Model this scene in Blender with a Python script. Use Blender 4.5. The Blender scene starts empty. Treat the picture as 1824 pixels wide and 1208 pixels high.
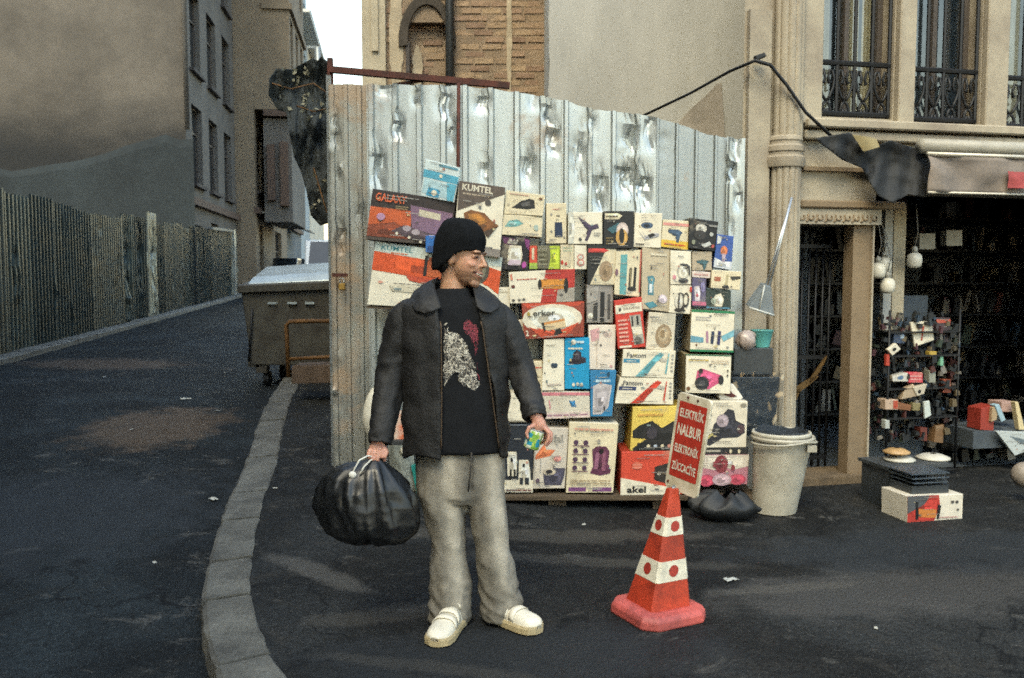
import bpy, bmesh, math, random
from mathutils import Vector, Matrix, noise
random.seed(7)
scene = bpy.context.scene
COLL = scene.collection
R = math.radians

# ------------------------------------------------------------------ camera
FPX, CX, CY, CAMH = 1600.0, 912.0, 604.0, 1.55
PITCH = math.atan(115.0 / 1600.0)
cam_d = bpy.data.cameras.new('camera')
cam = bpy.data.objects.new('camera', cam_d); COLL.objects.link(cam)
cam.location = (0, 0, CAMH)
cam.rotation_euler = (math.pi / 2 - PITCH, 0, 0)
cam_d.sensor_width = 36.0
cam_d.lens = 36.0 * FPX / 1824.0
cam_d.clip_end = 2000
cam_d.dof.use_dof = True
cam_d.dof.focus_distance = 4.6
cam_d.dof.aperture_fstop = 5.0
scene.camera = cam

# ------------------------------------------------------------------ world and sun (overcast daylight)
SUN_EL, SUN_AZ = R(50), math.atan2(-0.36, -0.93)
w = bpy.data.worlds.new('World'); scene.world = w; w.use_nodes = True
wn = w.node_tree.nodes; wl = w.node_tree.links; wn.clear()
sky = wn.new('ShaderNodeTexSky'); sky.sky_type = 'NISHITA'; sky.sun_disc = False
sky.sun_elevation = SUN_EL; sky.sun_rotation = SUN_AZ
sky.air_density = 2.0; sky.dust_density = 1.0; sky.ozone_density = 1.0
bg = wn.new('ShaderNodeBackground'); bg.inputs['Strength'].default_value = 0.15
wo = wn.new('ShaderNodeOutputWorld')
hs_ = wn.new('ShaderNodeHueSaturation'); hs_.inputs['Saturation'].default_value = 0.9     # cloud veil: the blue is washed out
wl.new(sky.outputs[0], hs_.inputs['Color']); wl.new(hs_.outputs[0], bg.inputs['Color']); wl.new(bg.outputs[0], wo.inputs['Surface'])
sun_d = bpy.data.lights.new('sun', 'SUN'); sun_d.energy = 1.5; sun_d.angle = R(30); sun_d.color = (1.0, 0.89, 0.60)
sun = bpy.data.objects.new('sun', sun_d); COLL.objects.link(sun)
sdir = Vector((math.sin(SUN_AZ) * math.cos(SUN_EL), math.cos(SUN_AZ) * math.cos(SUN_EL), math.sin(SUN_EL)))
sun.rotation_euler = sdir.to_track_quat('Z', 'Y').to_euler()
vs = scene.view_settings
vs.view_transform = 'Standard'; vs.look = 'None'; vs.exposure = 1.5; vs.gamma = 1.0
scene.render.engine = 'CYCLES'
scene.cycles.use_denoising = False
scene.cycles.sample_clamp_indirect = 4.0
scene.cycles.use_adaptive_sampling = True; scene.cycles.adaptive_threshold = 0.034; scene.cycles.adaptive_min_samples = 20
scene.cycles.max_bounces = 6
scene.render.film_transparent = False
scene.cycles.filter_width = 1.7

# ------------------------------------------------------------------ helpers
CP, SP = math.cos(PITCH), math.sin(PITCH)
def ray(px, py):
    dx = (px - CX) / FPX; dy = -(py - CY) / FPX
    return Vector((dx, CP + dy * SP, -SP + dy * CP))
def P(px, py, Y):
    d = ray(px, py)
    return Vector((0, 0, CAMH)) + d * (Y / d.y)
def lin(c):
    return c / 12.92 if c <= 0.04045 else ((c + 0.055) / 1.055) ** 2.4
def C(h):
    h = h.lstrip('#')
    return tuple(lin(int(h[i:i + 2], 16) / 255.0) for i in (0, 2, 4))
def sst(a, b, x):
    t = max(0.0, min(1.0, (x - a) / (b - a))); return t * t * (3 - 2 * t)
def lerp(a, b, t): return a + (b - a) * t
def pl(tab, x):
    if x <= tab[0][0]: return tab[0][1]
    for (x0, y0), (x1, y1) in zip(tab, tab[1:]):
        if x <= x1: return lerp(y0, y1, (x - x0) / (x1 - x0))
    return tab[-1][1]
def nz(x, y=0.0, z=0.0): return noise.noise(Vector((x, y, z)))

def tag(o, label=None, cat=None, group=None, kind=None):
    if label: o['label'] = label
    if cat: o['category'] = cat
    if group: o['group'] = group
    if kind: o['kind'] = kind
    return o
def thing(name, loc, label, cat, group=None):
    o = bpy.data.objects.new(name, None); COLL.objects.link(o); o.location = loc
    o.empty_display_size = 0.1
    return tag(o, label, cat, group)
def wloc(o):
    v = Vector((0, 0, 0))
    while o is not None:
        v += o.location; o = o.parent
    return v

class MB:
    """collects geometry for ONE mesh object; per-face material slot and colour"""
    def __init__(s): s.v = []; s.f = []; s.m = []; s.c = []; s.col = (0.8, 0.8, 0.8); s.mi = 0
    def vert(s, p): s.v.append(Vector(p)); return len(s.v) - 1
    def face(s, idx, col=None, mi=None):
        s.f.append(tuple(idx)); s.m.append(s.mi if mi is None else mi); s.c.append(col or s.col)
    def poly(s, pts, col=None, mi=None):
        s.face([s.vert(p) for p in pts], col, mi)
    def hexa(s, a, b, col=None):
        """a: 4 pts, b: 4 opposite pts"""
        i = [s.vert(p) for p in list(a) + list(b)]
        for q in ((0, 1, 2, 3), (7, 6, 5, 4), (0, 4, 5, 1), (1, 5, 6, 2), (2, 6, 7, 3), (3, 7, 4, 0)):
            s.face([i[k] for k in q], col)
    def box(s, x0, x1, y0, y1, z0, z1, col=None, tf=None):
        pts = [Vector(p) for p in ((x0, y0, z0), (x1, y0, z0), (x1, y1, z0), (x0, y1, z0), (x0, y0, z1), (x1, y0, z1), (x1, y1, z1), (x0, y1, z1))]
        if tf: pts = [tf(p) for p in pts]
        s.hexa(pts[:4], pts[4:], col)
    def rings(s, rings, closed=True, cap=True, col=None):
        base = []
        n = len(rings[0])
        for r in rings: base.append([s.vert(p) for p in r])
        for a, b in zip(base, base[1:]):
            for k in range(n if closed else n - 1):
                s.face((a[k], a[(k + 1) % n], b[(k + 1) % n], b[k]), col)
        if cap and closed:
            s.face(list(reversed(base[0])), col); s.face(base[-1], col)
    def tube(s, pts, rad, n=8, col=None, cap=True):
        pts = [Vector(p) for p in pts]
        if not hasattr(rad, '__len__'): rad = [rad] * len(pts)
        rs = []; up = None
        for i, p in enumerate(pts):
            t = (pts[min(i + 1, len(pts) - 1)] - pts[max(i - 1, 0)])
            if t.length < 1e-9: t = Vector((0, 0, 1))
            t.normalize()
            if up is None:
                up = t.orthogonal().normalized()
            up = (up - t * up.dot(t))
            if up.length < 1e-6: up = t.orthogonal()
            up.normalize(); sd = t.cross(up)
            rs.append([p + (up * math.cos(2 * math.pi * k / n) + sd * math.sin(2 * math.pi * k / n)) * rad[i] for k in range(n)])
        s.rings(rs, True, cap, col)
    def lathe(s, prof, c, n=20, col=None, tf=None, cap=True):
        """prof: (r,z) list"""
        rs = []
        for r, z in prof:
            ring = [Vector((c[0] + r * math.cos(2 * math.pi * k / n), c[1] + r * math.sin(2 * math.pi * k / n), c[2] + z)) for k in range(n)]
            if tf: ring = [tf(p) for p in ring]
            rs.append(ring)
        s.rings(rs, True, cap, col)
    def ellip(s, c, rx, ry, rz, tf=None, nu=14, nv=9, col=None):
        c = Vector(c); rs = []
        for j in range(1, nv):
            a = math.pi * j / nv
            rs.append([Vector((c.x + rx * math.sin(a) * math.cos(2 * math.pi * k / nu), c.y + ry * math.sin(a) * math.sin(2 * math.pi * k / nu), c.z - rz * math.cos(a))) for k in range(nu)])
        top = Vector((c.x, c.y, c.z + rz)); bot = Vector((c.x, c.y, c.z - rz))
        if tf: rs = [[tf(p) for p in r] for r in rs]; top = tf(top); bot = tf(bot)
        b0 = len(s.v)
        s.rings(rs, True, False, col)
        ti = s.vert(top); bi = s.vert(bot)
        l0 = b0; l1 = b0 + (nv - 2) * nu
        for k in range(nu):
            s.face((l0 + (k + 1) % nu, l0 + k, bi), col); s.face((l1 + k, l1 + (k + 1) % nu, ti), col)
    def grid(s, fn, nu, nv, col=None):
        idx = [[s.vert(fn(i / nu, j / nv)) for i in range(nu + 1)] for j in range(nv + 1)]
        for j in range(nv):
            for i in range(nu):
                s.face((idx[j][i], idx[j][i + 1], idx[j + 1][i + 1], idx[j + 1][i]), col)
    def mesh(s, name, mats, org, smooth=False):
        me = bpy.data.meshes.new(name)
        me.from_pydata([tuple(v - org) for v in s.v], [], s.f)
        for m in (mats if isinstance(mats, (list, tuple)) else [mats]): me.materials.append(m)
        me.polygons.foreach_set('material_index', s.m)
        at = me.color_attributes.new('Col', 'FLOAT_COLOR', 'CORNER')
        buf = []
        for f, c in zip(s.f, s.c):
            buf.extend([c[0], c[1], c[2], 1.0] * len(f))
        at.data.foreach_set('color', buf)
        if smooth: me.polygons.foreach_set('use_smooth', [True] * len(me.polygons))
        me.update()
        return me
    def build(s, name, mats, parent=None, smooth=False, origin=None):
        if parent is not None: org = wloc(parent)
        elif origin is not None: org = Vector(origin)
        else:
            xs = [v.x for v in s.v]; ys = [v.y for v in s.v]; zs = [v.z for v in s.v]
            org = Vector(((min(xs) + max(xs)) / 2, (min(ys) + max(ys)) / 2, min(zs)))
        o = bpy.data.objects.new(name, s.mesh(name, mats, org, smooth)); COLL.objects.link(o)
        if parent is not None: o.parent = parent
        else: o.location = org
        return o

def fix_normals(o):
    bm = bmesh.new(); bm.from_mesh(o.data); bmesh.ops.recalc_face_normals(bm, faces=bm.faces); bm.to_mesh(o.data); bm.free()
def shade_auto(o, ang=35):
    me = o.data
    bm = bmesh.new(); bm.from_mesh(me)
    for f in bm.faces: f.smooth = True
    lim = R(ang)
    for e in bm.edges:
        if len(e.link_faces) == 2 and e.calc_face_angle(0) > lim: e.smooth = False
    bm.to_mesh(me); bm.free()
def bevel(o, wd=0.003, seg=1, ang=30):
    bm = bmesh.new(); bm.from_mesh(o.data)
    es = [e for e in bm.edges if len(e.link_faces) == 2 and e.calc_face_angle(0) > R(ang)]
    bmesh.ops.bevel(bm, geom=es, offset=wd, segments=seg, affect='EDGES', profile=0.6, clamp_overlap=True)
    bm.to_mesh(o.data); bm.free()
def apply_mods(o):
    dg = bpy.context.evaluated_depsgraph_get(); dg.update()
    me = bpy.data.meshes.new_from_object(o.evaluated_get(dg), preserve_all_data_layers=True, depsgraph=dg)
    old = o.data; o.modifiers.clear(); o.data = me
    bpy.data.meshes.remove(old)
def solidify(o, th, off=-1):
    m = o.modifiers.new('s', 'SOLIDIFY'); m.thickness = th; m.offset = off
def remesh(o, vox, it=4, fac=0.5):
    m = o.modifiers.new('r', 'REMESH'); m.mode = 'VOXEL'; m.voxel_size = vox; m.use_smooth_shade = True
    m = o.modifiers.new('s', 'SMOOTH'); m.factor = fac; m.iterations = it
    apply_mods(o)
def set_colors(o, fn):
    me = o.data
    at = me.color_attributes.get('Col')
    if at: me.color_attributes.remove(at)
    at = me.color_attributes.new('Col', 'FLOAT_COLOR', 'POINT')
    ow = wloc(o)
    for i, v in enumerate(me.vertices):
        c = fn(v.co + ow, v.normal); at.data[i].color = (c[0], c[1], c[2], 1)

# ------------------------------------------------------------------ materials
def newmat(name):
    m = bpy.data.materials.new(name); m.use_nodes = True
    nt = m.node_tree; b = nt.nodes['Principled BSDF']
    return m, nt, b
def nd(nt, t, **k):
    n = nt.nodes.new(t)
    for a, v in k.items(): setattr(n, a, v)
    return n
def noise_n(nt, vec, scale, detail=4, rough=0.55, dist=0.0):
    n = nd(nt, 'ShaderNodeTexNoise'); n.inputs['Scale'].default_value = scale; n.inputs['Detail'].default_value = detail
    n.inputs['Roughness'].default_value = rough; n.inputs['Distortion'].default_value = dist
    if vec is not None: nt.links.new(vec, n.inputs['Vector'])
    return n.outputs['Fac']
def ramp(nt, fac, stops):
    n = nd(nt, 'ShaderNodeValToRGB'); e = n.color_ramp.elements
    while len(e) < len(stops): e.new(0.5)
    for k, (p, c) in enumerate(stops):
        e[k].position = p
        e[k].color = (c, c, c, 1) if not hasattr(c, '__len__') else (c[0], c[1], c[2], 1)
    nt.links.new(fac, n.inputs['Fac']); return n.outputs['Color']
def mix(nt, fac, a, b, mode='MIX'):
    n = nd(nt, 'ShaderNodeMix', data_type='RGBA', blend_type=mode)
    for sock, v in ((n.inputs[0], fac), (n.inputs[6], a), (n.inputs[7], b)):
        if hasattr(v, 'is_linked'): nt.links.new(v, sock)
        elif hasattr(v, '__len__'): sock.default_value = (v[0], v[1], v[2], 1)
        else: sock.default_value = v if sock.type == 'VALUE' else (v, v, v, 1)
    return n.outputs[2]
def vmap(nt, scale=(1, 1, 1), kind='Object', rot=(0, 0, 0)):
    t = nd(nt, 'ShaderNodeTexCoord'); mp = nd(nt, 'ShaderNodeMapping'); mp.inputs['Scale'].default_value = scale; mp.inputs['Rotation'].default_value = rot
    if kind == 'World':
        g = nd(nt, 'ShaderNodeNewGeometry'); nt.links.new(g.outputs['Position'], mp.inputs['Vector'])
    else: nt.links.new(t.outputs[kind], mp.inputs['Vector'])
    return mp.outputs[0]
def bump(nt, b, h, strength=0.3, dist=0.01):
    n = nd(nt, 'ShaderNodeBump'); n.inputs['Strength'].default_value = strength; n.inputs['Distance'].default_value = dist
    nt.links.new(h, n.inputs['Height']); nt.links.new(n.outputs[0], b.inputs['Normal'])
def mat(name, col, rough=0.6, metal=0.0, var=0.25, scale=6, col2=None, bmp=0.0, bscale=30, bdist=0.004, spec=0.5, stretch=(1, 1, 1), attr=False, rvar=0.0, kind='Object', coat=0.0, sheen=0.0):
    """attr: base colour comes from the mesh's colour attribute, then gets the same uneven wear"""
    m, nt, b = newmat(name)
    v = vmap(nt, stretch, kind)
    f = noise_n(nt, v, scale, 5, 0.6)
    if attr:
        a = nd(nt, 'ShaderNodeAttribute', attribute_name='Col')
        g = ramp(nt, f, [(0.25, 1 - var), (0.75, 1.0)])
        col_s = mix(nt, 1.0, a.outputs['Color'], g, 'MULTIPLY')
        if col2 is not None:
            f2 = noise_n(nt, v, scale * 0.6, 6, 0.65)
            col_s = mix(nt, ramp(nt, f2, [(0.58, 0.0), (0.72, 0.55)]), col_s, col2)
    else:
        c = Vector(col)
        c2 = Vector(col2) if col2 is not None else c * (1 - var)
        col_s = ramp(nt, f, [(0.3, tuple(c2)), (0.62, tuple(c))])
        f3 = noise_n(nt, v, scale * 7, 3, 0.7)
        col_s = mix(nt, 1.0, col_s, ramp(nt, f3, [(0.3, 1 - var * 0.5), (0.7, 1.0)]), 'MULTIPLY')
    nt.links.new(col_s, b.inputs['Base Color'])
    b.inputs['Roughness'].default_value = rough; b.inputs['Metallic'].default_value = metal
    b.inputs['Specular IOR Level'].default_value = spec
    if rvar > 0:
        rr = nd(nt, 'ShaderNodeMapRange'); nt.links.new(f, rr.inputs[0]); rr.inputs[1].default_value = 0.3; rr.inputs[2].default_value = 0.7
        rr.inputs[3].default_value = max(0.05, rough - rvar); rr.inputs[4].default_value = min(1, rough + rvar); nt.links.new(rr.outputs[0], b.inputs['Roughness'])
    if bmp > 0: bump(nt, b, noise_n(nt, v, bscale, 5, 0.6), bmp, bdist)
    if coat: b.inputs['Coat Weight'].default_value = coat
    if sheen: b.inputs['Sheen Weight'].default_value = sheen
    return m

def asphalt(name, base, warm):
    m, nt, b = newmat(name)
    v = vmap(nt, (1, 1, 1), 'World')
    big = noise_n(nt, v, 0.8, 6, 0.62, 0.8)
    mid = noise_n(nt, v, 3.6, 8, 0.7, 0.6)
    fine = noise_n(nt, v, 38, 5, 0.8)
    grit = noise_n(nt, v, 150, 2, 0.8)
    vor = nd(nt, 'ShaderNodeTexVoronoi'); vor.inputs['Scale'].default_value = 70; nt.links.new(v, vor.inputs['Vector'])
    c = ramp(nt, big, [(0.34, tuple(Vector(base) * 0.45)), (0.5, base), (0.64, tuple(Vector(base) * 1.9))])
    c = mix(nt, ramp(nt, mid, [(0.53, 0.0), (0.66, 0.6)]), c, warm)
    v2 = vmap(nt, (1.2, 1.9, 1), 'World', (0, 0, 0.9))          # scuffed pale streaks
    st = noise_n(nt, v2, 2.3, 9, 0.76, 0.5)
    c = mix(nt, ramp(nt, st, [(0.575, 0.0), (0.66, 0.6)]), c, (0.10, 0.096, 0.086))
    v3 = vmap(nt, (1.7, 1.0, 1), 'World', (0, 0, -0.6))
    s3 = noise_n(nt, v3, 2.1, 9, 0.8, 0.9)
    c = mix(nt, ramp(nt, s3, [(0.36, 0.75), (0.42, 0.0)]), c, tuple(Vector(base) * 0.32))
    c = mix(nt, 1.0, c, ramp(nt, fine, [(0.32, 0.3), (0.68, 1.7)]), 'MULTIPLY')
    c = mix(nt, ramp(nt, grit, [(0.63, 0.0), (0.70, 0.6)]), c, (0.15, 0.147, 0.14))
    vd = nd(nt, 'ShaderNodeVectorMath', operation='ADD'); wn_ = nd(nt, 'ShaderNodeTexNoise'); wn_.inputs['Scale'].default_value = 2.0; wn_.inputs['Detail'].default_value = 6; nt.links.new(v, wn_.inputs['Vector'])
    nt.links.new(v, vd.inputs[0]); nt.links.new(wn_.outputs['Color'], vd.inputs[1])
    ve = nd(nt, 'ShaderNodeTexVoronoi', feature='DISTANCE_TO_EDGE'); ve.inputs['Scale'].default_value = 0.75; nt.links.new(vd.outputs[0], ve.inputs['Vector'])
    crk = ramp(nt, ve.outputs['Distance'], [(0.0, 1.0), (0.014, 0.0)])
    c = mix(nt, crk, c, (0.004, 0.005, 0.006))
    nt.links.new(c, b.inputs['Base Color'])
    rr = nd(nt, 'ShaderNodeMapRange'); nt.links.new(mid, rr.inputs[0]); rr.inputs[1].default_value = 0.3; rr.inputs[2].default_value = 0.7
    rr.inputs[3].default_value = 0.55; rr.inputs[4].default_value = 0.9; nt.links.new(rr.outputs[0], b.inputs['Roughness'])
    b.inputs['Specular IOR Level'].default_value = 0.16
    h = mix(nt, 0.5, fine, vor.outputs['Distance'])
    bump(nt, b, h, 1.0, 0.014)
    return m
def tone_patches(m, spots):
    """patches of another tone with a place of their own: (x, y, rx, ry, angle, colour, strength)"""
    nt = m.node_tree; b = nt.nodes['Principled BSDF']
    src = b.inputs['Base Color'].links[0].from_socket
    g = nd(nt, 'ShaderNodeNewGeometry')
    wob = nd(nt, 'ShaderNodeTexNoise'); wob.inputs['Scale'].default_value = 4.0; wob.inputs['Detail'].default_value = 9; wob.inputs['Roughness'].default_value = 0.72
    nt.links.new(g.outputs['Position'], wob.inputs['Vector'])
    for (x, y, rx, ry, an, col, k) in spots:
        mp = nd(nt, 'ShaderNodeMapping', vector_type='TEXTURE')
        mp.inputs['Location'].default_value = (x, y, 0); mp.inputs['Rotation'].default_value = (0, 0, an); mp.inputs['Scale'].default_value = (rx, ry, 1e4)
        nt.links.new(g.outputs['Position'], mp.inputs['Vector'])
        ln = nd(nt, 'ShaderNodeVectorMath', operation='LENGTH'); nt.links.new(mp.outputs[0], ln.inputs[0])
        ad = nd(nt, 'ShaderNodeMath', operation='MULTIPLY_ADD'); nt.links.new(wob.outputs['Fac'], ad.inputs[0]); ad.inputs[1].default_value = 2.0
        nt.links.new(ln.outputs['Value'], ad.inputs[2])
        mr = nd(nt, 'ShaderNodeMapRange'); nt.links.new(ad.outputs[0], mr.inputs[0]); mr.inputs[1].default_value = 1.55; mr.inputs[2].default_value = 1.95
        mr.inputs[3].default_value = k; mr.inputs[4].default_value = 0.0
        src = mix(nt, mr.outputs[0], src, col)
    nt.links.new(src, b.inputs['Base Color'])
    return m

def galvanised(name, base, rough, rust=0.0, dark=0.6):
    m, nt, b = newmat(name)
    v = vmap(nt, (1, 1, 1), 'World')
    vs_ = vmap(nt, (9, 9, 0.8), 'World')
    n1 = noise_n(nt, v, 2.5, 6, 0.65, 0.4); n2 = noise_n(nt, vs_, 2.0, 5, 0.6); n3 = noise_n(nt, v, 55, 3, 0.6)
    c = ramp(nt, n1, [(0.3, tuple(Vector(base) * dark)), (0.65, base)])
    c = mix(nt, 1.0, c, ramp(nt, n2, [(0.3, 0.86), (0.65, 1.0)]), 'MULTIPLY')
    met = 0.7
    if rust > 0:
        n4 = noise_n(nt, v, 1.7, 7, 0.7, 0.5)
        rf = ramp(nt, n4, [(0.62 - rust * 0.2, 0.0), (0.74 - rust * 0.2, 0.8)])
        c = mix(nt, rf, c, (0.30, 0.21, 0.13))
        mm = nd(nt, 'ShaderNodeMapRange'); nt.links.new(rf, mm.inputs[0]); mm.inputs[3].default_value = met; mm.inputs[4].default_value = 0.05
        nt.links.new(mm.outputs[0], b.inputs['Metallic'])
    else: b.inputs['Metallic'].default_value = met
    nt.links.new(c, b.inputs['Base Color'])
    rr = nd(nt, 'ShaderNodeMapRange'); nt.links.new(n1, rr.inputs[0]); rr.inputs[1].default_value = 0.3; rr.inputs[2].default_value = 0.7
    rr.inputs[3].default_value = rough - 0.08; rr.inputs[4].default_value = rough + 0.12; nt.links.new(rr.outputs[0], b.inputs['Roughness'])
    bump(nt, b, n3, 0.12, 0.004)
    return m

def glass(name, tint=(0.8, 0.85, 0.85), gloss=0.14):
    m = bpy.data.materials.new(name); m.use_nodes = True; nt = m.node_tree; nt.nodes.clear()
    o = nd(nt, 'ShaderNodeOutputMaterial'); mx = nd(nt, 'ShaderNodeMixShader'); t = nd(nt, 'ShaderNodeBsdfTransparent'); g = nd(nt, 'ShaderNodeBsdfGlossy')
    t.inputs[0].default_value = (*tint, 1); g.inputs['Roughness'].default_value = 0.06
    n = noise_n(nt, vmap(nt), 4, 3); mr = nd(nt, 'ShaderNodeMapRange'); nt.links.new(n, mr.inputs[0]); mr.inputs[3].default_value = gloss * 0.6; mr.inputs[4].default_value = gloss * 1.4
    nt.links.new(mr.outputs[0], mx.inputs[0]); nt.links.new(t.outputs[0], mx.inputs[1]); nt.links.new(g.outputs[0], mx.inputs[2]); nt.links.new(mx.outputs[0], o.inputs['Surface'])
    return m

# ------------------------------------------------------------------ flat lettering (built-in font), cached as outlines
_texts = {}
def text_faces(s, bold=0.0):
    key = (s, bold)
    if key in _texts: return _texts[key]
    cu = bpy.data.curves.new('t', 'FONT'); cu.body = s; cu.resolution_u = 2; cu.offset = bold; cu.fill_mode = 'FRONT'
    o = bpy.data.objects.new('t', cu); COLL.objects.link(o)
    dg = bpy.context.evaluated_depsgraph_get()
    me = bpy.data.meshes.new_from_object(o.evaluated_get(dg))
    vs_ = [(v.co.x, v.co.y) for v in me.vertices]; fs = [tuple(p.vertices) for p in me.polygons]
    bpy.data.objects.remove(o); bpy.data.curves.remove(cu); bpy.data.meshes.remove(me)
    xs = [v[0] for v in vs_]; ys = [v[1] for v in vs_]
    x0, x1, y0, y1 = min(xs), max(xs), min(ys), max(ys)
    vs_ = [((x - x0) / (x1 - x0), (y1 - y) / (y1 - y0)) for x, y in vs_]
    _texts[key] = (vs_, fs); return _texts[key]
for _t, _b in (('GALAXY', .02), ('KUMTEL', .02), ('erkor', .02), ('Fantom', .02), ('tefal', .01), ('akel', .03), ('ELEKTRİK', .022), ('NALBUR', .022), ('ELEKTRONİK', .022),
               ('ZÜCCACİYE', .022), ('2', .02)):
    text_faces(_t, _b)
# ================================================================== THE SETTING
SD = Vector((-0.139, 0.990, 0)).normalized()       # direction of the side street, uphill
SN = Vector((SD.y, -SD.x, 0))                       # to its right
RT = [(-1e3, -0.1), (4.5, -0.1), (6.0, 0.05), (8.0, 0.20), (10.0, 0.30), (13.6, 0.34), (33.0, 0.73), (400.0, 6.0)]
def road_z(x, y):
    s = SD.x * x + SD.y * y
    h = 0.5 * (pl(RT, s - 0.5) + pl(RT, s + 0.5))
    k = 1 - sst(0.2, 3.5, x)
    return lerp(-0.1, h, k)
def pave_z(x, y):
    s = SD.x * x + SD.y * y
    h = 0.5 * (pl(RT, s - 0.5) + pl(RT, s + 0.5)) + 0.1
    k = 1 - sst(-1.0, 0.7, x)
    return lerp(0.0, h, k) + 0.006 * nz(x * 0.9, y * 0.9)
CURB = [(9.0, 2.3), (2.5, 2.35), (0.55, 2.5), (-0.32, 2.8), (-0.74, 3.15), (-0.96, 3.5), (-1.19, 4.0), (-1.37, 4.6), (-1.50, 5.2), (-1.61, 5.8), (-1.70, 6.4), (-1.86, 7.2), (-2.10, 8.4), (-2.4, 10.4), (-3.2, 16.0), (-6.6, 40.0), (-14.0, 93.0)]
CURB = [Vector((a, b, 0)) for a, b in CURB]
def resample(pts, step):
    out = [pts[0].copy()]; acc = 0
    for a, b in zip(pts, pts[1:]):
        L = (b - a).length; d = 0
        while acc + (L - d) >= step:
            d += step - acc; acc = 0; out.append(a.lerp(b, d / L))
        acc += L - d
    return out
CS = resample(CURB, 0.1)
for _ in range(6): CS = [CS[0]] + [(a + b * 2 + c) / 4 for a, b, c in zip(CS, CS[1:], CS[2:])] + [CS[-1]]

M_ROAD = asphalt('asphalt_road', (0.0085, 0.0115, 0.0130), (0.0190, 0.0195, 0.0185))
tone_patches(M_ROAD, [(-3.15, 7.9, 0.75, 1.0, 0.2, (0.095, 0.068, 0.046), 0.75), (-5.6, 12.2, 1.5, 0.8, -0.2, (0.085, 0.062, 0.045), 0.7),
                       (-2.9, 5.6, 1.4, 1.1, 0.3, (0.024, 0.028, 0.032), 0.7)])
M_PAVE = asphalt('asphalt_pavement', (0.0105, 0.0115, 0.0118), (0.032, 0.030, 0.0265))
tone_patches(M_PAVE, [(0.0, 3.55, 1.05, 0.42, 0.1, (0.020, 0.023, 0.026), 0.75), (1.9, 4.3, 1.3, 0.42, 0.12, (0.065, 0.063, 0.060), 0.55),
                       (-1.0, 4.5, 0.5, 0.10, -0.7, (0.10, 0.095, 0.085), 0.5),
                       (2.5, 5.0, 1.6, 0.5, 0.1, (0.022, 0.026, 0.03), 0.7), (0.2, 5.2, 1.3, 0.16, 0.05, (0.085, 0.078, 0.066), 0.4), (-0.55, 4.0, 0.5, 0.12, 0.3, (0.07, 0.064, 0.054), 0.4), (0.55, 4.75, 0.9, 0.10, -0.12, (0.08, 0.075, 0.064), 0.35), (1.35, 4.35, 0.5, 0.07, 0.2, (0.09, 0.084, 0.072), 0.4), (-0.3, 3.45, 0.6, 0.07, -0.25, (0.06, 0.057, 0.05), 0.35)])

# road: one sheet to the horizon
def axis(a, b, c, d, f, e):
    out = []; x = a
    while x < d:
        out.append(x)
        x += f if b <= x < c else (e if (b - 12 <= x < c + 12) else e * 8)
    out.append(d); return out
xs = axis(-320, -12, 6, 320, 0.3, 2.0); ys = axis(-60, -2, 40, 600, 0.3, 2.0)
mb = MB()
ii = [[mb.vert((x, y, road_z(x, y) + (0.012 * nz(x * 0.7, y * 0.7) if abs(x) < 14 and y < 40 else 0))) for x in xs] for y in ys]
for j in range(len(ys) - 1):
    for i in range(len(xs) - 1): mb.face((ii[j][i], ii[j][i + 1], ii[j + 1][i + 1], ii[j + 1][i]))
tag(mb.build('road', M_ROAD, smooth=True, origin=(0, 0, 0)), kind='structure')

# raised pavement right of the kerb
def curb_n(i):
    a = CS[max(0, i - 1)]; b = CS[min(len(CS) - 1, i + 1)]; t = (b - a).normalized()
    return Vector((t.y, -t.x, 0))          # to the right when walking uphill
mb = MB(); rows = []
for i in range(0, len(CS)):
    p = CS[i]; n = curb_n(i)
    rows.append((p, n))
def pave_row(y, xl):
    xs_ = [xl + t * t * (26 - xl) for t in [k / 46 for k in range(47)]]
    return [mb.vert((x, y, pave_z(x, y))) for x in xs_]
def curb_x_at(y):
    best = None
    for a, b in zip(CS, CS[1:]):
        if (a.y - y) * (b.y - y) <= 0 and abs(b.y - a.y) > 1e-6:
            x = a.x + (b.x - a.x) * (y - a.y) / (b.y - a.y)
            if best is None or x < best: best = x
    return best if best is not None else 0
prev = None; y = 2.45
while y < 60:
    r = pave_row(y, curb_x_at(y) - 0.02)
    if prev:
        for k in range(46): mb.face((prev[k], prev[k + 1], r[k + 1], r[k]))
    prev = r; y += 0.15 if y < 8 else 1.0
tag(mb.build('pavement', M_PAVE, smooth=True, origin=(0, 0, 0)), kind='structure')

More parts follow.
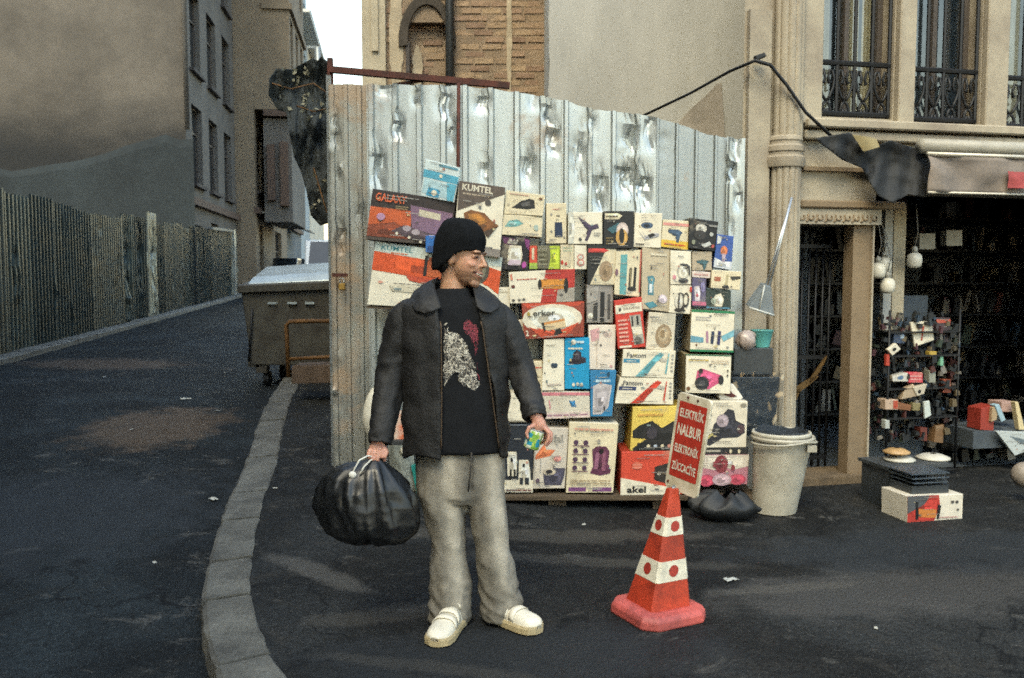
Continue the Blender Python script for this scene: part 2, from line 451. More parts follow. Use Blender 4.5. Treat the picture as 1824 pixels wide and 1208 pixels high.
# kerb of single stones
M_KERB = mat('kerb_concrete', C('#64635c'), 0.85, var=0.6, scale=4, bmp=0.9, bscale=26, bdist=0.012, kind='World')
kerb = thing('kerb', (CS[14].x, CS[14].y, 0), None, None); kerb['kind'] = 'structure'
i = 12; W = 0.225
while i < len(CS) - 12 and CS[i].y < 26:
    L = random.choice((5, 6, 6, 7, 8)); j = i + L
    mb = MB(); rs = []
    lat = 0.014 * nz(i * 2.9, 7.0)
    for k in range(i, j + 1):
        n = curb_n(k); p = CS[k] + n * lat
        t = (CS[min(k + 1, len(CS) - 1)] - CS[k - 1]).normalized()
        if k == i: p += t * 0.015
        if k == j: p -= t * 0.015
        q = p - n * W
        zt = pave_z(p.x, p.y) + 0.012 + (0.014 * nz(i * 1.7)); zq = zt - 0.012; zb = road_z(q.x, q.y) - 0.05
        j1 = 0.012 * nz(k * 0.9, 3.3); j2 = 0.016 * nz(k * 0.9, 9.3); zq += 0.008 * nz(k * 1.1, 5.1)
        rs.append([Vector((p.x, p.y, zb)), Vector((p.x + j1, p.y, zt - 0.008)), Vector((p.x - n.x * 0.012, p.y - n.y * 0.012, zt)), Vector((q.x + n.x * 0.022, q.y + n.y * 0.022, zq)), Vector((q.x + n.x * 0.004 + j2, q.y, zq - 0.016)), Vector((q.x - n.x * 0.012, q.y, zb))])
    mb.rings(rs)
    o = mb.build('kerb_stone', M_KERB, kerb); fix_normals(o)
    i = j

# far kerb of the side street, under the left fence
M_KERB2 = mat('far_kerb_concrete', C('#6d6b64'), 0.85, var=0.45, scale=3, kind='World')
def left_line(y, off=0.0): return Vector((-7.24 - 0.14 * (y - 12.7), y, 0)) + SN * off
fk = thing('kerb_across', (-7, 13, 0.3), None, None); fk['kind'] = 'structure'
y = 4.0
while y < 40:
    a = left_line(y + 0.01, 0.28); b = left_line(y + 0.99, 0.28)
    mb = MB(); rs = []
    for p in (a, b):
        z = road_z(p.x, p.y) + 0.09 + 0.015 * nz(y * 1.3)
        q = p - SN * 0.55
        rs.append([p + Vector((0, 0, z - 0.3)), p + Vector((0, 0, z - 0.015)), p - SN * 0.015 + Vector((0, 0, z)), q + Vector((0, 0, z + 0.004)), q + Vector((0, 0, z - 0.3))])
    mb.rings(rs); o = mb.build('kerb_stone', M_KERB2, fk); fix_normals(o)
    y += 1.0

# ------------------------------------------------------------------ corrugated sheets
def sheet(mb, fpos, u0, u1, ztop, zbot, pitch, depth, rib=0.36, dents=(), nzr=44, rag=0.0, seed=0, bow=0.0):
    """fpos(u, off, z) -> point; trapezoid ribs standing proud by depth; dents: (u, z, ru, rz, amount)"""
    us = []; n = max(1, int(round((u1 - u0) / pitch)))
    p = (u1 - u0) / n
    for k in range(n):
        b = u0 + k * p
        for t in ((0.0, 0.06, 0.12, rib, rib + 0.06, rib + 0.12, 0.72, 0.86) if nzr < 30 else (0.0, 0.06, 0.12, rib * .7, rib, rib + 0.06, 0.45, 0.52, 0.59, 0.66, 0.73, 0.80, 0.87, 0.94)): us.append((b + t * p, t))
    us.append((u1, 0.0))
    def prof(t):
        if t < 0.06: return 0.0
        if t < 0.12: return depth * (t - 0.06) / 0.06
        if t <= rib: return depth
        if t < rib + 0.06: return depth * (1 - (t - rib) / 0.06)
        return 0.0
    cols = []
    for u, t in us:
        zt = ztop(u) + rag * nz(u * 14 + seed, 2.2); zb = zbot(u); c = []
        for j in range(nzr + 1):
            z = lerp(zb, zt, j / nzr)
            o = prof(t) + bow * math.sin(3 * z + seed)
            du = 0.0
            for (du_, dz_, ru, rz, am) in dents:
                a = abs(u - du_) / ru; bz = (z - dz_) / rz
                if a < 1 and -1 < bz < 1:
                    k = (1 - a) * (1 - abs(bz)) ** 0.8 * (0.45 + 1.1 * abs(nz(u * 26 + du_ * 9, z * 9 + seed)))
                    o -= am * k * (1.0 if bz < 0.25 else 0.5)
                    du += 0.25 * am * math.sin(bz * 5) * (1 - a)
            o += 0.0015 * nz(u * 6 + seed, z * 1.2) + 0.0006 * nz(u * 17, z * 5 + seed)
            c.append(mb.vert(fpos(u + du, o, z)))
        cols.append(c)
    for a, b in zip(cols, cols[1:]):
        for j in range(nzr): mb.face((a[j], b[j], b[j + 1], a[j + 1]))

M_GALV = galvanised('galvanised_sheet', (0.45, 0.485, 0.48), 0.40, 0.10, 0.84)
M_GALV2 = galvanised('galvanised_sheet_dull', (0.33, 0.36, 0.36), 0.46, 0.05, 0.85)
M_GALVR = galvanised('galvanised_sheet_soiled', (0.36, 0.36, 0.32), 0.48, 0.6, 0.65)
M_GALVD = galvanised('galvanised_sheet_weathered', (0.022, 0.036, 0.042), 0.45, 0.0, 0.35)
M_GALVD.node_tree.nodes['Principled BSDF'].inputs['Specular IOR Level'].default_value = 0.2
M_GALVL = galvanised('galvanised_sheet_bent_pale', (0.26, 0.29, 0.27), 0.36, 0.0, 0.3)
M_RUST = mat('rusty_steel', C('#5a2a1c'), 0.75, 0.1, var=0.5, scale=12, col2=C('#34190f'), bmp=0.4, bscale=60)

YH = 6.30
def hz_(px, py): return P(px, py, YH).z
def hx(px): return (px - CX) / FPX * YH * 1.0
TOP = [(585, 150), (612, 150), (700, 151), (820, 153), (880, 158), (935, 166), (1003, 178), (1060, 196), (1110, 200), (1165, 208), (1215, 222), (1262, 240), (1322, 248)]
# exact pixel column for a world x at the hoarding's depth (the ray scale varies a little with height)
def upx(px, py=400): return P(px, py, YH).x
TOPW = [(upx(a, b), hz_(a, b)) for a, b in TOP]
hoard = thing('corrugated_hoarding', (0.1, YH, 0), 'tall hoarding of dented galvanised corrugated sheets behind the stacked boxes', 'hoarding')
def fh(off0):
    return lambda u, o, z: Vector((u, YH + off0 - o, z))
def add_sheet(a, b, pitch_px, off0, m, dents=(), rib=0.36, depth=0.028, rag=0.004, seed=0, bow=0.0):
    mb = MB(); u0, u1 = upx(a), upx(b)
    dd = [(upx(px), hz_(px, py), rw / FPX * YH * (0.7 + 0.5 * abs(nz(px * 0.37, py * 0.11))), rh / FPX * YH * (0.8 + 0.9 * abs(nz(px * 0.21, 4.0))), am * 0.8) for (px, py, rw, rh, am) in dents]
    sheet(mb, fh(off0), u0, u1, lambda u: pl(TOPW, u), lambda u: pave_z(u, YH) - 0.03, pitch_px / FPX * YH, depth, rib, dd, 110, rag, seed, bow)
    o = mb.build('corrugated_sheet', m, hoard); shade_auto(o, 13); return o
# soiled end strip at the street corner, crumpled along its edge
cr = [(598 + 22 * nz(k * 3.1), 150 + k * 21 + 30 * nz(k * 7.7, 4), 10 + 14 * abs(nz(k * 2.3, 8)), 14 + 22 * abs(nz(k * 5.5)), 0.075 * nz(k * 1.9, 6)) for k in range(34)]
add_sheet(588, 660, 24, 0.012, M_GALVR, cr + [(600, 240, 14, 30, 0.05), (606, 420, 16, 40, 0.06), (640, 380, 20, 60, 0.03)], 0.4, 0.02, 0.012, 1)
add_sheet(655, 824, 47, 0.0, M_GALV, [(710, 225, 20, 34, 0.055), (674, 290, 18, 46, 0.05), (792, 180, 26, 38, 0.05), (745, 170, 16, 26, 0.04), (806, 235, 14, 36, 0.05), (690, 160, 22, 20, 0.03)], 0.30, 0.038, 0.010, 4)
add_sheet(820, 1003, 46, 0.014, M_GALV, [(858, 180, 24, 24, 0.05), (940, 290, 22, 40, 0.07), (865, 300, 20, 30, 0.04), (950, 170, 22, 30, 0.04), (985, 240, 22, 46, 0.06), (975, 195, 18, 30, 0.05)], 0.28, 0.038, 0.008, 9)
add_sheet(1000, 1168, 41, 0.0, M_GALV, [(1032, 260, 22, 80, 0.05), (1068, 330, 20, 44, 0.06), (1112, 310, 26, 52, 0.09), (1142, 330, 20, 50, 0.07), (1120, 235, 30, 46, 0.07), (1155, 225, 16, 40, 0.06), (1050, 215, 20, 30, 0.03)], 0.25, 0.036, 0.006, 14)
add_sheet(1164, 1302, 36, 0.016, M_GALV2, [(1185, 250, 30, 60, 0.012)], 0.22, 0.022, 0.004, 21)
add_sheet(1292, 1324, 30, -0.012, M_GALV, [(1300, 300, 16, 32, 0.08), (1306, 255, 14, 30, 0.05), (1312, 350, 14, 30, 0.05), (1300, 400, 12, 40, 0.03)], 0.3, 0.03, 0.01, 27)
# the hoarding turns the corner and runs back along the side street
CN = Vector((upx(590), YH + 0.03, 0))
for k in range(4):
    mb = MB(); fside = lambda u, o, z: CN + SD * u - SN * o + Vector((0, 0, z))
    sheet(mb, fside, k * 1.0, k * 1.0 + 1.02, lambda u: 2.92 + 0.06 * nz(u * 3), lambda u: pave_z(CN.x, CN.y + u) - 0.05, 0.19, 0.03, 0.33, [(k + 0.4, 1.6, 0.2, 0.5, 0.04)], 20, 0.01, k + 40)
    o = mb.build('side_sheet', M_GALV2, hoard); shade_auto(o, 28)
def bar(parent, name, a, b, r, m, n=8):
    mb = MB(); mb.tube([a, b], r, n); o = mb.build(name, m, parent, smooth=False); shade_auto(o); return o
def beam(mb, a, b, w_, h_):
    a = Vector(a); b = Vector(b); t = (b - a).normalized(); s_ = t.cross(Vector((0, 1, 0))).normalized(); f = s_.cross(t)
    pa = [a + f * w_ + s_ * h_, a - f * w_ + s_ * h_, a - f * w_ - s_ * h_, a + f * w_ - s_ * h_]
    mb.hexa(pa, [p + (b - a) for p in pa])
mb = MB(); beam(mb, P(588, 124, 6.42), P(908, 153, 6.42), 0.025, 0.021); mb.build('top_rail', M_RUST, hoard)
mb = MB(); beam(mb, P(700, 151, 6.45), P(800, 138, 6.45), 0.012, 0.008); mb.build('brace', M_RUST, hoard)
mb = MB(); beam(mb, P(588, 104, 6.44), Vector((P(588, 104, 6.44).x, 6.44, 0.1)), 0.02, 0.018); mb.build('post', M_RUST, hoard)
mb = MB(); mb.tube([P(817, 148, 6.235), P(816, 300, 6.235), P(815, 420, 6.235)], 0.0125, 8); mb.build('upright_bar', M_RUST, hoard, smooth=True)
# padlock and hasp on the end strip
M_BRASS = mat('brass', C('#b08d4a'), 0.4, 0.7, var=0.3)
pk = thing('padlock', P(608, 512, 6.24), 'small brass padlock hanging on the soiled end strip of the hoarding', 'padlock')
mb = MB(); a = P(609, 505, 6.235); mb.box(a.x - 0.022, a.x + 0.022, a.y - 0.012, a.y + 0.012, a.z - 0.045, a.z); o = mb.build('body', M_BRASS, pk); bevel(o, 0.004)
mb = MB(); mb.tube([a + Vector((0.014 * math.cos(t), 0, 0.022 + 0.014 * math.sin(t))) for t in [k * math.pi / 8 for k in range(9)]], 0.004, 6)
mb.tube([a + Vector((0.014, 0, -0.004)), a + Vector((0.014, 0, 0.022))], 0.004, 6); mb.tube([a + Vector((-0.014, 0, -0.004)), a + Vector((-0.014, 0, 0.022))], 0.004, 6)
mb.build('shackle', M_GALV2, pk, smooth=True)
mb = MB(); a = P(606, 490, 6.245); mb.box(a.x - 0.055, a.x + 0.05, a.y - 0.006, a.y + 0.004, a.z - 0.012, a.z + 0.012); o = mb.build('hasp', M_RUST, hoard)

# ------------------------------------------------------------------ fence across the side street
lf = thing('sheet_fence', left_line(20), 'long weathered corrugated sheet fence across the road, below the blank grey wall', 'fence')
def flf(dx=0.0):
    def f(u, o, z):          # u = distance along the street (y), o = out to the road
        p = left_line(u, o + dx); return Vector((p.x, p.y, z))
    return f
def left_base(y):
    p = left_line(y); return road_z(p.x, p.y) + 0.06
def left_top(y, d=0.0):
    return left_base(y) + pl([(3, 2.3), (12.7, 2.32), (15.5, 2.28), (16.4, 2.2), (20.0, 2.26), (24, 2.22), (32, 2.22)], y) + d
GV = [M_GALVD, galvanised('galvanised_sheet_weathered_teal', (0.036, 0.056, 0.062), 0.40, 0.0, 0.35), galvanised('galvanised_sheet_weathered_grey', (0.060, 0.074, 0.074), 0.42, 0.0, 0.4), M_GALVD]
yy = 3.4; k = 0
while yy < 32.0:
    wd = 0.95 if yy < 26 else 1.2
    if abs(yy - 20.3) < 0.5: wd = 0.75
    mb = MB(); sd = 0.16 * nz(k * 2.7)
    dn = []
    for q in range(3): dn.append((yy + random.uniform(0.1, wd), left_base(yy) + random.uniform(0.3, 2.1), random.uniform(0.08, 0.22), random.uniform(0.15, 0.5), random.uniform(-0.05, 0.06)))
    if 17.8 < yy < 21.2: dn.append((yy + 0.4, left_base(yy) + 1.4, 0.35, 0.9, 0.16)); dn.append((yy + 0.3, left_base(yy) + 0.5, 0.3, 0.5, -0.10))
    pale = abs(yy - 20.3) < 0.5
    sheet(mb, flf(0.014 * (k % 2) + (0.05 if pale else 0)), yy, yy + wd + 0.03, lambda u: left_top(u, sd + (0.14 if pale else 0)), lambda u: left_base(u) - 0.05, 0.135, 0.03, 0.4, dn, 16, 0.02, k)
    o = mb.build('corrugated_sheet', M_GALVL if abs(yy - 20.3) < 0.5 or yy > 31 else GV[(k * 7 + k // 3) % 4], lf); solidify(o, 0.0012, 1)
    yy += wd; k += 1
a = left_line(32.1, 0.05)
mb = MB(); mb.box(a.x - 0.06, a.x + 0.06, a.y - 0.06, a.y + 0.06, left_base(32) - 0.1, left_base(32) + 2.35); mb.build('end_post', M_GALV, lf)
mb = MB(); b = left_line(28.2, 0.05)
beam(mb, a + Vector((0, 0, left_base(32) + 2.3)), b + Vector((0, 0, left_base(28.2) + 2.28)), 0.04, 0.04); mb.build('top_rail', M_GALV2, lf)
# ------------------------------------------------------------------ walls with openings
def wall_holes(mb, T, u0, u1, z0, z1, holes, reveal=0.2, back=None):
    """front skin of a wall at o=0 with rectangular holes and their reveals; T(u,o,z) -> world, o>0 is outward"""
    us = sorted(set([u0, u1] + [h[0] for h in holes] + [h[1] for h in holes])); zs = sorted(set([z0, z1] + [h[2] for h in holes] + [h[3] for h in holes]))
    for a, b in zip(us, us[1:]):
        for c, d in zip(zs, zs[1:]):
            mu, mz = (a + b) / 2, (c + d) / 2
            if any(h[0] < mu < h[1] and h[2] < mz < h[3] for h in holes): continue
            mb.poly([T(a, 0, c), T(b, 0, c), T(b, 0, d), T(a, 0, d)])
    for h in holes:
        a, b, c, d = h[:4]; r = -reveal
        mb.poly([T(a, 0, c), T(a, r, c), T(a, r, d), T(a, 0, d)]); mb.poly([T(b, 0, d), T(b, r, d), T(b, r, c), T(b, 0, c)])
        mb.poly([T(a, 0, d), T(a, r, d), T(b, r, d), T(b, 0, d)]); mb.poly([T(a, r, c), T(a, 0, c), T(b, 0, c), T(b, r, c)])
def tbox(mb, T, u0, u1, o0, o1, z0, z1, col=None):
    mb.hexa([T(u0, o0, z0), T(u1, o0, z0), T(u1, o1, z0), T(u0, o1, z0)], [T(u0, o0, z1), T(u1, o0, z1), T(u1, o1, z1), T(u0, o1, z1)], col)
M_PANE = mat('dark_pane', (0.018, 0.024, 0.028), 0.12, var=0.4, scale=1.5, rvar=0.05)
M_FRAME = mat('old_window_frame', C('#4f4740'), 0.6, var=0.3)
M_FRAMEW = mat('white_window_frame', C('#c9c6bb'), 0.5, var=0.2)
def window(parent, T, u0, u1, z0, z1, m_frame, m_sill, reveal=0.2, sill=True, bars=(0.5,), cross=(0.68,)):
    win = MB(); r = -reveal + 0.03
    t = 0.05
    for (a, b, c, d) in [(u0, u0 + t, z0, z1), (u1 - t, u1, z0, z1), (u0 + t, u1 - t, z0, z0 + t), (u0 + t, u1 - t, z1 - t, z1)]: tbox(win, T, a, b, r - 0.03, r + 0.03, c, d)
    for k in bars: tbox(win, T, lerp(u0, u1, k) - 0.03, lerp(u0, u1, k) + 0.03, r - 0.03, r + 0.026, z0 + t, z1 - t)
    for k in cross: tbox(win, T, u0 + t, u1 - t, r - 0.03, r + 0.022, lerp(z0, z1, k) - 0.025, lerp(z0, z1, k) + 0.025)
    w_ = win.build('window', m_frame, parent)
    p = MB(); p.poly([T(u0 + 0.01, r - 0.02, z0 + 0.01), T(u1 - 0.01, r - 0.02, z0 + 0.01), T(u1 - 0.01, r - 0.02, z1 - 0.01), T(u0 + 0.01, r - 0.02, z1 - 0.01)])
    p.build('pane', M_PANE, w_)
    if sill:
        s_ = MB(); tbox(s_, T, u0 - 0.1, u1 + 0.1, -reveal * 0.3, 0.14, z0 - 0.09, z0 + 0.004); s_.build('sill', m_sill, w_)

# ------------------------------------------------------------------ the left-hand side of the street: five houses
def street_T(org):
    return lambda u, o, z: Vector((org.x + SD.x * u + SN.x * o, org.y + SD.y * u + SN.y * o, z))
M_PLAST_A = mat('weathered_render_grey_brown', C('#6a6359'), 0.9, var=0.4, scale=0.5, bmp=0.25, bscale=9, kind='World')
def dark_foot(m, z0, z1, col, k):      # rendered wall darkens unevenly towards its foot
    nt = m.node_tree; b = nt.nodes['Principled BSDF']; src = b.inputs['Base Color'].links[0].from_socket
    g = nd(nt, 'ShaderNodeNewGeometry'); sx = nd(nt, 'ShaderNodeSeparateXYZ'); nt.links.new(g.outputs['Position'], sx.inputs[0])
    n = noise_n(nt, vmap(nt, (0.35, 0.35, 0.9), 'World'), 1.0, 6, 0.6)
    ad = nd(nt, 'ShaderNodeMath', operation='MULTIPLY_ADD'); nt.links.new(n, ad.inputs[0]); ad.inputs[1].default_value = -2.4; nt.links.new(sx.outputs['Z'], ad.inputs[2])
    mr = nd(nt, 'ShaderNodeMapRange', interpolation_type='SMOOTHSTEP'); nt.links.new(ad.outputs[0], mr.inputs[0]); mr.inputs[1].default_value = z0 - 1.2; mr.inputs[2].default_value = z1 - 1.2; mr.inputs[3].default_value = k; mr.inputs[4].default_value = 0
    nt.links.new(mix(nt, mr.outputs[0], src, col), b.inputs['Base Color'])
dark_foot(M_PLAST_A, 4.6, 7.0, C('#1b1d1e'), 0.95)
M_PLAST_A2 = mat('street_render_taupe', C('#65615b'), 0.9, var=0.3, scale=0.8, bmp=0.25, bscale=9, kind='World')
M_PLAST_B = mat('render_ochre', C('#857763'), 0.9, var=0.3, scale=0.7, bmp=0.2, bscale=9, kind='World')
M_PLAST_C = mat('render_slate', C('#6d7376'), 0.9, var=0.3, scale=0.7, kind='World')
M_PLAST_D = mat('render_pale_blue', C('#a9b3b6'), 0.9, var=0.25, scale=0.7, kind='World')
M_PLAST_E = mat('render_cream', C('#d8d0bd'), 0.9, var=0.25, scale=0.7, kind='World')
M_SILL = mat('stone_sill', C('#4c4642'), 0.85, var=0.3, kind='World')
M_TRIM = mat('brown_trim', C('#5c4a3e'), 0.8, var=0.3, kind='World')
M_ROOF = mat('roof_sheet', C('#5f5a55'), 0.8, var=0.3, kind='World')

def house(name, label, y0, off, length, height, m_wall, m_side, holes, m_frame, depth=9.0, cornices=(), front_extra=None):
    base = left_line(y0, off); zb = road_z(base.x, base.y) - 0.6
    T = street_T(base)
    th = thing(name, (base.x, base.y, zb), label, 'building', 'houses along the side street')
    mb = MB(); hs = [(a, b, zb + c, zb + d) for a, b, c, d in holes]
    wall_holes(mb, T, 0, length, zb, zb + height, hs, 0.22)
    mb.build('street_wall', m_wall, th)
    mb = MB()
    mb.poly([T(0, 0, zb), T(0, 0, zb + height), T(0, -depth, zb + height), T(0, -depth, zb)])
    mb.poly([T(length, 0, zb), T(length, -depth, zb), T(length, -depth, zb + height), T(length, 0, zb + height)])
    mb.poly([T(0, -depth, zb), T(0, -depth, zb + height), T(length, -depth, zb + height), T(length, -depth, zb)])
    mb.build('end_wall', m_side, th)
    mb = MB(); tbox(mb, T, -0.12, length + 0.12, -depth, 0.3, zb + height, zb + height + 0.35); mb.build('roof', M_ROOF, th)
    for a, b, c, d in hs: window(th, T, a, b, c, d, m_frame, M_SILL)
    for zc in cornices:
        mb = MB(); tbox(mb, T, -0.02, length + 0.02, -0.05, 0.16, zb + zc, zb + zc + 0.22); mb.build('cornice', M_TRIM, th)
    return th, T, zb
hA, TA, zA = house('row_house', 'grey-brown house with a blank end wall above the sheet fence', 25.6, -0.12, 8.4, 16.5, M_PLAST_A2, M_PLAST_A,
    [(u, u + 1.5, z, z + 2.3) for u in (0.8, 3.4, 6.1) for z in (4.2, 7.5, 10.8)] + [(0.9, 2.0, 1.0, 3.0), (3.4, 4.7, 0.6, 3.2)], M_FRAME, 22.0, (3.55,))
# plaster storey bands are real lips on the end wall: the lower old render projects, with a broken upper edge
def old_top(u): return pl([(-22, 5.0), (-15, 4.75), (-11, 4.6), (-7, 4.45), (-4.5, 4.4), (-2.6, 4.75), (-1.4, 5.2), (-0.6, 5.45), (0.2, 5.3)], u)
mb = MB()
def lowr(i, j):
    u = -22 + 22.2 * i
    ztop = zA + old_top(u) + 0.10 * nz(u * 2.3)
    z = lerp(zA, ztop, j)
    o = 0.035 if j < 0.97 else 0.0
    return TA(-o - 0.01 * nz(u, z) * (1 if j < 0.97 else 0), u, z)
mb.grid(lowr, 60, 24); mb.build('old_render', mat('old_render_dark', C('#2c3437'), 0.9, var=0.4, scale=0.8, bmp=0.4, bscale=6, kind='World'), hA)
mb = MB(); p0 = TA(-0.08, 0.06, zA + 5.6); p1 = TA(-0.08, 0.06, zA + 16.4); mb.tube([p0, p1], 0.07, 8); mb.build('drainpipe', M_PLAST_A2, hA, smooth=True)
hB, TB, zB = house('row_house', 'ochre house with a projecting bay on dark brackets', 34.1, 0.55, 11.0, 17.5, M_PLAST_B, M_PLAST_B,
    [(u, u + 1.2, z, z + 2.1) for u in (0.8, 3.2, 5.8, 8.4) for z in (4.6, 8.0, 11.4)] + [(1.0, 2.1, 0.7, 3.3), (6.0, 8.4, 0.6, 3.3)], M_FRAME, 10.0, (3.7,))
TBY = lambda u, o, z: TB(u, o + 1.35, z)
bay = MB(); hs = [(u, u + 1.0, zB + z, zB + z + 1.9) for u in (0.5, 2.6, 4.6) for z in (9.2, 12.6)]
wall_holes(bay, TBY, 0.15, 6.3, zB + 7.6, zB + 16.6, hs, 0.18)
bay.poly([TBY(0.15, 0, zB + 7.6), TBY(0.15, 0, zB + 16.6), TBY(0.15, -1.35, zB + 16.6), TBY(0.15, -1.35, zB + 7.6)])
bay.poly([TBY(6.3, 0, zB + 7.6), TBY(6.3, -1.35, zB + 7.6), TBY(6.3, -1.35, zB + 16.6), TBY(6.3, 0, zB + 16.6)])
bay.poly([TBY(0.15, 0, zB + 7.6), TBY(0.15, -1.35, zB + 7.6), TBY(6.3, -1.35, zB + 7.6), TBY(6.3, 0, zB + 7.6)])
bay.poly([TBY(0.15, 0, zB + 16.6), TBY(6.3, 0, zB + 16.6), TBY(6.3, -1.35, zB + 16.6), TBY(0.15, -1.35, zB + 16.6)])
by = bay.build('bay', M_PLAST_B, hB)
for h in hs:
    m_ = MB(); r = -0.13
    tbox(m_, TBY, h[0], h[1], r - 0.03, r, h[2], h[3]); m_.build('pane', M_PANE, by)
for zc in (7.35, 11.3, 14.6):
    m_ = MB(); tbox(m_, TBY, 0.05, 6.4, -1.0, 0.12, zB + zc, zB + zc + 0.22); m_.build('band', M_TRIM if zc < 8 else M_PLAST_B, by)
# bay's return wall windows (towards the camera) framed in brown below the bay
for (o0, o1, z0, z1) in ((0.12, 0.42, 4.0, 6.4), (0.62, 0.9, 4.2, 6.3)):
    m_ = MB(); m_.hexa([TBY(0.10, -o0, zB + z0), TBY(0.10, -o1, zB + z0), TBY(0.3, -o1, zB + z0), TBY(0.3, -o0, zB + z0)], [TBY(0.10, -o0, zB + z1), TBY(0.10, -o1, zB + z1), TBY(0.3, -o1, zB + z1), TBY(0.3, -o0, zB + z1)])
    m_.build('shutter', M_TRIM, hB)
m_ = MB(); m_.hexa([TBY(0.31, 0, zB + 3.4), TBY(0.31, -1.04, zB + 3.4), TBY(5.8, -1.04, zB + 3.4), TBY(5.8, 0, zB + 3.4)], [TBY(0.31, 0, zB + 7.3), TBY(0.31, -1.04, zB + 7.3), TBY(5.8, -1.04, zB + 7.3), TBY(5.8, 0, zB + 7.3)])
m_.build('lower_bay', M_PLAST_A2, hB)
hC, TC, zC = house('row_house', 'slate grey house beyond the ochre house, partly behind the hanging tarpaulin', 45.2, 0.35, 9.5, 13.2, M_PLAST_C, M_PLAST_C,
    [(u, u + 1.2, z, z + 2.0) for u in (1.0, 3.6, 6.4) for z in (4.4, 7.6)], M_FRAMEW, 10.0, (3.6, 12.6))
hD, TD, zD = house('row_house', 'pale blue-grey apartment house under the white sky', 55.0, 0.1, 9.0, 24.0, M_PLAST_D, M_PLAST_D,
    [(u, u + 1.3, z, z + 1.9) for u in (1.0, 3.8, 6.6) for z in (7.5, 10.8, 14.1, 17.4)], M_FRAMEW, 11.0, (23.3,))
hE, TE, zE = house('row_house', 'cream apartment house farthest up the street, with white balcony edges', 64.3, 0.1, 15.0, 19.0, M_PLAST_E, M_PLAST_E,
    [(u, u + 1.3, z, z + 1.9) for u in (1.0, 4.0, 7.0, 10.0) for z in (7.5, 10.8, 14.1)], M_FRAMEW, 11.0, (18.3,))
for k, zc in enumerate((10.3, 13.6, 16.9)):
    for T_, z_, l_ in ((TD, zD, 8.6), (TE, zE, 14.6)):
        m_ = MB(); tbox(m_, T_, 0.4, l_, 0.0, 0.9, z_ + zc, z_ + zc + 0.18); m_.build('balcony', M_FRAMEW, hD if T_ is TD else hE)
# unseen house added left of the view to shade the side street
hF, TF_, zF = house('row_house', 'tall taupe house at the near end of the row, beyond the picture edge', -22.0, -0.9, 33.0, 15.0, M_PLAST_A2, M_PLAST_A2,
    [(u, u + 1.2, z, z + 2.0) for u in (2, 6, 10, 14, 18, 22, 26, 30) for z in (4.4, 7.8, 11.2)], M_FRAME, 10.0, (14.2,))
# small shop canopies at street level
M_CANOPY = mat('pale_canopy', C('#b9b2a2'), 0.7, var=0.3)
for (T_, z_, u, l_, lab) in ((TB, zB, 0.6, 2.2, 'pale canopy over a doorway of the ochre house'), (TC, zC, 1.0, 3.0, 'pale canopy on the slate grey house')):
    m_ = MB(); z0 = z_ + 3.5
    m_.hexa([T_(u, 0.02, z0 + 0.3), T_(u + l_, 0.02, z0 + 0.3), T_(u + l_, 1.3, z0 - 0.1), T_(u, 1.3, z0 - 0.1)], [T_(u, 0.02, z0 + 0.36), T_(u + l_, 0.02, z0 + 0.36), T_(u + l_, 1.3, z0 - 0.04), T_(u, 1.3, z0 - 0.04)])
    tag(m_.build('canopy', M_CANOPY), lab, 'canopy')

# ------------------------------------------------------------------ brick ruin behind the hoarding
YB = 12.0
M_MORTAR = mat('old_mortar', C('#917d66'), 0.95, var=0.4, scale=2.0, bmp=0.7, bscale=25, bdist=0.02, kind='World')
M_PLASTP = mat('flaking_plaster', C('#b3a48a'), 0.92, var=0.35, scale=3.0, bmp=0.5, bscale=20, bdist=0.01, kind='World')
M_CREAM = mat('cream_stone', C('#b8ac93'), 0.85, var=0.28, scale=2.5, bmp=0.3, bscale=22, kind='World')
def brickmat(name, c):
    m, nt, b = newmat(name)
    oi = nd(nt, 'ShaderNodeObjectInfo'); v = vmap(nt, (1, 1, 1), 'World')
    n = noise_n(nt, v, 22, 5, 0.7)
    cc = ramp(nt, oi.outputs['Random'], [(0.0, C('#7f6754')), (0.3, c), (0.7, C('#9c8569')), (1.0, C('#8e7860'))])
    cc = mix(nt, 1.0, cc, ramp(nt, n, [(0.3, 0.7), (0.7, 1.1)]), 'MULTIPLY')
    nt.links.new(cc, b.inputs['Base Color']); b.inputs['Roughness'].default_value = 0.95
    bump(nt, b, n, 0.7, 0.015); return m
M_BRICK = brickmat('old_brick', C('#8e755f'))
ruin = thing('brick_building', (P(820, 150, YB).x, YB, 0), 'old brick building with a bricked-up arched window behind the hoarding', 'building')
xl, xr = P(648, 60, YB).x, P(980, 60, YB).x
zt = 9.0
xa, xb, zar = P(727, 80, YB).x, P(796, 80, YB).x, P(760, 5, YB).z     # blind window
mb = MB()
TR_ = lambda u, o, z: Vector((u, YB - o, z))
wall_holes(mb, TR_, xl, xr, 0, zt, [(xa, xb, 2.0, zar - 0.25)], 0.16)
mb.poly([Vector((xl, YB, 0)), Vector((xl, YB, zt)), Vector((xl, YB + 8, zt)), Vector((xl, YB + 8, 0))])
mb.poly([Vector((xr, YB, 0)), Vector((xr, YB + 8, 0)), Vector((xr, YB + 8, zt)), Vector((xr, YB, zt))])
mb.poly([Vector((xl, YB, zt)), Vector((xr, YB, zt)), Vector((xr, YB + 8, zt)), Vector((xl, YB + 8, zt))])
mb.build('wall', M_MORTAR, ruin)
mb = MB(); mb.poly([Vector((xa, YB + 0.16, 2.0)), Vector((xb, YB + 0.16, 2.0)), Vector((xb, YB + 0.16, zar)), Vector((xa, YB + 0.16, zar))]); mb.build('infill', M_MORTAR, ruin)
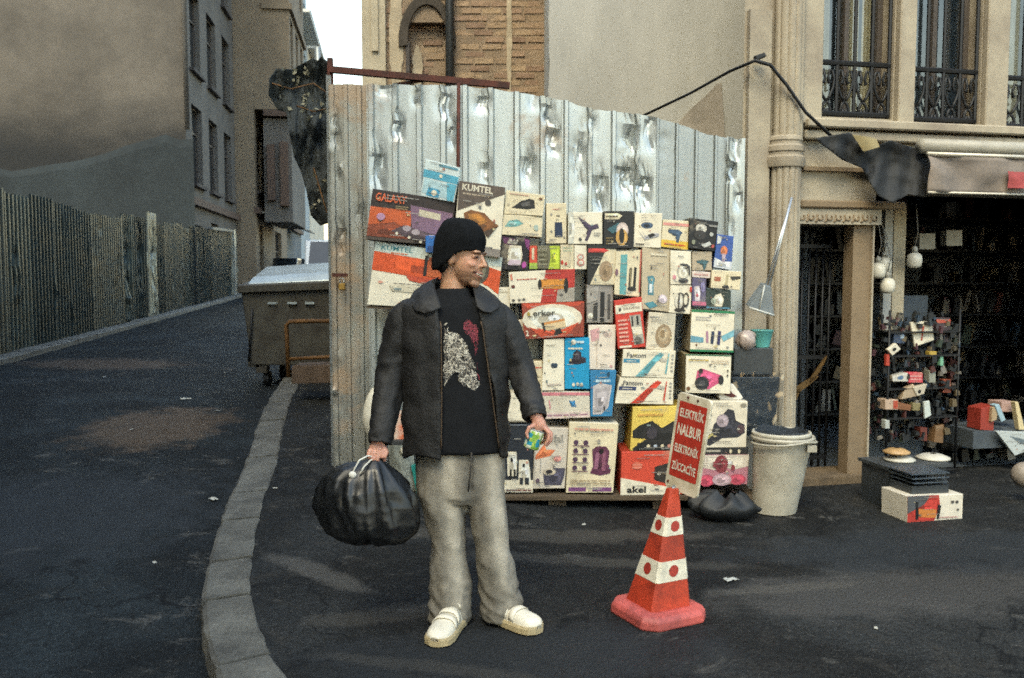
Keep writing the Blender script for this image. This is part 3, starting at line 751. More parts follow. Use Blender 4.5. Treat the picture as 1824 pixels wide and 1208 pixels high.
# shared brick meshes
BM = []
for q in range(5):
    m_ = MB(); L, H, D = 0.24, 0.078, 0.010
    j = lambda: random.uniform(-0.004, 0.004)
    f = [Vector((-L / 2 + j(), -D + j(), 0.004 + j())), Vector((L / 2 + j(), -D + j(), 0.004 + j())), Vector((L / 2 + j(), -D + j(), H - 0.012 + j())), Vector((-L / 2 + j(), -D + j(), H - 0.012 + j()))]
    g = [Vector((-L / 2, 0.02, 0)), Vector((L / 2, 0.02, 0)), Vector((L / 2, 0.02, H)), Vector((-L / 2, 0.02, H))]
    m_.hexa(f, g); BM.append(m_.mesh('brick', M_BRICK, Vector((0, 0, 0))))
def patch(x, z):     # plaster left on the wall: no brick shows there
    return nz(x * 1.3 + 4, z * 0.7) > 0.34 or (x < P(690, 60, YB).x)
row = 0; z = hz_(700, 165) + 0.25
zlo = P(800, 178, YB).z
z = zlo; nb = 0
rwl = wloc(ruin)
while z < P(800, -8, YB).z:
    x = xl + 0.14 + (0.13 if row % 2 else 0)
    while x < xr - 0.1:
        inwin = xa + 0.1 < x < xb - 0.1 and z < zar - 0.3
        nearwin = xa - 0.16 < x < xb + 0.16 and not inwin and z < zar
        if not nearwin and (inwin or not patch(x, z)) and nb < 300:
            o = bpy.data.objects.new('brick', BM[random.randrange(5)]); COLL.objects.link(o); o.parent = ruin
            o.location = Vector((x, YB + (0.155 if inwin else 0.0) + random.uniform(-0.006, 0.012), z)) - rwl
            o.rotation_euler = (0, random.uniform(-0.02, 0.02), random.uniform(-0.03, 0.03)); nb += 1
        x += 0.262 * random.uniform(0.9, 1.1)
    z += 0.092; row += 1
# window surround: arch and jambs in stone
mb = MB(); arch = []
cxw = (xa + xb) / 2; rw = (xb - xa) / 2
pts = [(xa, zar - 0.55)] + [(cxw - rw * math.cos(t), zar - 0.45 + 0.42 * math.sin(t)) for t in [k * math.pi / 12 for k in range(13)]] + [(xb, zar - 0.55)]
rs = []
for k, (x, z) in enumerate(pts):
    dx = x - cxw; dz = z - (zar - 0.5); L = math.hypot(dx, dz) or 1; ex, ez = dx / L * 0.12, dz / L * 0.12
    rs.append([Vector((x, YB - 0.05, z)), Vector((x + ex, YB - 0.06, z + ez)), Vector((x + ex, YB + 0.02, z + ez)), Vector((x, YB + 0.02, z))])
mb.rings(rs); o = mb.build('arch', mat('dark_arch_stone', C('#4a4238'), 0.9, var=0.4, kind='World'), ruin); fix_normals(o)
mb = MB(); mb.box(xa - 0.03, xa + 0.02, YB - 0.03, YB + 0.1, 2.0, zar - 0.5); mb.build('jamb', M_SILL, ruin)
mb = MB(); a = P(802, 80, YB); mb.tube([Vector((a.x, YB - 0.12, 1.5)), Vector((a.x, YB - 0.12, zt))], 0.055, 8); mb.build('drainpipe', mat('black_pipe', (0.02, 0.022, 0.022), 0.5, var=0.3), ruin, smooth=True)
# cream corner pilaster with a raised panel
mb = MB()
x0, x1 = P(649, 60, YB).x, P(688, 60, YB).x
mb.box(x0 - 0.02, x1, YB - 0.09, YB + 0.3, 0, zt); mb.build('corner_pilaster', M_CREAM, ruin)
mb = MB(); zb_ = P(668, 95, YB).z; mb.box(P(664, 60, YB).x, P(676, 60, YB).x, YB - 0.13, YB - 0.088, zb_, zt); mb.build('raised_panel', M_CREAM, ruin)
# plaster patches standing proud, broken outlines
for (px, py, sx, sz, sd_) in ((706, 60, 0.09, 0.8, 1), (907, 60, 0.035, 0.9, 8), (742, 120, 0.07, 0.3, 15)):
    c_ = P(px, py, YB); mb = MB(); n_ = 40; yo = YB - 0.022 if not (xa < c_.x < xb) else YB + 0.11
    ring = [Vector((c_.x + sx * math.cos(2 * math.pi * k / n_) * (1 + 0.35 * nz(k * 0.55, sd_) + 0.2 * nz(k * 1.7, sd_)), yo, c_.z + sz * math.sin(2 * math.pi * k / n_) * (1 + 0.3 * nz(k * 0.7, sd_ + 9)))) for k in range(n_)]
    mb.rings([ring, [p + Vector((0, 0.05, 0)) for p in ring]]); o = mb.build('plaster_patch', M_PLASTP, ruin); fix_normals(o)

# plain grey party wall right of the ruin
M_PARTY = mat('grey_render', C('#a9a8a1'), 0.92, var=0.18, scale=0.9, bmp=0.3, bscale=14, bdist=0.006, kind='World', stretch=(1, 1, 0.35))
YW = 10.4
pw = thing('party_wall', (P(1170, 150, YW).x, YW, 0), 'plain grey rendered wall rising between the brick building and the shop', 'building')
xw0, xw1 = P(978, 60, YW).x, P(1480, 60, YW).x
mb = MB(); mb.grid(lambda i, j: Vector((lerp(xw0 + 0.02 * nz(j * 40), xw1, i), YW + 0.02 * nz(i * 9, j * 7), lerp(0, 9.5, j))), 24, 60)
mb.poly([Vector((xw0, YW, 0)), Vector((xw0, YW, 9.5)), Vector((xw0, YW + 1.6, 9.5)), Vector((xw0, YW + 1.6, 0))])
mb.build('rendered_wall', M_PARTY, pw)
# bare brown gusset where an old roof met the wall
mb = MB(); ring = [P(px, py, YW) for px, py in ((1196, 234), (1228, 196), (1258, 170), (1276, 150), (1284, 150), (1288, 205), (1290, 250), (1200, 250))]
ring = [p + Vector((0, -0.03, 0)) for p in ring]; mb.rings([ring, [p + Vector((0, 0.05, 0)) for p in ring]])
o = mb.build('bare_patch', mat('bare_render_brown', C('#9c9488'), 0.95, var=0.3, scale=3, bmp=0.4, kind='World'), pw); fix_normals(o)

# ------------------------------------------------------------------ shop building on the right
ANG = R(13)
FU = Vector((math.cos(ANG), math.sin(ANG), 0)); FN = Vector((math.sin(ANG), -math.cos(ANG), 0))   # FN points to the street
FA = P(1390, 489, 6.50); FA.z = 0
def TF(u, o, z): return FA + FU * u + FN * o + Vector((0, 0, z))
def fhit(px, py, o=0.0):
    d = ray(px, py); c0 = Vector((0, 0, CAMH)); q = FA + FN * o
    t = (q - c0).dot(FN) / d.dot(FN); p = c0 + d * t
    return (p - FA).dot(FU), p.z
def fu(px, py=500, o=0.0): return fhit(px, py, o)[0]
def fz(px, py, o=0.0): return fhit(px, py, o)[1]
M_STUCCO = mat('cream_stucco', C('#a39985'), 0.8, var=0.3, scale=2.2, bmp=0.3, bscale=26, kind='World', col2=C('#84796a'))
M_STUCCO2 = mat('tan_stucco', C('#7d6b53'), 0.8, var=0.3, scale=2.2, bmp=0.25, kind='World')
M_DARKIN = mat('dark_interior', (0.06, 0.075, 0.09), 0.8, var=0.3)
M_IRON = mat('black_iron', (0.012, 0.013, 0.015), 0.5, 0.3, var=0.3)
shop = thing('shop_building', TF(1.5, 0, 0), 'cream corner building with fluted column, dark shop front and grilled upper windows', 'building')
ztopb = 6.6
dz1 = fz(1480, 400); du0, du1 = fu(1411), fu(1553)
su0, su1 = fu(1556), fu(2150)
sz1 = fz(1700, 345)
w1 = (fu(1461, 100), fu(1592, 100), fz(1520, 210), 5.6); w2 = (fu(1624, 100), fu(1748, 100), fz(1685, 220), 5.6); w3 = (fu(1789, 100), fu(1940, 100), fz(1830, 232), 5.6)
mb = MB(); wall_holes(mb, TF, fu(1318), 9.0, -0.2, ztopb, [(du0, du1, -0.2, dz1), (su0, su1, -0.2, sz1), w1, w2, w3], 0.25)
mb.poly([TF(fu(1318), 0, -0.2), TF(fu(1318), 0, ztopb), TF(fu(1318), 0, ztopb) + Vector((1.7, 5, 0)), TF(fu(1318), 0, -0.2) + Vector((1.7, 5, 0))])
mb.build('facade', M_STUCCO, shop)
# closed rear shell so that no light leaks in
mb = MB(); a_, b_ = fu(1322) + 0.16, 8.98
a2_ = a_ + 1.9
mb.poly([TF(a2_, -3.0, -0.2), TF(b_, -3.0, -0.2), TF(b_, -3.0, ztopb), TF(a2_, -3.0, ztopb)]); mb.poly([TF(b_, -0.01, -0.2), TF(b_, -3.0, -0.2), TF(b_, -3.0, ztopb), TF(b_, -0.01, ztopb)])
mb.poly([TF(a_, -0.26, ztopb), TF(b_, -0.26, ztopb), TF(b_, -3.0, ztopb), TF(a2_, -3.0, ztopb)]); mb.poly([TF(a_, -0.26, sz1 + 0.35), TF(b_, -0.26, sz1 + 0.35), TF(b_, -3.0, sz1 + 0.35), TF(a2_, -3.0, sz1 + 0.35)])
mb.poly([TF(a_, -0.26, -0.2), TF(a2_, -3.0, -0.2), TF(a2_, -3.0, ztopb), TF(a_, -0.26, ztopb)])
mb.poly([TF(a_, -0.26, 0.004), TF(b_, -0.26, 0.004), TF(b_, -3.0, 0.004), TF(a2_, -3.0, 0.004)])
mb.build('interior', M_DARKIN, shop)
# partition between doorway and shop
mb = MB(); tbox(mb, TF, fu(1521), fu(1554), -0.14, -0.02, -0.2, dz1); mb.build('door_jamb', M_STUCCO2, shop)
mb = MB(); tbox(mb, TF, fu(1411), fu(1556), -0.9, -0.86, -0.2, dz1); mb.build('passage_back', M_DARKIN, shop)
mb = MB(); tbox(mb, TF, fu(1408), fu(1560), -0.3, 0.06, -0.1, 0.055); mb.build('doorstep', mat('worn_step', C('#6b5b45'), 0.85, var=0.5, scale=6, kind='World'), shop)
# pilaster strip and fluted half column
mb = MB(); tbox(mb, TF, fu(1322), fu(1360), 0.0, 0.05, -0.1, fz(1340, 20)); mb.build('pilaster_strip', M_STUCCO, shop)
def column(uc, zb0, zt0, r, nfl, o0):
    m_ = MB(); n_ = nfl * 6; prof = []
    for k in range(n_ + 1):
        a = math.pi * k / n_; fl = abs(math.sin(a * nfl))
        rr = r * (0.90 + 0.10 * min(1, fl * 1.6))
        prof.append((-rr * math.cos(a), rr * math.sin(a)))
    m_.rings([[TF(uc + x, o0 + y, z) for x, y in prof] for z in (zb0, lerp(zb0, zt0, .5), zt0)], closed=False, cap=False)
    return m_
uc = fu(1386, 600); rcol = (fu(1411) - fu(1361)) / 2
o = column(uc, 0.0, fz(1386, 292), rcol, 7, 0.045).build('column_shaft', M_STUCCO, shop); shade_auto(o, 50)
mb = MB(); prof = [(1.0, 0), (1.22, 0.0), (1.3, 0.03), (1.3, 0.06), (1.16, 0.075), (1.16, 0.09), (1.24, 0.1), (1.24, 0.13), (1.08, 0.145), (1.08, 0.16), (1.14, 0.17), (1.10, 0.19), (0.95, 0.20)]
z0 = fz(1386, 300); rs = []
for (r_, dz_) in prof: rs.append([TF(uc - rcol * r_ * math.cos(math.pi * k / 20), 0.03 + rcol * r_ * math.sin(math.pi * k / 20), z0 + dz_ * 1.1) for k in range(21)])
mb.rings(rs, closed=False, cap=False); mb.poly(list(reversed(rs[0]))); mb.poly(rs[-1]); o = mb.build('capital', M_STUCCO, shop); shade_auto(o, 30)
o = column(uc + 0.02, z0 + 0.21, ztopb, rcol * 1.02, 6, 0.02).build('upper_shaft', M_STUCCO, shop); shade_auto(o, 50)
mb = MB(); a = z0 - 0.0; tbox(mb, TF, uc - rcol * 1.2, uc + rcol * 1.2, 0.02, 0.04 + rcol * 1.15, 0.0, 0.12); o = mb.build('column_base', M_STUCCO, shop); bevel(o, 0.02)
# window piers, sills and mouldings
for (a, b) in ((1421, 1459), (1594, 1623), (1749, 1788)):
    mb = MB(); tbox(mb, TF, fu(a, 100), fu(b, 100), 0.002, 0.06, fz(a, 222 if a < 1500 else (225 if a < 1700 else 240)), ztopb); o = mb.build('window_pier', M_STUCCO, shop); bevel(o, 0.008)
mb = MB(); tbox(mb, TF, fu(1421), 6.0, 0.0, 0.10, fz(1500, 232), fz(1500, 216)); o = mb.build('sill_course', M_STUCCO, shop); bevel(o, 0.01)
mb = MB(); tbox(mb, TF, fu(1421), 6.0, 0.0, 0.06, fz(1500, 252), fz(1500, 236)); o = mb.build('moulding', M_STUCCO, shop); bevel(o, 0.01)
mb = MB(); tbox(mb, TF, fu(1421), fu(1640), 0.0, 0.045, fz(1480, 306), fz(1480, 299)); mb.build('moulding', M_STUCCO2, shop)
mb = MB(); tbox(mb, TF, fu(1416), fu(1600), 0.0, 0.06, fz(1480, 372), fz(1480, 358)); o = mb.build('moulding', M_STUCCO2, shop); bevel(o, 0.01)
mb = MB(); tbox(mb, TF, fu(1412), fu(1562), 0.0, 0.035, fz(1480, 400), fz(1480, 373)); fr = mb.build('frieze', M_STUCCO, shop)
zc_ = fz(1480, 387); ps = (fu(1556) - fu(1412)) / 9
for k in range(9):     # running scroll, one piece per wave
    m_ = MB(); c_ = fu(1412) + ps * (k + 0.5); pts = []
    for t in range(15):
        a = t / 14 * 4.6; rr = 0.034 * (1 - t / 19)
        pts.append(TF(c_ + 0.01 + rr * math.cos(a + 2.6), 0.038, zc_ + rr * math.sin(a + 2.6)))
    pts = [TF(c_ - ps * 0.5, 0.038, zc_ - 0.036), TF(c_ - ps * 0.3, 0.038, zc_ - 0.03)] + pts
    m_.tube(pts, 0.0075, 5); m_.build('scroll', M_STUCCO2, fr, smooth=True)
# upper windows: frame, curtain, glass, wrought iron grille
M_CURT = mat('net_curtain', C('#b5b0a2'), 0.9, var=0.35, scale=4, stretch=(8, 8, 0.6))
M_CURT2 = mat('cream_curtain', C('#c4b698'), 0.9, var=0.3, scale=4, stretch=(8, 8, 0.6))
M_GLASS = glass('window_glass')
for wi, (a, b, z0, z1) in enumerate((w1, w2, w3)):
    mb = MB(); t = 0.045; r0, r1 = -0.2, -0.14; wdt = b - a
    for (p, q, c, d) in [(a, a + t, z0, z1), (b - t, b, z0, z1), (a + t, b - t, z0, z0 + t), (lerp(a, b, .47), lerp(a, b, .53), z0 + t, z1)]: tbox(mb, TF, p, q, r0, r1, c, d)
    wo_ = mb.build('window', M_FRAME, shop)
    mb = MB(); mb.poly([TF(a, -0.17, z0), TF(b, -0.17, z0), TF(b, -0.17, z1), TF(a, -0.17, z1)]); mb.build('glass_pane', M_GLASS, wo_)
    cur = {0: ((0.03, 0.17, M_CURT), (0.22, 0.42, M_CURT), (0.5, 0.6, M_CURT2), (0.68, 0.82, M_CURT2), (0.86, 0.99, M_CURT2)), 1: ((0.12, 0.2, M_CURT), (0.24, 0.32, M_CURT), (0.55, 0.64, M_CURT2)), 2: ((0.3, 0.5, M_CURT),)}[wi]
    for (c0_, c1_, m_) in cur:
        mb = MB(); mb.grid(lambda i, j: TF(lerp(a + wdt * c0_, a + wdt * c1_, i), -0.28 + 0.018 * math.sin(i * 17 + j * 0.6), lerp(z0 + 0.02, z1, j)), 22, 4); mb.build('curtain', m_, wo_, smooth=True)
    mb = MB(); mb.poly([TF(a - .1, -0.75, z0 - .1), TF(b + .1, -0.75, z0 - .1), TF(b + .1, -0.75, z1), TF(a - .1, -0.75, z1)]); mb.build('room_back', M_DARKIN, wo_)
    g = MB(); og = -0.03; zr = lerp(z0, fz(1520, 112), 1.0) if wi == 0 else z0 + (fz(1520, 112) - w1[2])
    for z in (z0 + 0.03, zr): g.tube([TF(a + 0.01, og, z), TF(b - 0.01, og, z)], 0.02, 6)
    for k in range(5): u = lerp(a + 0.015, b - 0.015, k / 4); g.tube([TF(u, og, z0 + 0.02), TF(u, og, z1)], 0.014, 6)
    g.build('window_grille', M_IRON, shop)
    for k in range(4):      # heart scrolls between the bars
        s_ = MB(); c_ = lerp(a, b, (k + 0.5) / 4); hw = wdt / 8 * 0.86; H = zr - z0
        for sg in (-1, 1):
            pts = [TF(c_ + sg * hw * x, og - 0.002, z0 + H * y) for x, y in ((0.05, 0.30), (0.45, 0.40), (0.85, 0.56), (0.95, 0.72), (0.75, 0.86), (0.42, 0.88), (0.2, 0.74), (0.3, 0.62), (0.48, 0.66))]
            s_.tube(pts, 0.0105, 5)
            pts = [TF(c_ + sg * hw * x, og - 0.002, z0 + H * y) for x, y in ((0.05, 0.30), (0.3, 0.26), (0.55, 0.16), (0.45, 0.07), (0.22, 0.08), (0.2, 0.17))]
            s_.tube(pts, 0.0105, 5)
        s_.build('scroll', M_IRON, shop, smooth=True)
# iron gate in the doorway
gate = thing('iron_gate', TF((fu(1411) + fu(1521)) / 2, -0.2, 0.05), 'dark iron bar gate in the shadowed doorway beside the column', 'gate')
ga, gb = fu(1416), fu(1519)
for k in range(9):
    u = lerp(ga, gb, k / 8); m_ = MB(); m_.tube([TF(u, -0.3, 0.06), TF(u, -0.3, dz1 - 0.03)], 0.01, 6); m_.build('bar', M_IRON, gate, smooth=True)
for z in (0.12, 0.9, 1.75):
    m_ = MB(); tbox(m_, TF, ga, gb, -0.315, -0.285, z, z + 0.03); m_.build('rail', M_IRON, gate)
M_OLDBR = mat('dull_bronze', C('#6d5430'), 0.5, 0.4, var=0.4)
for (px, py, a, L) in ((1432, 705, 0.15, 26), (1468, 695, -0.5, 34), (1450, 720, -1.1, 24), (1495, 665, -1.0, 30)):   # leaf shaped castings
    m_ = MB(); c_ = fu(px, py), fz(px, py); L *= 0.0042; n_ = 10; ring = []
    for k in range(n_):
        t = 2 * math.pi * k / n_; x = L * math.cos(t); y = L * 0.35 * math.sin(t) * (1 - 0.4 * math.cos(t)); ring.append((x * math.cos(a) - y * math.sin(a), -x * math.sin(a) + y * math.cos(a)))
    m_.rings([[TF(c_[0] + x, -0.275, c_[1] + y) for x, y in ring], [TF(c_[0] + x, -0.285, c_[1] + y) for x, y in ring]]); m_.build('leaf_casting', M_OLDBR, gate)
m_ = MB(); c_ = fu(1450, 523), fz(1450, 523); tbox(m_, TF, c_[0] - 0.035, c_[0] + 0.035, -0.28, -0.272, c_[1] - 0.04, c_[1] + 0.04)
tag(m_.build('notice_card', mat('red_card', C('#a8312c'), 0.6, var=0.2)), 'small square red card fixed to the iron gate', 'card')
# ================================================================== STACK OF BOXED APPLIANCES
M_CARD = mat('printed_cardboard', None, 0.55, var=0.24, scale=7, attr=True, col2=(0.36, 0.31, 0.22), kind='World', bmp=0.15, bscale=18)
M_PRINT = mat('print_ink', None, 0.45, var=0.38, scale=28, attr=True, kind='World')
W_, CRM, PAL = C('#dfd7c1'), C('#d6caab'), C('#d0c7b2')
BLK, GRY, DGR, RED, ORG, BLU, TEA, PUR, PNK, YEL, BRN, NAV, LGR, GRN = C('#15171a'), C('#8b8a86'), C('#4a4744'), C('#b83a2e'), C('#cf5b2c'), C('#1787b8'), C('#4f98a0'), C('#5f3558'), C('#cf5b7d'), C('#e0b93c'), C('#6b4526'), C('#25344f'), C('#b9b6ad'), C('#1f7a4f')
GRP = 'boxed appliances stacked against the hoarding'
def bil(q, x, y): return q[0].lerp(q[1], x).lerp(q[3].lerp(q[2], x), y)
rdt = random.Random(21)
def detail(items):
    """printed pictures are never flat: lighter and darker facets inside each shape, plus small print"""
    out = []
    for it in items:
        out.append(it)
        if it[0] == 'p' and len(it[1]) >= 5:
            cx = sum(p[0] for p in it[1]) / len(it[1]); cy = sum(p[1] for p in it[1]) / len(it[1])
            for s, k, dx, dy in ((.72, 1.35, .02, -.02), (.42, .62, -.03, .03), (.22, 1.9, .04, -.03)):
                out.append(('p', [(cx + (x - cx) * s + dx, cy + (y - cy) * s * .9 + dy) for x, y in it[1]], tuple(min(.8, max(.012, c) * k) for c in it[2])))
        elif it[0] == 'e' and it[3] > .09:
            for s, k, dx in ((.74, 1.3, .01), (.45, .7, -.02), (.2, 1.7, .03)):
                out.append(('e', it[1] + dx, it[2] - dx, it[3] * s, it[4] * s, tuple(min(.8, max(.012, c) * k) for c in it[5])))
    for k in range(4):
        x = rdt.uniform(.06, .9); y = rdt.uniform(.1, .92); g = rdt.choice((C('#a9a294'), C('#b07a6a'), C('#7f8d8c'), C('#c2b488'), C('#5d5a58'))); s = rdt.uniform(.015, .04)
        out.append(('e', x, y, s, s * .8, g) if k % 2 else ('r', x, y, x + s * 1.6, y + s, g))
    for k in range(6):
        x = rdt.uniform(.05, .6); y = rdt.choice((rdt.uniform(.03, .14), rdt.uniform(.84, .95), rdt.uniform(.1, .9))); g = rdt.uniform(.18, .4)
        out.append(('l', x, y, min(.97, x + rdt.uniform(.15, .35)), y + .035, 1, (g, g * .95, g * .85)))
    return out
def art(parent, q, items, name='print', step=0.0005, nrm=None, m=None):
    items = detail(items) if name == 'print' else items
    mb = MB(); n = nrm or (q[1] - q[0]).cross(q[3] - q[0]).normalized()
    if nrm is None and n.y > 0: n = -n
    for k, it in enumerate(items):
        off = n * (0.0012 + step * k); t = it[0]
        pt = lambda x, y: bil(q, x, y) + off
        if t == 'r': _, a, b, c, d, col = it; mb.poly([pt(a, b), pt(c, b), pt(c, d), pt(a, d)], col)
        elif t == 'p': mb.poly([pt(x, y) for x, y in it[1]], it[2])
        elif t == 'e':
            _, cx, cy, rx, ry, col = it[:6]; an = it[6] if len(it) > 6 else 0
            pts = []
            for j in range(16):
                x = rx * math.cos(j * math.pi / 8); y = ry * math.sin(j * math.pi / 8)
                pts.append(pt(cx + x * math.cos(an) - y * math.sin(an), cy + x * math.sin(an) + y * math.cos(an)))
            mb.poly(pts, col)
        elif t == 't':
            _, s, a, b, c, d, col = it[:7]; vs_, fs = text_faces(s, it[7] if len(it) > 7 else 0.0); base = len(mb.v)
            for x, y in vs_: mb.vert(pt(lerp(a, c, x), lerp(b, d, y)))
            for f in fs: mb.face([base + i for i in f], col)
        elif t == 'l':       # rows of small print: (x0,y0,x1,y1,rows,col)
            _, a, b, c, d, rows, col = it
            for j in range(rows):
                y = lerp(b, d, (j + 0.5) / rows); h = (d - b) / rows * 0.22; x = a
                while x < c - 0.02:
                    l_ = random.uniform(0.03, 0.12) * (c - a) * 2.2; e = min(c, x + l_)
                    mb.poly([pt(x, y - h), pt(e, y - h), pt(e, y + h), pt(x, y + h)], col); x = e + 0.03 * (c - a)
    o = mb.build(name, m or M_PRINT, parent)
    return o
def box(label, quad, Y=5.86, d=0.26, col=W_, items=(), side=None, name='appliance_box', cat='box', group=GRP, top=None):
    yw = random.uniform(-.012, .012)
    q = [P(x, y, Y + s * yw) for (x, y), s in zip(quad, (-1, 1, 1, -1))]
    jit = [Vector((random.uniform(-1, 1) * .0015, 0, random.uniform(-1, 1) * .0015)) for _ in range(4)]
    bk = [p + Vector((0, d, 0)) + j for p, j in zip(q, jit)]
    mb = MB(); i = [mb.vert(p) for p in q + bk]; sc = side or col
    mb.face((i[3], i[2], i[1], i[0]), col); mb.face((i[4], i[5], i[6], i[7]), sc)
    mb.face((i[0], i[1], i[5], i[4]), top or sc); mb.face((i[2], i[3], i[7], i[6]), sc); mb.face((i[1], i[2], i[6], i[5]), sc); mb.face((i[3], i[0], i[4], i[7]), sc)
    o = mb.build(name, M_CARD); fix_normals(o); tag(o, label, cat, group); bevel(o, 0.0025, 1)
    # thin printed seam where the lid tucks in
    if items: art(o, q, items)
    return o
def rq(x0, y0, x1, y1): return ((x0, y0), (x1, y0), (x1, y1), (x0, y1))

box('pale blue and white box leaning on top of the orange cooker box', ((758, 283), (820, 299), (809, 361), (749, 349)), 5.84, 0.2, C('#c3d0cf'),
    [('r', 0, .27, 1, .48, C('#4f9fb8')), ('p', [(0.05, .5), (.9, .55), (.8, .95), (0.02, .9)], C('#a9c6cc')), ('p', [(.2, .72), (.55, .74), (.52, .97), (.15, .95)], C('#3f93b4')), ('e', .38, .85, .08, .08, W_), ('e', .5, .36, .05, .05, W_), ('p', [(.7, .5), (.98, .5), (.96, .98), (.78, .98)], C('#5aa5bb')), ('r', .4, .04, .95, .1, C('#5b8fa0'))])
box('dark orange and purple box of a gas cooker, top row next to the soiled strip', ((664, 336), (812, 358), (803, 440), (652, 427)), 5.85, 0.3, C('#2b211f'),
    [('r', 0, .34, .5, .92, C('#c2592b')), ('p', [(0, .7), (.3, .6), (.5, .75), (.5, .92), (0, .92)], C('#7e3a22')), ('p', [(.47, .22), (.98, .28), (.98, .8), (.52, .72)], C('#7d6077')), ('p', [(.58, .28), (.84, .33), (.84, .46), (.58, .42)], C('#c9bfa6')), ('p', [(.28, .78), (.42, .64), (.99, .86), (.9, .97), (.55, .92)], C('#4c3d44')),
     ('e', .46, .70, .05, .06, C('#a79aa0')), ('e', .57, .76, .05, .06, C('#a79aa0')), ('e', .77, .84, .05, .06, C('#a79aa0')), ('e', .35, .82, .018, .03, W_), ('e', .5, .88, .018, .03, W_), ('e', .64, .95, .018, .03, W_), ('t', 'GALAXY', .05, .06, .42, .22, C('#d8653a'), .02), ('l', .3, .26, .45, .34, 2, C('#a58f6a')), ('e', .14, .52, .05, .07, C('#b58aa8')), ('r', 0, .93, .55, .99, C('#4a3f38'))])
box('large white box with a brown header and a roast, top row above the beanie', ((818, 322), (900, 334), (890, 460), (806, 448)), 5.83, 0.3, W_,
    [('p', [(0, 0), (1, 0), (1, .10), (.02, .42)], C('#55483f')), ('t', 'KUMTEL', .08, .03, .74, .12, W_, .02), ('l', .1, .14, .68, .19, 1, C('#a89a86')), ('e', .66, .25, .07, .045, C('#4d4742')),
     ('p', [(.16, .44), (.3, .38), (.6, .40), (.78, .5), (.93, .55), (.82, .62), (.68, .72), (.62, .66), (.35, .6), (.2, .56)], C('#7a4a20')), ('p', [(.25, .44), (.5, .42), (.68, .52), (.5, .58), (.3, .54)], C('#a86f2c')), ('p', [(.62, .66), (.9, .56), (.72, .74)], C('#3e2c20')), ('r', 0, .88, 1, .99, C('#837b74'))])
box('wide white box with an orange band, behind the beanie and the shoulder', ((669, 431), (895, 459), (884, 556), (654, 543)), 5.87, 0.3, W_,
    [('r', 0, 0, 1, .17, C('#c9d2c8')), ('t', 'KUMTEL', .05, .03, .3, .11, C('#3e7f86'), .02), ('p', [(0, .14), (.45, .2), (.75, .12), (1, .25), (1, .68), (.85, .45), (.5, .52), (0, .44)], C('#cf5226')), ('l', .13, .12, .26, .16, 1, C('#cf6a3c')),
     ('r', .4, .12, .425, .46, BLK), ('r', .43, .14, .62, .47, C('#b5582c')), ('p', [(.26, .46), (.62, .56), (.6, .66), (.3, .56)], C('#bb4a30')), ('p', [(.15, .66), (.55, .68), (.55, .76), (.18, .75)], C('#cfc6ae')), ('e', .84, .28, .07, .22, C('#4d473c')), ('e', .84, .28, .045, .15, C('#76705c')), ('e', .08, .62, .02, .02, C('#d59a86'))])
box('blue-edged small carton tucked behind the beanie', rq(758, 420, 790, 450), 5.80, 0.06, C('#1d62a8'), [('r', .1, .6, .9, .95, C('#123f78'))])
box('white box of a steam iron with a black iron printed on it', ((902, 339), (971, 348), (967, 385), (897, 381)), 5.86, 0.26, CRM,
    [('p', [(.18, .72), (.4, .4), (.62, .24), (.74, .3), (.78, .66), (.6, .74)], BLK), ('p', [(.4, .5), (.62, .36), (.66, .56), (.46, .64)], C('#565452')), ('l', .1, .08, .6, .16, 1, C('#c58f80')), ('e', .9, .2, .05, .06, BRN)])
box('white box with a teal iron printed on it, under the black-iron box', ((897, 382), (967, 386), (965, 423), (893, 418)), 5.86, 0.26, CRM,
    [('p', [(.06, .6), (.15, .3), (.35, .2), (.52, .4), (.35, .56)], C('#6aa3a0')), ('e', .25, .42, .1, .08, C('#9fc4c0')), ('e', .84, .55, .06, .14, C('#a7b8ae')), ('e', .7, .45, .02, .04, GRY), ('l', .5, .82, .9, .92, 1, GRY)])
box('narrow white box with a dark shaver, beside the iron boxes', rq(973, 362, 1009, 434), 5.87, 0.2, CRM, [('p', [(.42, .47), (.78, .47), (.82, .84), (.42, .84)], NAV), ('r', .5, .3, .68, .33, DGR), ('e', .25, .28, .05, .03, GRY), ('e', .25, .7, .05, .03, GRY), ('l', .3, .12, .7, .18, 1, C('#cf9f90'))])
box('white box with a purple hair dryer on its front', rq(1012, 378, 1073, 435), 5.86, 0.24, W_, [('p', [(.28, .14), (.5, .28), (.66, .42), (.86, .36), (.9, .5), (.7, .56), (.56, .92), (.48, .88), (.6, .56), (.4, .34)], C('#3d3048')), ('p', [(0, 0), (.15, 0), (.2, .5), (.15, .95), (0, 1)], C('#c8c6b8')), ('e', .35, .85, .05, .05, DGR), ('l', .75, .62, .95, .76, 2, GRY)])
box('black box with a hair clipper and a cream label', rq(1075, 376, 1129, 443), 5.855, 0.24, C('#191b1d'), [('p', [(.05, .06), (.5, .06), (.62, .13), (.5, .22), (.05, .22)], CRM), ('l', .08, .1, .48, .18, 1, C('#4a3320')), ('p', [(.12, .48), (.5, .30), (.55, .5), (.3, .6)], C('#34606b')), ('e', .62, .52, .2, .22, C('#c9b9b2')), ('e', .6, .7, .2, .22, C('#c69c54')), ('e', .6, .66, .09, .2, BLK), ('l', .08, .68, .32, .9, 3, C('#77653e'))])
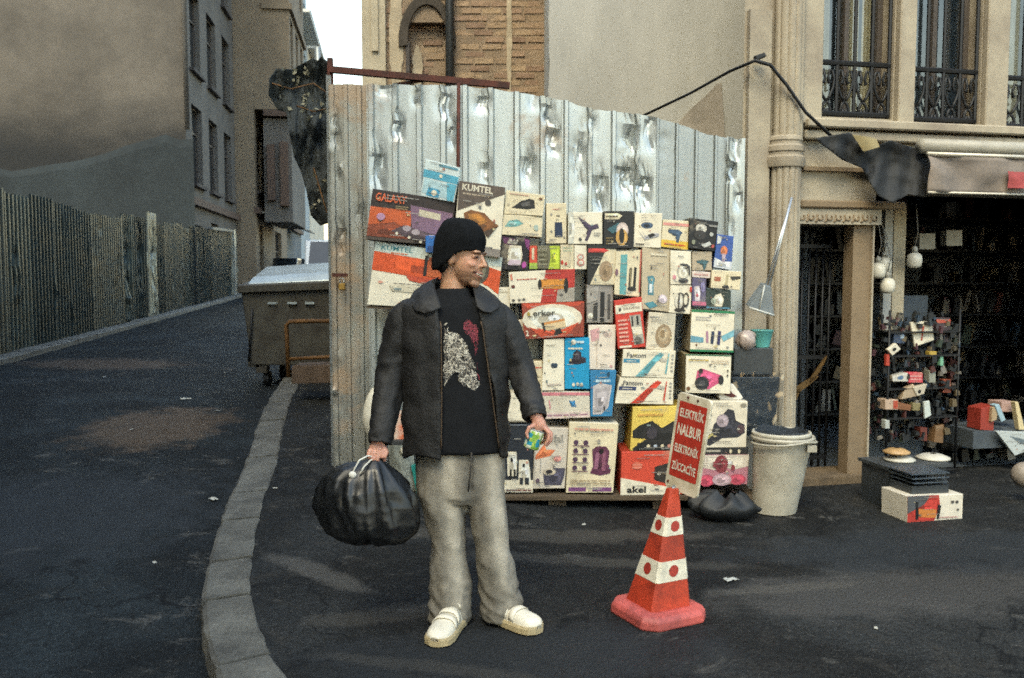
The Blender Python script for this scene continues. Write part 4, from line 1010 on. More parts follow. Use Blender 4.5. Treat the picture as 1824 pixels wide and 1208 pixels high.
box('white box with a black beard trimmer, in the upper row', ((1131, 379), (1180, 380), (1177, 442), (1128, 440)), 5.86, 0.24, W_, [('e', .46, .36, .22, .09, C('#3f5570')), ('e', .46, .36, .1, .05, C('#202a36')), ('p', [(.1, .45), (.38, .72), (.62, .6), (.92, .58), (.9, .66), (.4, .78)], C('#a9aab0')), ('p', [(.5, .64), (.68, .58), (.8, .62), (.6, .72)], BLK), ('l', .08, .86, .42, .96, 1, DGR)])
box('white box with a cordless drill above a yellow strip', ((1181, 391), (1227, 394), (1225, 446), (1177, 440)), 5.865, 0.22, CRM, [('r', 0, .72, 1, .98, YEL), ('r', .02, .1, 1, .2, C('#d9938a')), ('p', [(.22, .34), (.62, .32), (.78, .42), (.7, .5), (.64, .78), (.54, .76), (.58, .52), (.24, .46)], C('#3a5068')), ('l', .1, .8, .9, .92, 1, ORG)])
box('black box with a white and chrome kettle, end of the upper row', ((1229, 388), (1280, 395), (1273, 448), (1226, 442)), 5.86, 0.24, C('#17191b'), [('e', .42, .3, .2, .16, C('#bdb9ae')), ('e', .4, .52, .22, .16, C('#2c2a2a')), ('e', .8, .45, .07, .07, C('#b5b7b0')), ('p', [(.45, .84), (.75, .7), (.85, .78), (.6, .92)], C('#c3c5c0')), ('e', .17, .78, .07, .08, C('#8b8f78')), ('r', .68, .14, .98, .2, C('#8d8c88')), ('e', .9, .84, .05, .06, C('#b5504e'))])
box('blue and white box with an orange lamp bulb, right end of the stack', ((1277, 417), (1307, 421), (1303, 481), (1271, 476)), 5.87, 0.18, C('#35559a'), [('p', [(0, .7), (.4, .78), (1, .76), (1, 1), (0, 1)], C('#c9cfd6')), ('e', .5, .46, .2, .14, C('#c9764c')), ('p', [(.38, .56), (.62, .56), (.58, .8), (.44, .8)], C('#b7a4b4')), ('p', [(.05, .04), (.32, .06), (.25, .26), (.05, .3)], C('#cfd3cf'))])
box('black and purple box with a white jug, under the teal-iron box', ((894, 419), (944, 422), (940, 482), (889, 480)), 5.865, 0.24, C('#17141c'), [('p', [(.0, .02), (.5, .1), (.35, .3), (.1, .22)], PUR), ('p', [(.8, .05), (1, .1), (1, .4), (.88, .3)], C('#7c3a72')), ('p', [(.3, .28), (.72, .28), (.78, .55), (.74, .82), (.28, .84), (.26, .5)], W_), ('p', [(.3, .7), (.74, .7), (.72, .86), (.3, .86)], C('#c9b6c4')), ('e', .86, .84, .08, .1, C('#b04f9a')), ('p', [(.22, .2), (.3, .06), (.36, .2), (.46, .1), (.5, .2), (.62, .06), (.56, .24), (.22, .24)], C('#b3aca0'))])
box('small red and green packet between the purple and lime boxes', rq(943, 438, 957, 479), 5.87, 0.2, C('#c94a30'), [('r', 0, .74, 1, 1, C('#9dba3f')), ('r', .3, .1, .6, .6, CRM)])
box('olive and lime green box in the second row', rq(957, 438, 997, 479), 5.86, 0.22, C('#6d6a56'), [('p', [(.55, 0), (1, 0), (1, 1), (.5, 1), (.6, .5)], C('#b3c43b')), ('e', .3, .5, .2, .3, C('#57543f')), ('l', .06, .1, .45, .9, 4, C('#8d8a72'))])
box('slim white box with small red figures, beside the lime box', rq(998, 436, 1022, 480), 5.862, 0.2, CRM, [('l', .2, .08, .9, .3, 2, C('#a6b8a0')), ('e', .14, .72, .1, .1, RED), ('e', .42, .78, .1, .08, C('#a84038')), ('p', [(.66, .3), (.8, .3), (.74, .9), (.6, .9)], C('#c5bba2'))])
box('slim white box with a red curl, next to the black triangle box', rq(1023, 437, 1045, 480), 5.862, 0.2, W_, [('e', .5, .5, .28, .14, C('#c98a7c')), ('e', .5, .5, .18, .08, W_), ('e', .5, .72, .3, .14, C('#c0786c')), ('e', .5, .72, .18, .08, W_)])
box('black box with a white diagonal panel and a red tag', ((1046, 437), (1098, 436), (1095, 507), (1046, 507)), 5.862, 0.24, C('#20211f'), [('p', [(.72, 0), (1, 0), (1, 1), (.1, 1)], CRM), ('p', [(.04, .08), (.6, .1), (.76, .14), (.6, .19), (.04, .18)], C('#c33b35')), ('e', .66, .66, .24, .26, C('#9a8368')), ('e', .66, .66, .14, .16, C('#8a7458')), ('l', .08, .26, .45, .5, 3, C('#4b4b46'))])
box('white box with a teal stripe and hair styler, third row', ((1097, 448), (1143, 445), (1139, 529), (1094, 525)), 5.865, 0.22, CRM, [('r', .2, .08, .46, .98, C('#5d9ea0')), ('p', [(.56, .38), (.66, .38), (.64, .84), (.54, .84)], BLK), ('p', [(.74, .36), (.84, .38), (.82, .86), (.72, .86)], BLK), ('e', .68, .84, .18, .05, BLK), ('r', .95, 0, 1, .9, C('#b8564c')), ('r', .6, .4, .62, .8, C('#c9b98c')), ('e', .06, .48, .06, .08, C('#7d5a6a'))])
box('tall beige box with a blue spray bottle print, third row', ((1144, 441), (1193, 444), (1192, 556), (1142, 550)), 5.867, 0.22, C('#b9ac92'), [('p', [(.2, .46), (.42, .44), (.48, .5), (.42, .6), (.44, .76), (.22, .76), (.24, .58)], C('#4c7f8c')), ('r', .28, .58, .38, .72, C('#d5dde0')), ('e', .34, .32, .03, .03, DGR), ('p', [(.1, .9), (.4, .86), (.6, .92), (.3, .98)], C('#4b8a98')), ('e', .76, .8, .16, .07, C('#c9bcc4')), ('l', .3, .06, .9, .14, 1, C('#d9d0b8'))])
box('white box with a glass kettle, above the other kettle box', ((1194, 446), (1231, 448), (1231, 507), (1194, 507)), 5.863, 0.24, W_, [('e', .62, .62, .3, .26, C('#b7b5a8')), ('e', .62, .62, .23, .2, W_), ('e', .62, .88, .24, .07, C('#2b3038')), ('p', [(.45, .38), (.8, .38), (.94, .45), (.95, .72), (.88, .72), (.86, .48), (.5, .42)], C('#3a3a3a')), ('l', .35, .12, .62, .2, 1, GRY), ('e', .18, .78, .08, .07, C('#d58f98'))])
box('white box with a dark banded kettle, below the glass kettle box', ((1194, 508), (1232, 509), (1230, 560), (1191, 557)), 5.863, 0.24, W_, [('e', .5, .58, .27, .33, C('#38332f')), ('e', .44, .56, .2, .28, C('#cfcabb')), ('r', .40, .26, .47, .84, C('#38332f')), ('e', .5, .88, .26, .07, C('#26221f')), ('e', .76, .5, .14, .26, C('#38332f')), ('e', .74, .5, .09, .18, W_), ('p', [(.9, .04), (1, .04), (1, .2), (.95, .24), (.9, .18)], RED)])
box('greige box with a small screwdriver drill, under the black kettle box', rq(1233, 448, 1268, 482), 5.872, 0.2, C('#ad9f88'), [('p', [(.2, .5), (.55, .42), (.85, .5), (.75, .66), (.66, .95), (.54, .95), (.56, .7), (.24, .6)], C('#35575f'))])
box('pinkish white flat carton above the purple phone box', ((1233, 483), (1266, 485), (1265, 496), (1233, 494)), 5.87, 0.2, C('#d8c9bf'), [('l', .1, .2, .9, .8, 1, C('#c0928c'))])
box('mauve box with a white handset, right of the kettle boxes', ((1233, 495), (1258, 497), (1257, 547), (1233, 546)), 5.865, 0.2, C('#5d5672'), [('p', [(.15, .3), (.5, .26), (.6, .5), (.55, .8), (.2, .8)], C('#cfc6cc')), ('e', .36, .6, .1, .06, C('#c46f78')), ('r', 0, .82, 1, .95, C('#c46a86')), ('e', .75, .3, .16, .2, C('#8079a0'))])
box('cream box with a hand mixer, sticking out at the right end of the stack', ((1268, 481), (1321, 484), (1318, 517), (1266, 513)), 5.855, 0.22, CRM, [('r', .1, .36, .32, .6, C('#a8634a')), ('p', [(.5, .2), (.58, .2), (.56, .8), (.48, .8)], C('#b4a884')), ('p', [(.62, .3), (.98, .25), (.98, .38), (.7, .5)], C('#35342f')), ('e', .5, .88, .12, .1, C('#242428'))])
box('dark green box with a white jug, beneath the cream mixer box', ((1258, 514), (1302, 517), (1302, 551), (1256, 549)), 5.868, 0.22, C('#2c3a36'), [('p', [(.38, .3), (.6, .2), (.72, .5), (.66, .88), (.42, .88), (.25, .7)], W_), ('e', .32, .62, .1, .16, C('#9ca596')), ('r', .05, .92, .95, .98, C('#4f8fae'))])
box('white and red box with an orange toaster, behind the sleeve', ((906, 485), (1024, 479), (1023, 537), (908, 541)), 5.855, 0.26, W_,
    [('p', [(.56, 0), (1, 0), (1, 1), (.48, 1)], C('#b5342c')), ('p', [(.74, .62), (1, .56), (1, 1), (.72, 1)], C('#a29c90')), ('p', [(.47, .28), (.86, .3), (.86, .6), (.48, .56)], C('#cf8a34')), ('e', .47, .43, .03, .16, BLK), ('e', .87, .5, .035, .24, BLK), ('l', .12, .22, .42, .28, 1, RED), ('e', .06, .46, .03, .05, C('#6e4038')), ('e', .06, .9, .025, .04, DGR), ('e', .15, .89, .02, .04, DGR), ('e', .22, .88, .025, .04, DGR), ('p', [(.02, .08), (.05, .06), (.06, .26), (.03, .26)], C('#c97862'))])
box('brown-red box with a white swoosh and a toaster, beside the sleeve', ((929, 541), (1041, 537), (1040, 600), (934, 604)), 5.845, 0.26, C('#8e3d2a'),
    [('p', [(0, 0), (1, 0), (.9, .12), (.1, .15)], C('#c2492f')), ('e', .48, .46, .49, .42, W_), ('p', [(.05, .7), (.5, .86), (.95, .6), (.9, .98), (.1, 1)], C('#8a3a28')), ('p', [(.08, .66), (.5, .9), (.93, .56), (.7, .96), (.3, 1)], C('#c04a2c')), ('p', [(.33, .56), (.68, .46), (.7, .7), (.38, .78)], C('#dcc49a')), ('p', [(.33, .56), (.68, .46), (.68, .52), (.34, .62)], C('#c98a4c')), ('p', [(.3, .56), (.34, .55), (.36, .8), (.33, .8)], BLK), ('p', [(.52, .78), (.6, .72), (.64, .86), (.5, .94)], BLK), ('t', 'erkor', .17, .2, .53, .36, C('#33322c'), .02), ('e', .1, .3, .025, .06, C('#a58f3c')), ('t', '2', .03, .76, .08, .92, W_, .02)])
box('grey box with tall black columns, left of the tilted red box', rq(1045, 507, 1092, 575), 5.87, 0.22, C('#8b857e'), [('p', [(.52, .2), (.68, .2), (.66, .98), (.5, .98)], BLK), ('p', [(.26, .5), (.42, .46), (.4, .96), (.22, .96)], C('#2d2c2b')), ('p', [(.8, .25), (.9, .25), (.88, .9), (.78, .9)], C('#4a4744')), ('e', .14, .82, .1, .08, W_), ('p', [(0, .1), (.45, .05), (.4, .4), (0, .5)], C('#a39d94'))])
box('tilted red box with white bands and chrome grinders', ((1094, 536), (1143, 529), (1150, 618), (1101, 622)), 5.84, 0.22, C('#c23a2c'), [('r', .02, .10, .98, .28, W_), ('e', .18, .2, .05, .04, DGR), ('l', .3, .15, .9, .24, 1, C('#a5988a')), ('p', [(.5, .34), (.9, .34), (.96, .92), (.6, .94)], C('#a8a498')), ('r', .56, .36, .62, .56, BLK), ('r', .74, .36, .82, .54, BLK), ('p', [(.54, .58), (.9, .58), (.93, .74), (.6, .74)], W_), ('e', .74, .86, .14, .08, C('#55524c')), ('l', .08, .38, .42, .88, 6, C('#e6b5a4')), ('r', .06, .94, .5, .98, W_)])
box('white box with a round brown wreath print, right of the tilted red box', ((1156, 556), (1204, 559), (1200, 625), (1150, 622)), 5.862, 0.22, PAL, [('p', [(.5, 0), (.98, 0), (.95, .3), (.4, .3)], C('#c2bba8')), ('e', .6, .62, .3, .32, C('#9b866a')), ('e', .58, .58, .18, .2, C('#b5a284')), ('e', .55, .56, .09, .1, C('#8d7758')), ('l', .05, .08, .4, .16, 1, GRY)])
box('white box with green edges and three tall bottles, right side of the stack', ((1232, 551), (1309, 555), (1306, 628), (1229, 626)), 5.845, 0.3, W_, [('r', 0, 0, 1, .06, GRN), ('r', 0, .95, 1, 1, GRN), ('p', [(0, .62), (.3, .66), (.3, .78), (0, .78)], C('#6a9fb2')), ('p', [(.7, .62), (1, .44), (1, .6), (.76, .74)], C('#7ab2c0')), ('p', [(.35, .5), (.4, .5), (.42, .78), (.36, .78)], C('#a77d94')), ('p', [(.48, .5), (.55, .5), (.53, .8), (.46, .8)], NAV), ('p', [(.63, .48), (.7, .5), (.68, .82), (.61, .82)], C('#2b2f5e')), ('l', .1, .14, .45, .26, 2, C('#bdb8b4')), ('e', .86, .88, .03, .03, GRY), ('e', .14, .84, .02, .03, BRN)], side=C('#a4977c'))
box('white box with a pink radio, below the green-edged box', ((1222, 631), (1303, 633), (1301, 702), (1221, 700)), 5.845, 0.3, W_, [('r', -.005, 0, 1, .03, C('#2a6a4c')), ('p', [(.25, .42), (.36, .36), (.78, .52), (.74, .72), (.5, .9), (.22, .68)], C('#c8557c')), ('e', .36, .74, .16, .17, C('#23272b')), ('e', .36, .74, .07, .08, C('#4b4c50')), ('e', .78, .64, .06, .12, C('#26262a')), ('e', .33, .42, .05, .06, C('#2b2426')), ('e', .06, .88, .04, .05, BRN), ('l', .55, .12, .95, .24, 2, C('#c9b8a0')), ('e', .92, .4, .02, .03, DGR), ('e', .92, .52, .02, .03, DGR), ('l', .06, .1, .5, .18, 1, C('#c4a94c'))], side=C('#8f8468'))
for nm, qd, c1, c2, lab in (('teal', ((1110, 622), (1204, 625), (1200, 674), (1107, 671)), C('#63aab4'), C('#3e86a4'), 'white box with a teal hand vacuum, upper of the two vacuum boxes'),
                            ('red', ((1104, 672), (1200, 675), (1199, 721), (1095, 719)), C('#c63d28'), C('#2d3c66'), 'white box with a red hand vacuum, lower of the two vacuum boxes')):
    box(lab, qd, 5.835, 0.3, W_, [('t', 'Fantom', .08, .12, .44, .3, C('#3d4048'), .02), ('r', .0 + .02, .34, .33, .48, c2), ('l', .08, .38, .28, .45, 1, W_), ('p', [(.26, .97), (.3, .9), (.62, .2), (.7, .08), (.78, .14), (.72, .3), (.62, .42), (.48, .92), (.4, .97)], c1), ('p', [(.36, .9), (.6, .4), (.64, .44), (.46, .9)], tuple(x * .75 for x in c1)), ('e', .77, .34, .07, .07, C('#b9b4a6')), ('p', [(.86, .1), (.88, .1), (.85, .84), (.82, .84)], c1), ('l', .92, .1, .98, .8, 5, GRY)], side=C('#bcae90'))
box('yellow box with black kettles, above the orange-red box', ((1127, 725), (1250, 722), (1246, 801), (1122, 803)), 5.82, 0.3, C('#d8bc58'), [('p', [(.02, .55), (.12, .42), (.3, .32), (.42, .52), (.6, .34), (1, .3), (1, 1), (.04, 1)], C('#1b1c1c')), ('p', [(.0, .98), (.0, .7), (.22, .74)], C('#d8bc58')), ('r', .1, .82, .98, .985, BLK), ('e', .26, .9, .025, .04, CRM), ('e', .36, .9, .025, .04, C('#b5c0cc')), ('e', .46, .9, .025, .04, CRM), ('e', .56, .9, .025, .04, C('#c88a78')), ('e', .3, .6, .08, .14, C('#38343c')), ('e', .66, .55, .04, .12, C('#bdb5a0')), ('l', .08, .14, .45, .24, 1, C('#d0a050'))], side=C('#a58a34'))
box('orange-red box with a dark oven and a white corner, bottom row by the traffic cone', ((1107, 805), (1250, 802), (1246, 880), (1105, 882)), 5.815, 0.32, C('#c4432c'), [('p', [(0, .6), (.75, .88), (.75, 1), (0, 1)], W_), ('p', [(.42, .36), (.62, .26), (.95, .3), (.95, .86), (.7, .82), (.42, .66)], C('#2c2621')), ('p', [(.46, .46), (.68, .54), (.68, .58), (.46, .5)], C('#6a5c4c')), ('t', 'akel', .08, .8, .32, .95, C('#1c1c1c'), .03), ('e', .2, .32, .06, .09, C('#cf6a52')), ('l', .14, .27, .27, .4, 2, C('#d98672'))], side=C('#a83a28'))
box('white box with a dark cylinder vacuum cleaner behind the sign plate', ((1222, 714), (1332, 715), (1329, 797), (1220, 798)), 5.835, 0.32, C('#d6cdb8'), [('p', [(.3, .9), (.42, .72), (.46, .5), (.6, .3), (.68, .16), (.78, .2), (.82, .42), (.96, .5), (.97, .68), (.86, .78), (.6, .8), (.4, .96)], C('#2b2c35')), ('e', .6, .42, .1, .14, C('#9d8f96')), ('e', .9, .6, .06, .1, C('#4f3b40')), ('p', [(.28, .8), (.44, .68), (.46, .72), (.3, .88)], C('#b5a86c')), ('e', .93, .08, .05, .04, C('#8b8474'))])
box('thin black carton between the vacuum box and the pink box', rq(1250, 798, 1333, 810), 5.84, 0.28, C('#1e1e20'), [('r', .1, .3, .4, .6, C('#a7a294')), ('e', .62, .5, .03, .3, CRM), ('e', .8, .5, .03, .3, CRM)])
box('pink and red patterned box at the bottom right of the stack', ((1247, 811), (1334, 810), (1331, 863), (1246, 864)), 5.83, 0.3, C('#a8707c'), [('p', [(0, .0), (1, 0), (1, .38), (.7, .5), (.5, .4), (.3, .5), (0, .4)], C('#cdc3b4')), ('e', .44, .3, .14, .3, C('#7c3038')), ('e', .14, .85, .16, .2, C('#b8465c')), ('e', .78, .82, .18, .18, C('#b84a5e')), ('e', .46, .82, .2, .2, C('#b59aa2')), ('e', .3, .3, .04, .1, C('#8d3a44')), ('e', .68, .42, .04, .1, C('#8d3a44'))])
box('white box with a small blue crown, beside the bright blue box', ((969, 605), (1005, 603), (1005, 696), (965, 696)), 5.85, 0.24, W_, [('p', [(.36, .5), (.44, .46), (.52, .5), (.6, .46), (.7, .5), (.66, .56), (.42, .56)], C('#27394a')), ('l', .2, .84, .9, .92, 1, C('#c3b6a8')), ('e', .2, .82, .05, .03, GRY)])
box('bright blue box with a dark castle-like food processor', rq(1006, 602, 1050, 693), 5.85, 0.24, C('#1190bf'), [('p', [(.16, .46), (.32, .4), (.36, .28), (.5, .24), (.66, .28), (.7, .4), (.86, .38), (.86, .48), (.5, .52), (.18, .5)], C('#2c2733')), ('e', .5, .36, .1, .08, C('#4a4552')), ('e', .36, .08, .1, .05, W_), ('r', .48, .06, .78, .1, C('#cfe3e8')), ('l', .14, .17, .72, .24, 1, W_), ('e', .36, .91, .06, .035, W_), ('e', .52, .9, .05, .035, W_), ('e', .68, .91, .06, .035, W_)])
box('worn pinkish white box above the blue jug box', ((1048, 579), (1097, 579), (1095, 659), (1050, 658)), 5.858, 0.24, C('#d9cdbd'), [('p', [(.05, .12), (.4, .06), (.38, .34), (.1, .38)], C('#cf9fa0')), ('e', .7, .2, .16, .08, C('#cbb6aa')), ('r', .28, .3, .31, .95, C('#c6b6a4')), ('e', .85, .92, .06, .03, C('#c99a98'))])
box('blue box with a clear plastic jug, left of the vacuum boxes', ((1051, 660), (1098, 660), (1090, 742), (1052, 742)), 5.84, 0.22, C('#2a78a6'), [('p', [(.12, .34), (.4, .27), (.88, .32), (.8, .8), (.5, .95), (.1, .96)], C('#c3bcbc')), ('p', [(.2, .4), (.8, .36), (.72, .78), (.48, .88), (.2, .9)], C('#a9a3a6')), ('e', .62, .82, .04, .05, DGR), ('l', .22, .16, .8, .29, 1, C('#bcd6e2')), ('e', .7, .08, .06, .05, C('#1b4a66'))])
box('pale grey box with a pink band and a blue bird, above the tall cookware box', ((965, 698), (1050, 698), (1051, 744), (972, 747)), 5.846, 0.24, C('#cdc6b4'), [('r', .0, .02, 1, .14, C('#cb7c86')), ('p', [(.55, .3), (.62, .38), (.68, .3), (.66, .5), (.72, .58), (.6, .56)], C('#3474a0')), ('r', 0, .76, 1, .98, C('#dcc9bf')), ('l', .05, .8, .95, .94, 1, C('#a8808c')), ('r', .12, .3, .15, .62, C('#cf8f92'))])
box('small cream box with red lettering, behind the cuff', rq(940, 644, 966, 702), 5.862, 0.22, CRM, [('l', .2, .14, .95, .24, 1, RED), ('l', .2, .4, .9, .9, 4, C('#c9bc9a'))])
box('plain white box between the jacket and the hand', rq(893, 702, 938, 752), 5.865, 0.24, W_, [('r', 0, .96, 1, 1, C('#8d8676'))])
box('plain cream carton half hidden by the sleeve', rq(905, 570, 937, 652), 5.87, 0.22, PAL, [('l', .3, .1, .9, .3, 2, C('#b9ad92'))])
box('tall white carton behind the shoulder', rq(868, 512, 908, 570), 5.88, 0.22, W_, [('l', .5, .1, .95, .2, 1, C('#b9ad92'))])
box('navy box with white coffee machines, bottom row beside the leg', ((890, 756), (950, 756), (949, 877), (890, 877)), 5.845, 0.3, C('#1a212b'), [('r', 0, .82, 1, 1, W_), ('p', [(.22, .4), (.5, .4), (.52, .56), (.5, .76), (.24, .76)], W_), ('p', [(.58, .52), (.86, .52), (.92, .7), (.94, .94), (.56, .94)], W_), ('e', .36, .52, .04, .03, BLK), ('e', .72, .6, .04, .03, BLK), ('r', .3, .66, .36, .8, BLK), ('r', .42, .66, .48, .8, BLK), ('r', .6, .78, .7, .88, C('#20262e')), ('r', .76, .78, .88, .88, C('#20262e')), ('l', .2, .94, .95, .99, 1, C('#7a4a4a')), ('r', .2, .0, .8, .015, C('#6a7078'))])
box('pale grey box with a dark pot and an orange flash, bottom row', ((953, 762), (1013, 763), (1006, 870), (949, 871)), 5.85, 0.28, C('#c9c0b2'), [('p', [(.04, .46), (.3, .26), (.36, .36), (.64, .36), (.5, .46), (.04, .52)], C('#d2764c')), ('p', [(.3, .74), (.62, .66), (.97, .66), (.95, .8), (.88, .94), (.36, .94)], C('#4a4858')), ('e', .5, .72, .2, .055, C('#b8ac98')), ('e', .48, .715, .11, .03, C('#28262c')), ('e', .72, .5, .12, .05, C('#cf8f86')), ('t', 'tefal', .3, .1, .84, .22, C('#8d8a82'), .01), ('r', .2, .5, .215, .72, GRY), ('e', .14, .86, .06, .04, C('#5b4a58')), ('r', 0, .3, .03, .9, C('#b4aa9a'))])
box('tall cream box with a purple cookware tower, bottom row', ((1014, 752), (1102, 755), (1092, 878), (1008, 878)), 5.825, 0.3, CRM, [('r', .05, .92, .42, .98, C('#7a4a7c')), ('r', .56, .92, .96, .98, C('#7a4a7c')), ('p', [(.5, .38), (.6, .33), (.78, .33), (.86, .4), (.84, .62), (.92, .66), (.9, .72), (.7, .75), (.48, .72), (.54, .62)], C('#5d3048')), ('p', [(.58, .42), (.66, .42), (.64, .66), (.56, .66)], C('#96627a')), ('p', [(.72, .4), (.78, .4), (.8, .68), (.72, .68)], C('#8a5468')), ('e', .69, .4, .05, .04, C('#1f141a'))] +
    [('e', .16 + .2 * i, .28 + .12 * j, .05, .035, C('#4e3550')) for i in range(2) for j in range(4)] + [('r', .1, .32 + .12 * j, .44, .335 + .12 * j, C('#6a4a5c')) for j in range(4)] + [('l', .12, .06, .9, .12, 1, C('#cf9a86')), ('l', .08, .8, .92, .88, 2, C('#a89474'))], top=C('#e2dbc8'))
# plank under the bottom row and what carries it
M_PLANK = mat('grey_brown_plank', C('#5a4c3a'), 0.85, var=0.5, scale=6, stretch=(0.6, 6, 6), bmp=0.4, bscale=30)
ben = thing('display_bench', (0.5, 6.0, 0), 'low plank bench carrying the bottom row of boxes', 'bench')
zp = P(1000, 880, 5.84).z
for k, (y0, y1) in enumerate(((5.80, 5.955), (5.965, 6.12), (6.13, 6.255))):
    mb = MB(); mb.box(P(700, 880, 5.84).x, P(1345, 880, 5.84).x + 0.01 * k, y0, y1, zp - 0.035, zp - 0.002); o = mb.build('plank', M_PLANK, ben); bevel(o, 0.003)
for x in (P(760, 880, 5.84).x, 0.3, P(1180, 880, 5.84).x, P(1325, 880, 5.84).x):
    mb = MB(); mb.box(x - 0.06, x + 0.06, 5.86, 6.2, pave_z(x, 6.0) - 0.02, zp - 0.037); mb.build('support', M_PLANK, ben)
# things lying on or hanging among the boxes
iron = thing('steam_iron', P(1300, 708, 5.9), 'white and maroon steam iron lying on the vacuum cleaner box', 'iron', None)
mb = MB(); q = [P(x, y, 5.88) for x, y in ((1280, 708), (1284, 694), (1296, 685), (1306, 684), (1316, 697), (1324, 709), (1318, 713), (1284, 712))]
mb.rings([q, [p + Vector((0, 0.09, 0)) for p in q]]); o = mb.build('body', mat('white_plastic', C('#d9d4c8'), 0.35, var=0.15), iron); fix_normals(o); bevel(o, 0.006, 2)
mb = MB(); q = [P(x, y, 5.872) for x, y in ((1290, 704), (1292, 694), (1299, 692), (1304, 700), (1313, 706), (1303, 708))]
mb.rings([q, [p + Vector((0, 0.02, 0)) for p in q]]); o = mb.build('handle_grip', mat('maroon_plastic', C('#4d1f22'), 0.4, var=0.2), iron); fix_normals(o)
mb = MB(); q = [P(x, y, 5.875) for x, y in ((1282, 711), (1326, 712), (1328, 716), (1284, 716))]; mb.rings([q, [p + Vector((0, 0.1, 0)) for p in q]]); o = mb.build('soleplate', mat('steel_plate', C('#b5b3ac'), 0.3, 0.8), iron); fix_normals(o)
# ================================================================== THE PERSON
YP = 3.90
def pp(px, py, dy=0.0): return P(px, py, YP + dy)
SC = YP / FPX                       # metres per pixel at the person
person = thing('person', (P(848, 1130, YP).x, YP, 0), 'person in black beanie and dark jacket looking aside, holding a black bag and a can', 'person')
M_SKIN = mat('skin', None, 0.5, var=0.12, scale=30, attr=True, kind='World')
M_SKIN.node_tree.nodes['Principled BSDF'].inputs['Subsurface Weight'].default_value = 0.12
M_SKIN.node_tree.nodes['Principled BSDF'].inputs['Subsurface Radius'].default_value = (0.012, 0.004, 0.002)
M_JACK = mat('dark_leather', (0.0095, 0.0090, 0.0086), 0.68, var=0.5, scale=9, bmp=0.8, bscale=18, bdist=0.010, rvar=0.1, kind='World')
M_TEE = mat('black_cotton', (0.011, 0.012, 0.014), 0.95, var=0.3, scale=20, bmp=0.3, bscale=120, bdist=0.002, spec=0.2)
M_KNIT = mat('black_knit', (0.0095, 0.0105, 0.012), 0.98, var=0.4, scale=60, bmp=0.7, bscale=180, bdist=0.004, spec=0.12)
SKIN = C('#b98d70'); 
# --- head frame
yaw, pit = R(66), R(6)
hf = Vector((math.sin(yaw) * math.cos(pit), -math.cos(yaw) * math.cos(pit), -math.sin(pit)))
hl = Vector((math.cos(yaw), math.sin(yaw), 0)); hu = hf.cross(hl); hu = hu if hu.z > 0 else -hu
hl = (hl + hu * -0.06).normalized()
HC = pp(822, 459)
K = 1.08
def TH(p): return HC + (hf * p.x + hl * p.y + hu * p.z) * K
def capsule(mb, pts, rad, n=10):
    mb.tube(pts, rad, n)
    for p, r in zip(pts, rad if hasattr(rad, '__len__') else [rad] * len(pts)): mb.ellip(p, r, r, r, None, n, 7)
body = MB()
def HE(c, r, rot=0): body.ellip(Vector(c), *r, tf=TH, nu=20, nv=12)
HE((-0.012, 0, 0.035), (0.098, 0.077, 0.092)); HE((0.028, 0, -0.025), (0.062, 0.064, 0.085)); HE((0.036, 0, -0.036), (0.056, 0.061, 0.062)); HE((0.030, 0, -0.068), (0.052, 0.050, 0.042))
HE((0.068, 0, -0.096), (0.020, 0.028, 0.019)); HE((0.074, 0, -0.062), (0.021, 0.030, 0.030))
for k in range(7):
    t = k / 6; HE((lerp(0.082, 0.106, t), 0, lerp(0.016, -0.022, t)), (0.011 + .001 * t, 0.009 + .003 * t, 0.010))
for s in (-1, 1):
    HE((0.095, s * 0.011, -0.026), (0.010, 0.007, 0.007)); HE((0.080, s * 0.026, 0.027), (0.014, 0.028, 0.008))
    HE((0.054, s * 0.036, -0.024), (0.031, 0.022, 0.020)); HE((-0.010, s * 0.070, -0.008), (0.017, 0.011, 0.029))
    HE((0.072, s * 0.03, 0.008), (0.013, 0.016, 0.011))
HE((0.0945, 0, -0.056), (0.007, 0.022, 0.0045)); HE((0.0925, 0, -0.0685), (0.008, 0.019, 0.0055))
nb_ = pp(806, 545, 0.01)
capsule(body, [TH(Vector((-0.022, 0, -0.03))), TH(Vector((-0.026, 0, -0.085))), nb_ + Vector((0, 0, 0.03)), nb_ - Vector((0, 0, 0.04))], [0.060, 0.056, 0.058, 0.075], 18)
def tors(py, hw, d, cx=808): return [Vector((pp(cx, py).x + hw * math.cos(a), YP + d * math.sin(a), pp(cx, py).z)) for a in [2 * math.pi * k / 24 for k in range(24)]]
body.rings([tors(548, 0.09, .06), tors(565, 0.17, .09), tors(620, 0.18, .105), tors(700, 0.165, .10), tors(790, 0.165, .10)])
# --- arms and hands, joined to the torso
RA = [(722, 556, 0.0), (702, 655, 0.01), (675, 785, -0.12)]
LA = [(888, 570, 0.0), (933, 662, 0.0), (955, 742, -0.14)]
capsule(body, [pp(*q) for q in RA], [0.052, 0.042, 0.028], 12); capsule(body, [pp(*q) for q in LA], [0.044, 0.038, 0.028], 12)
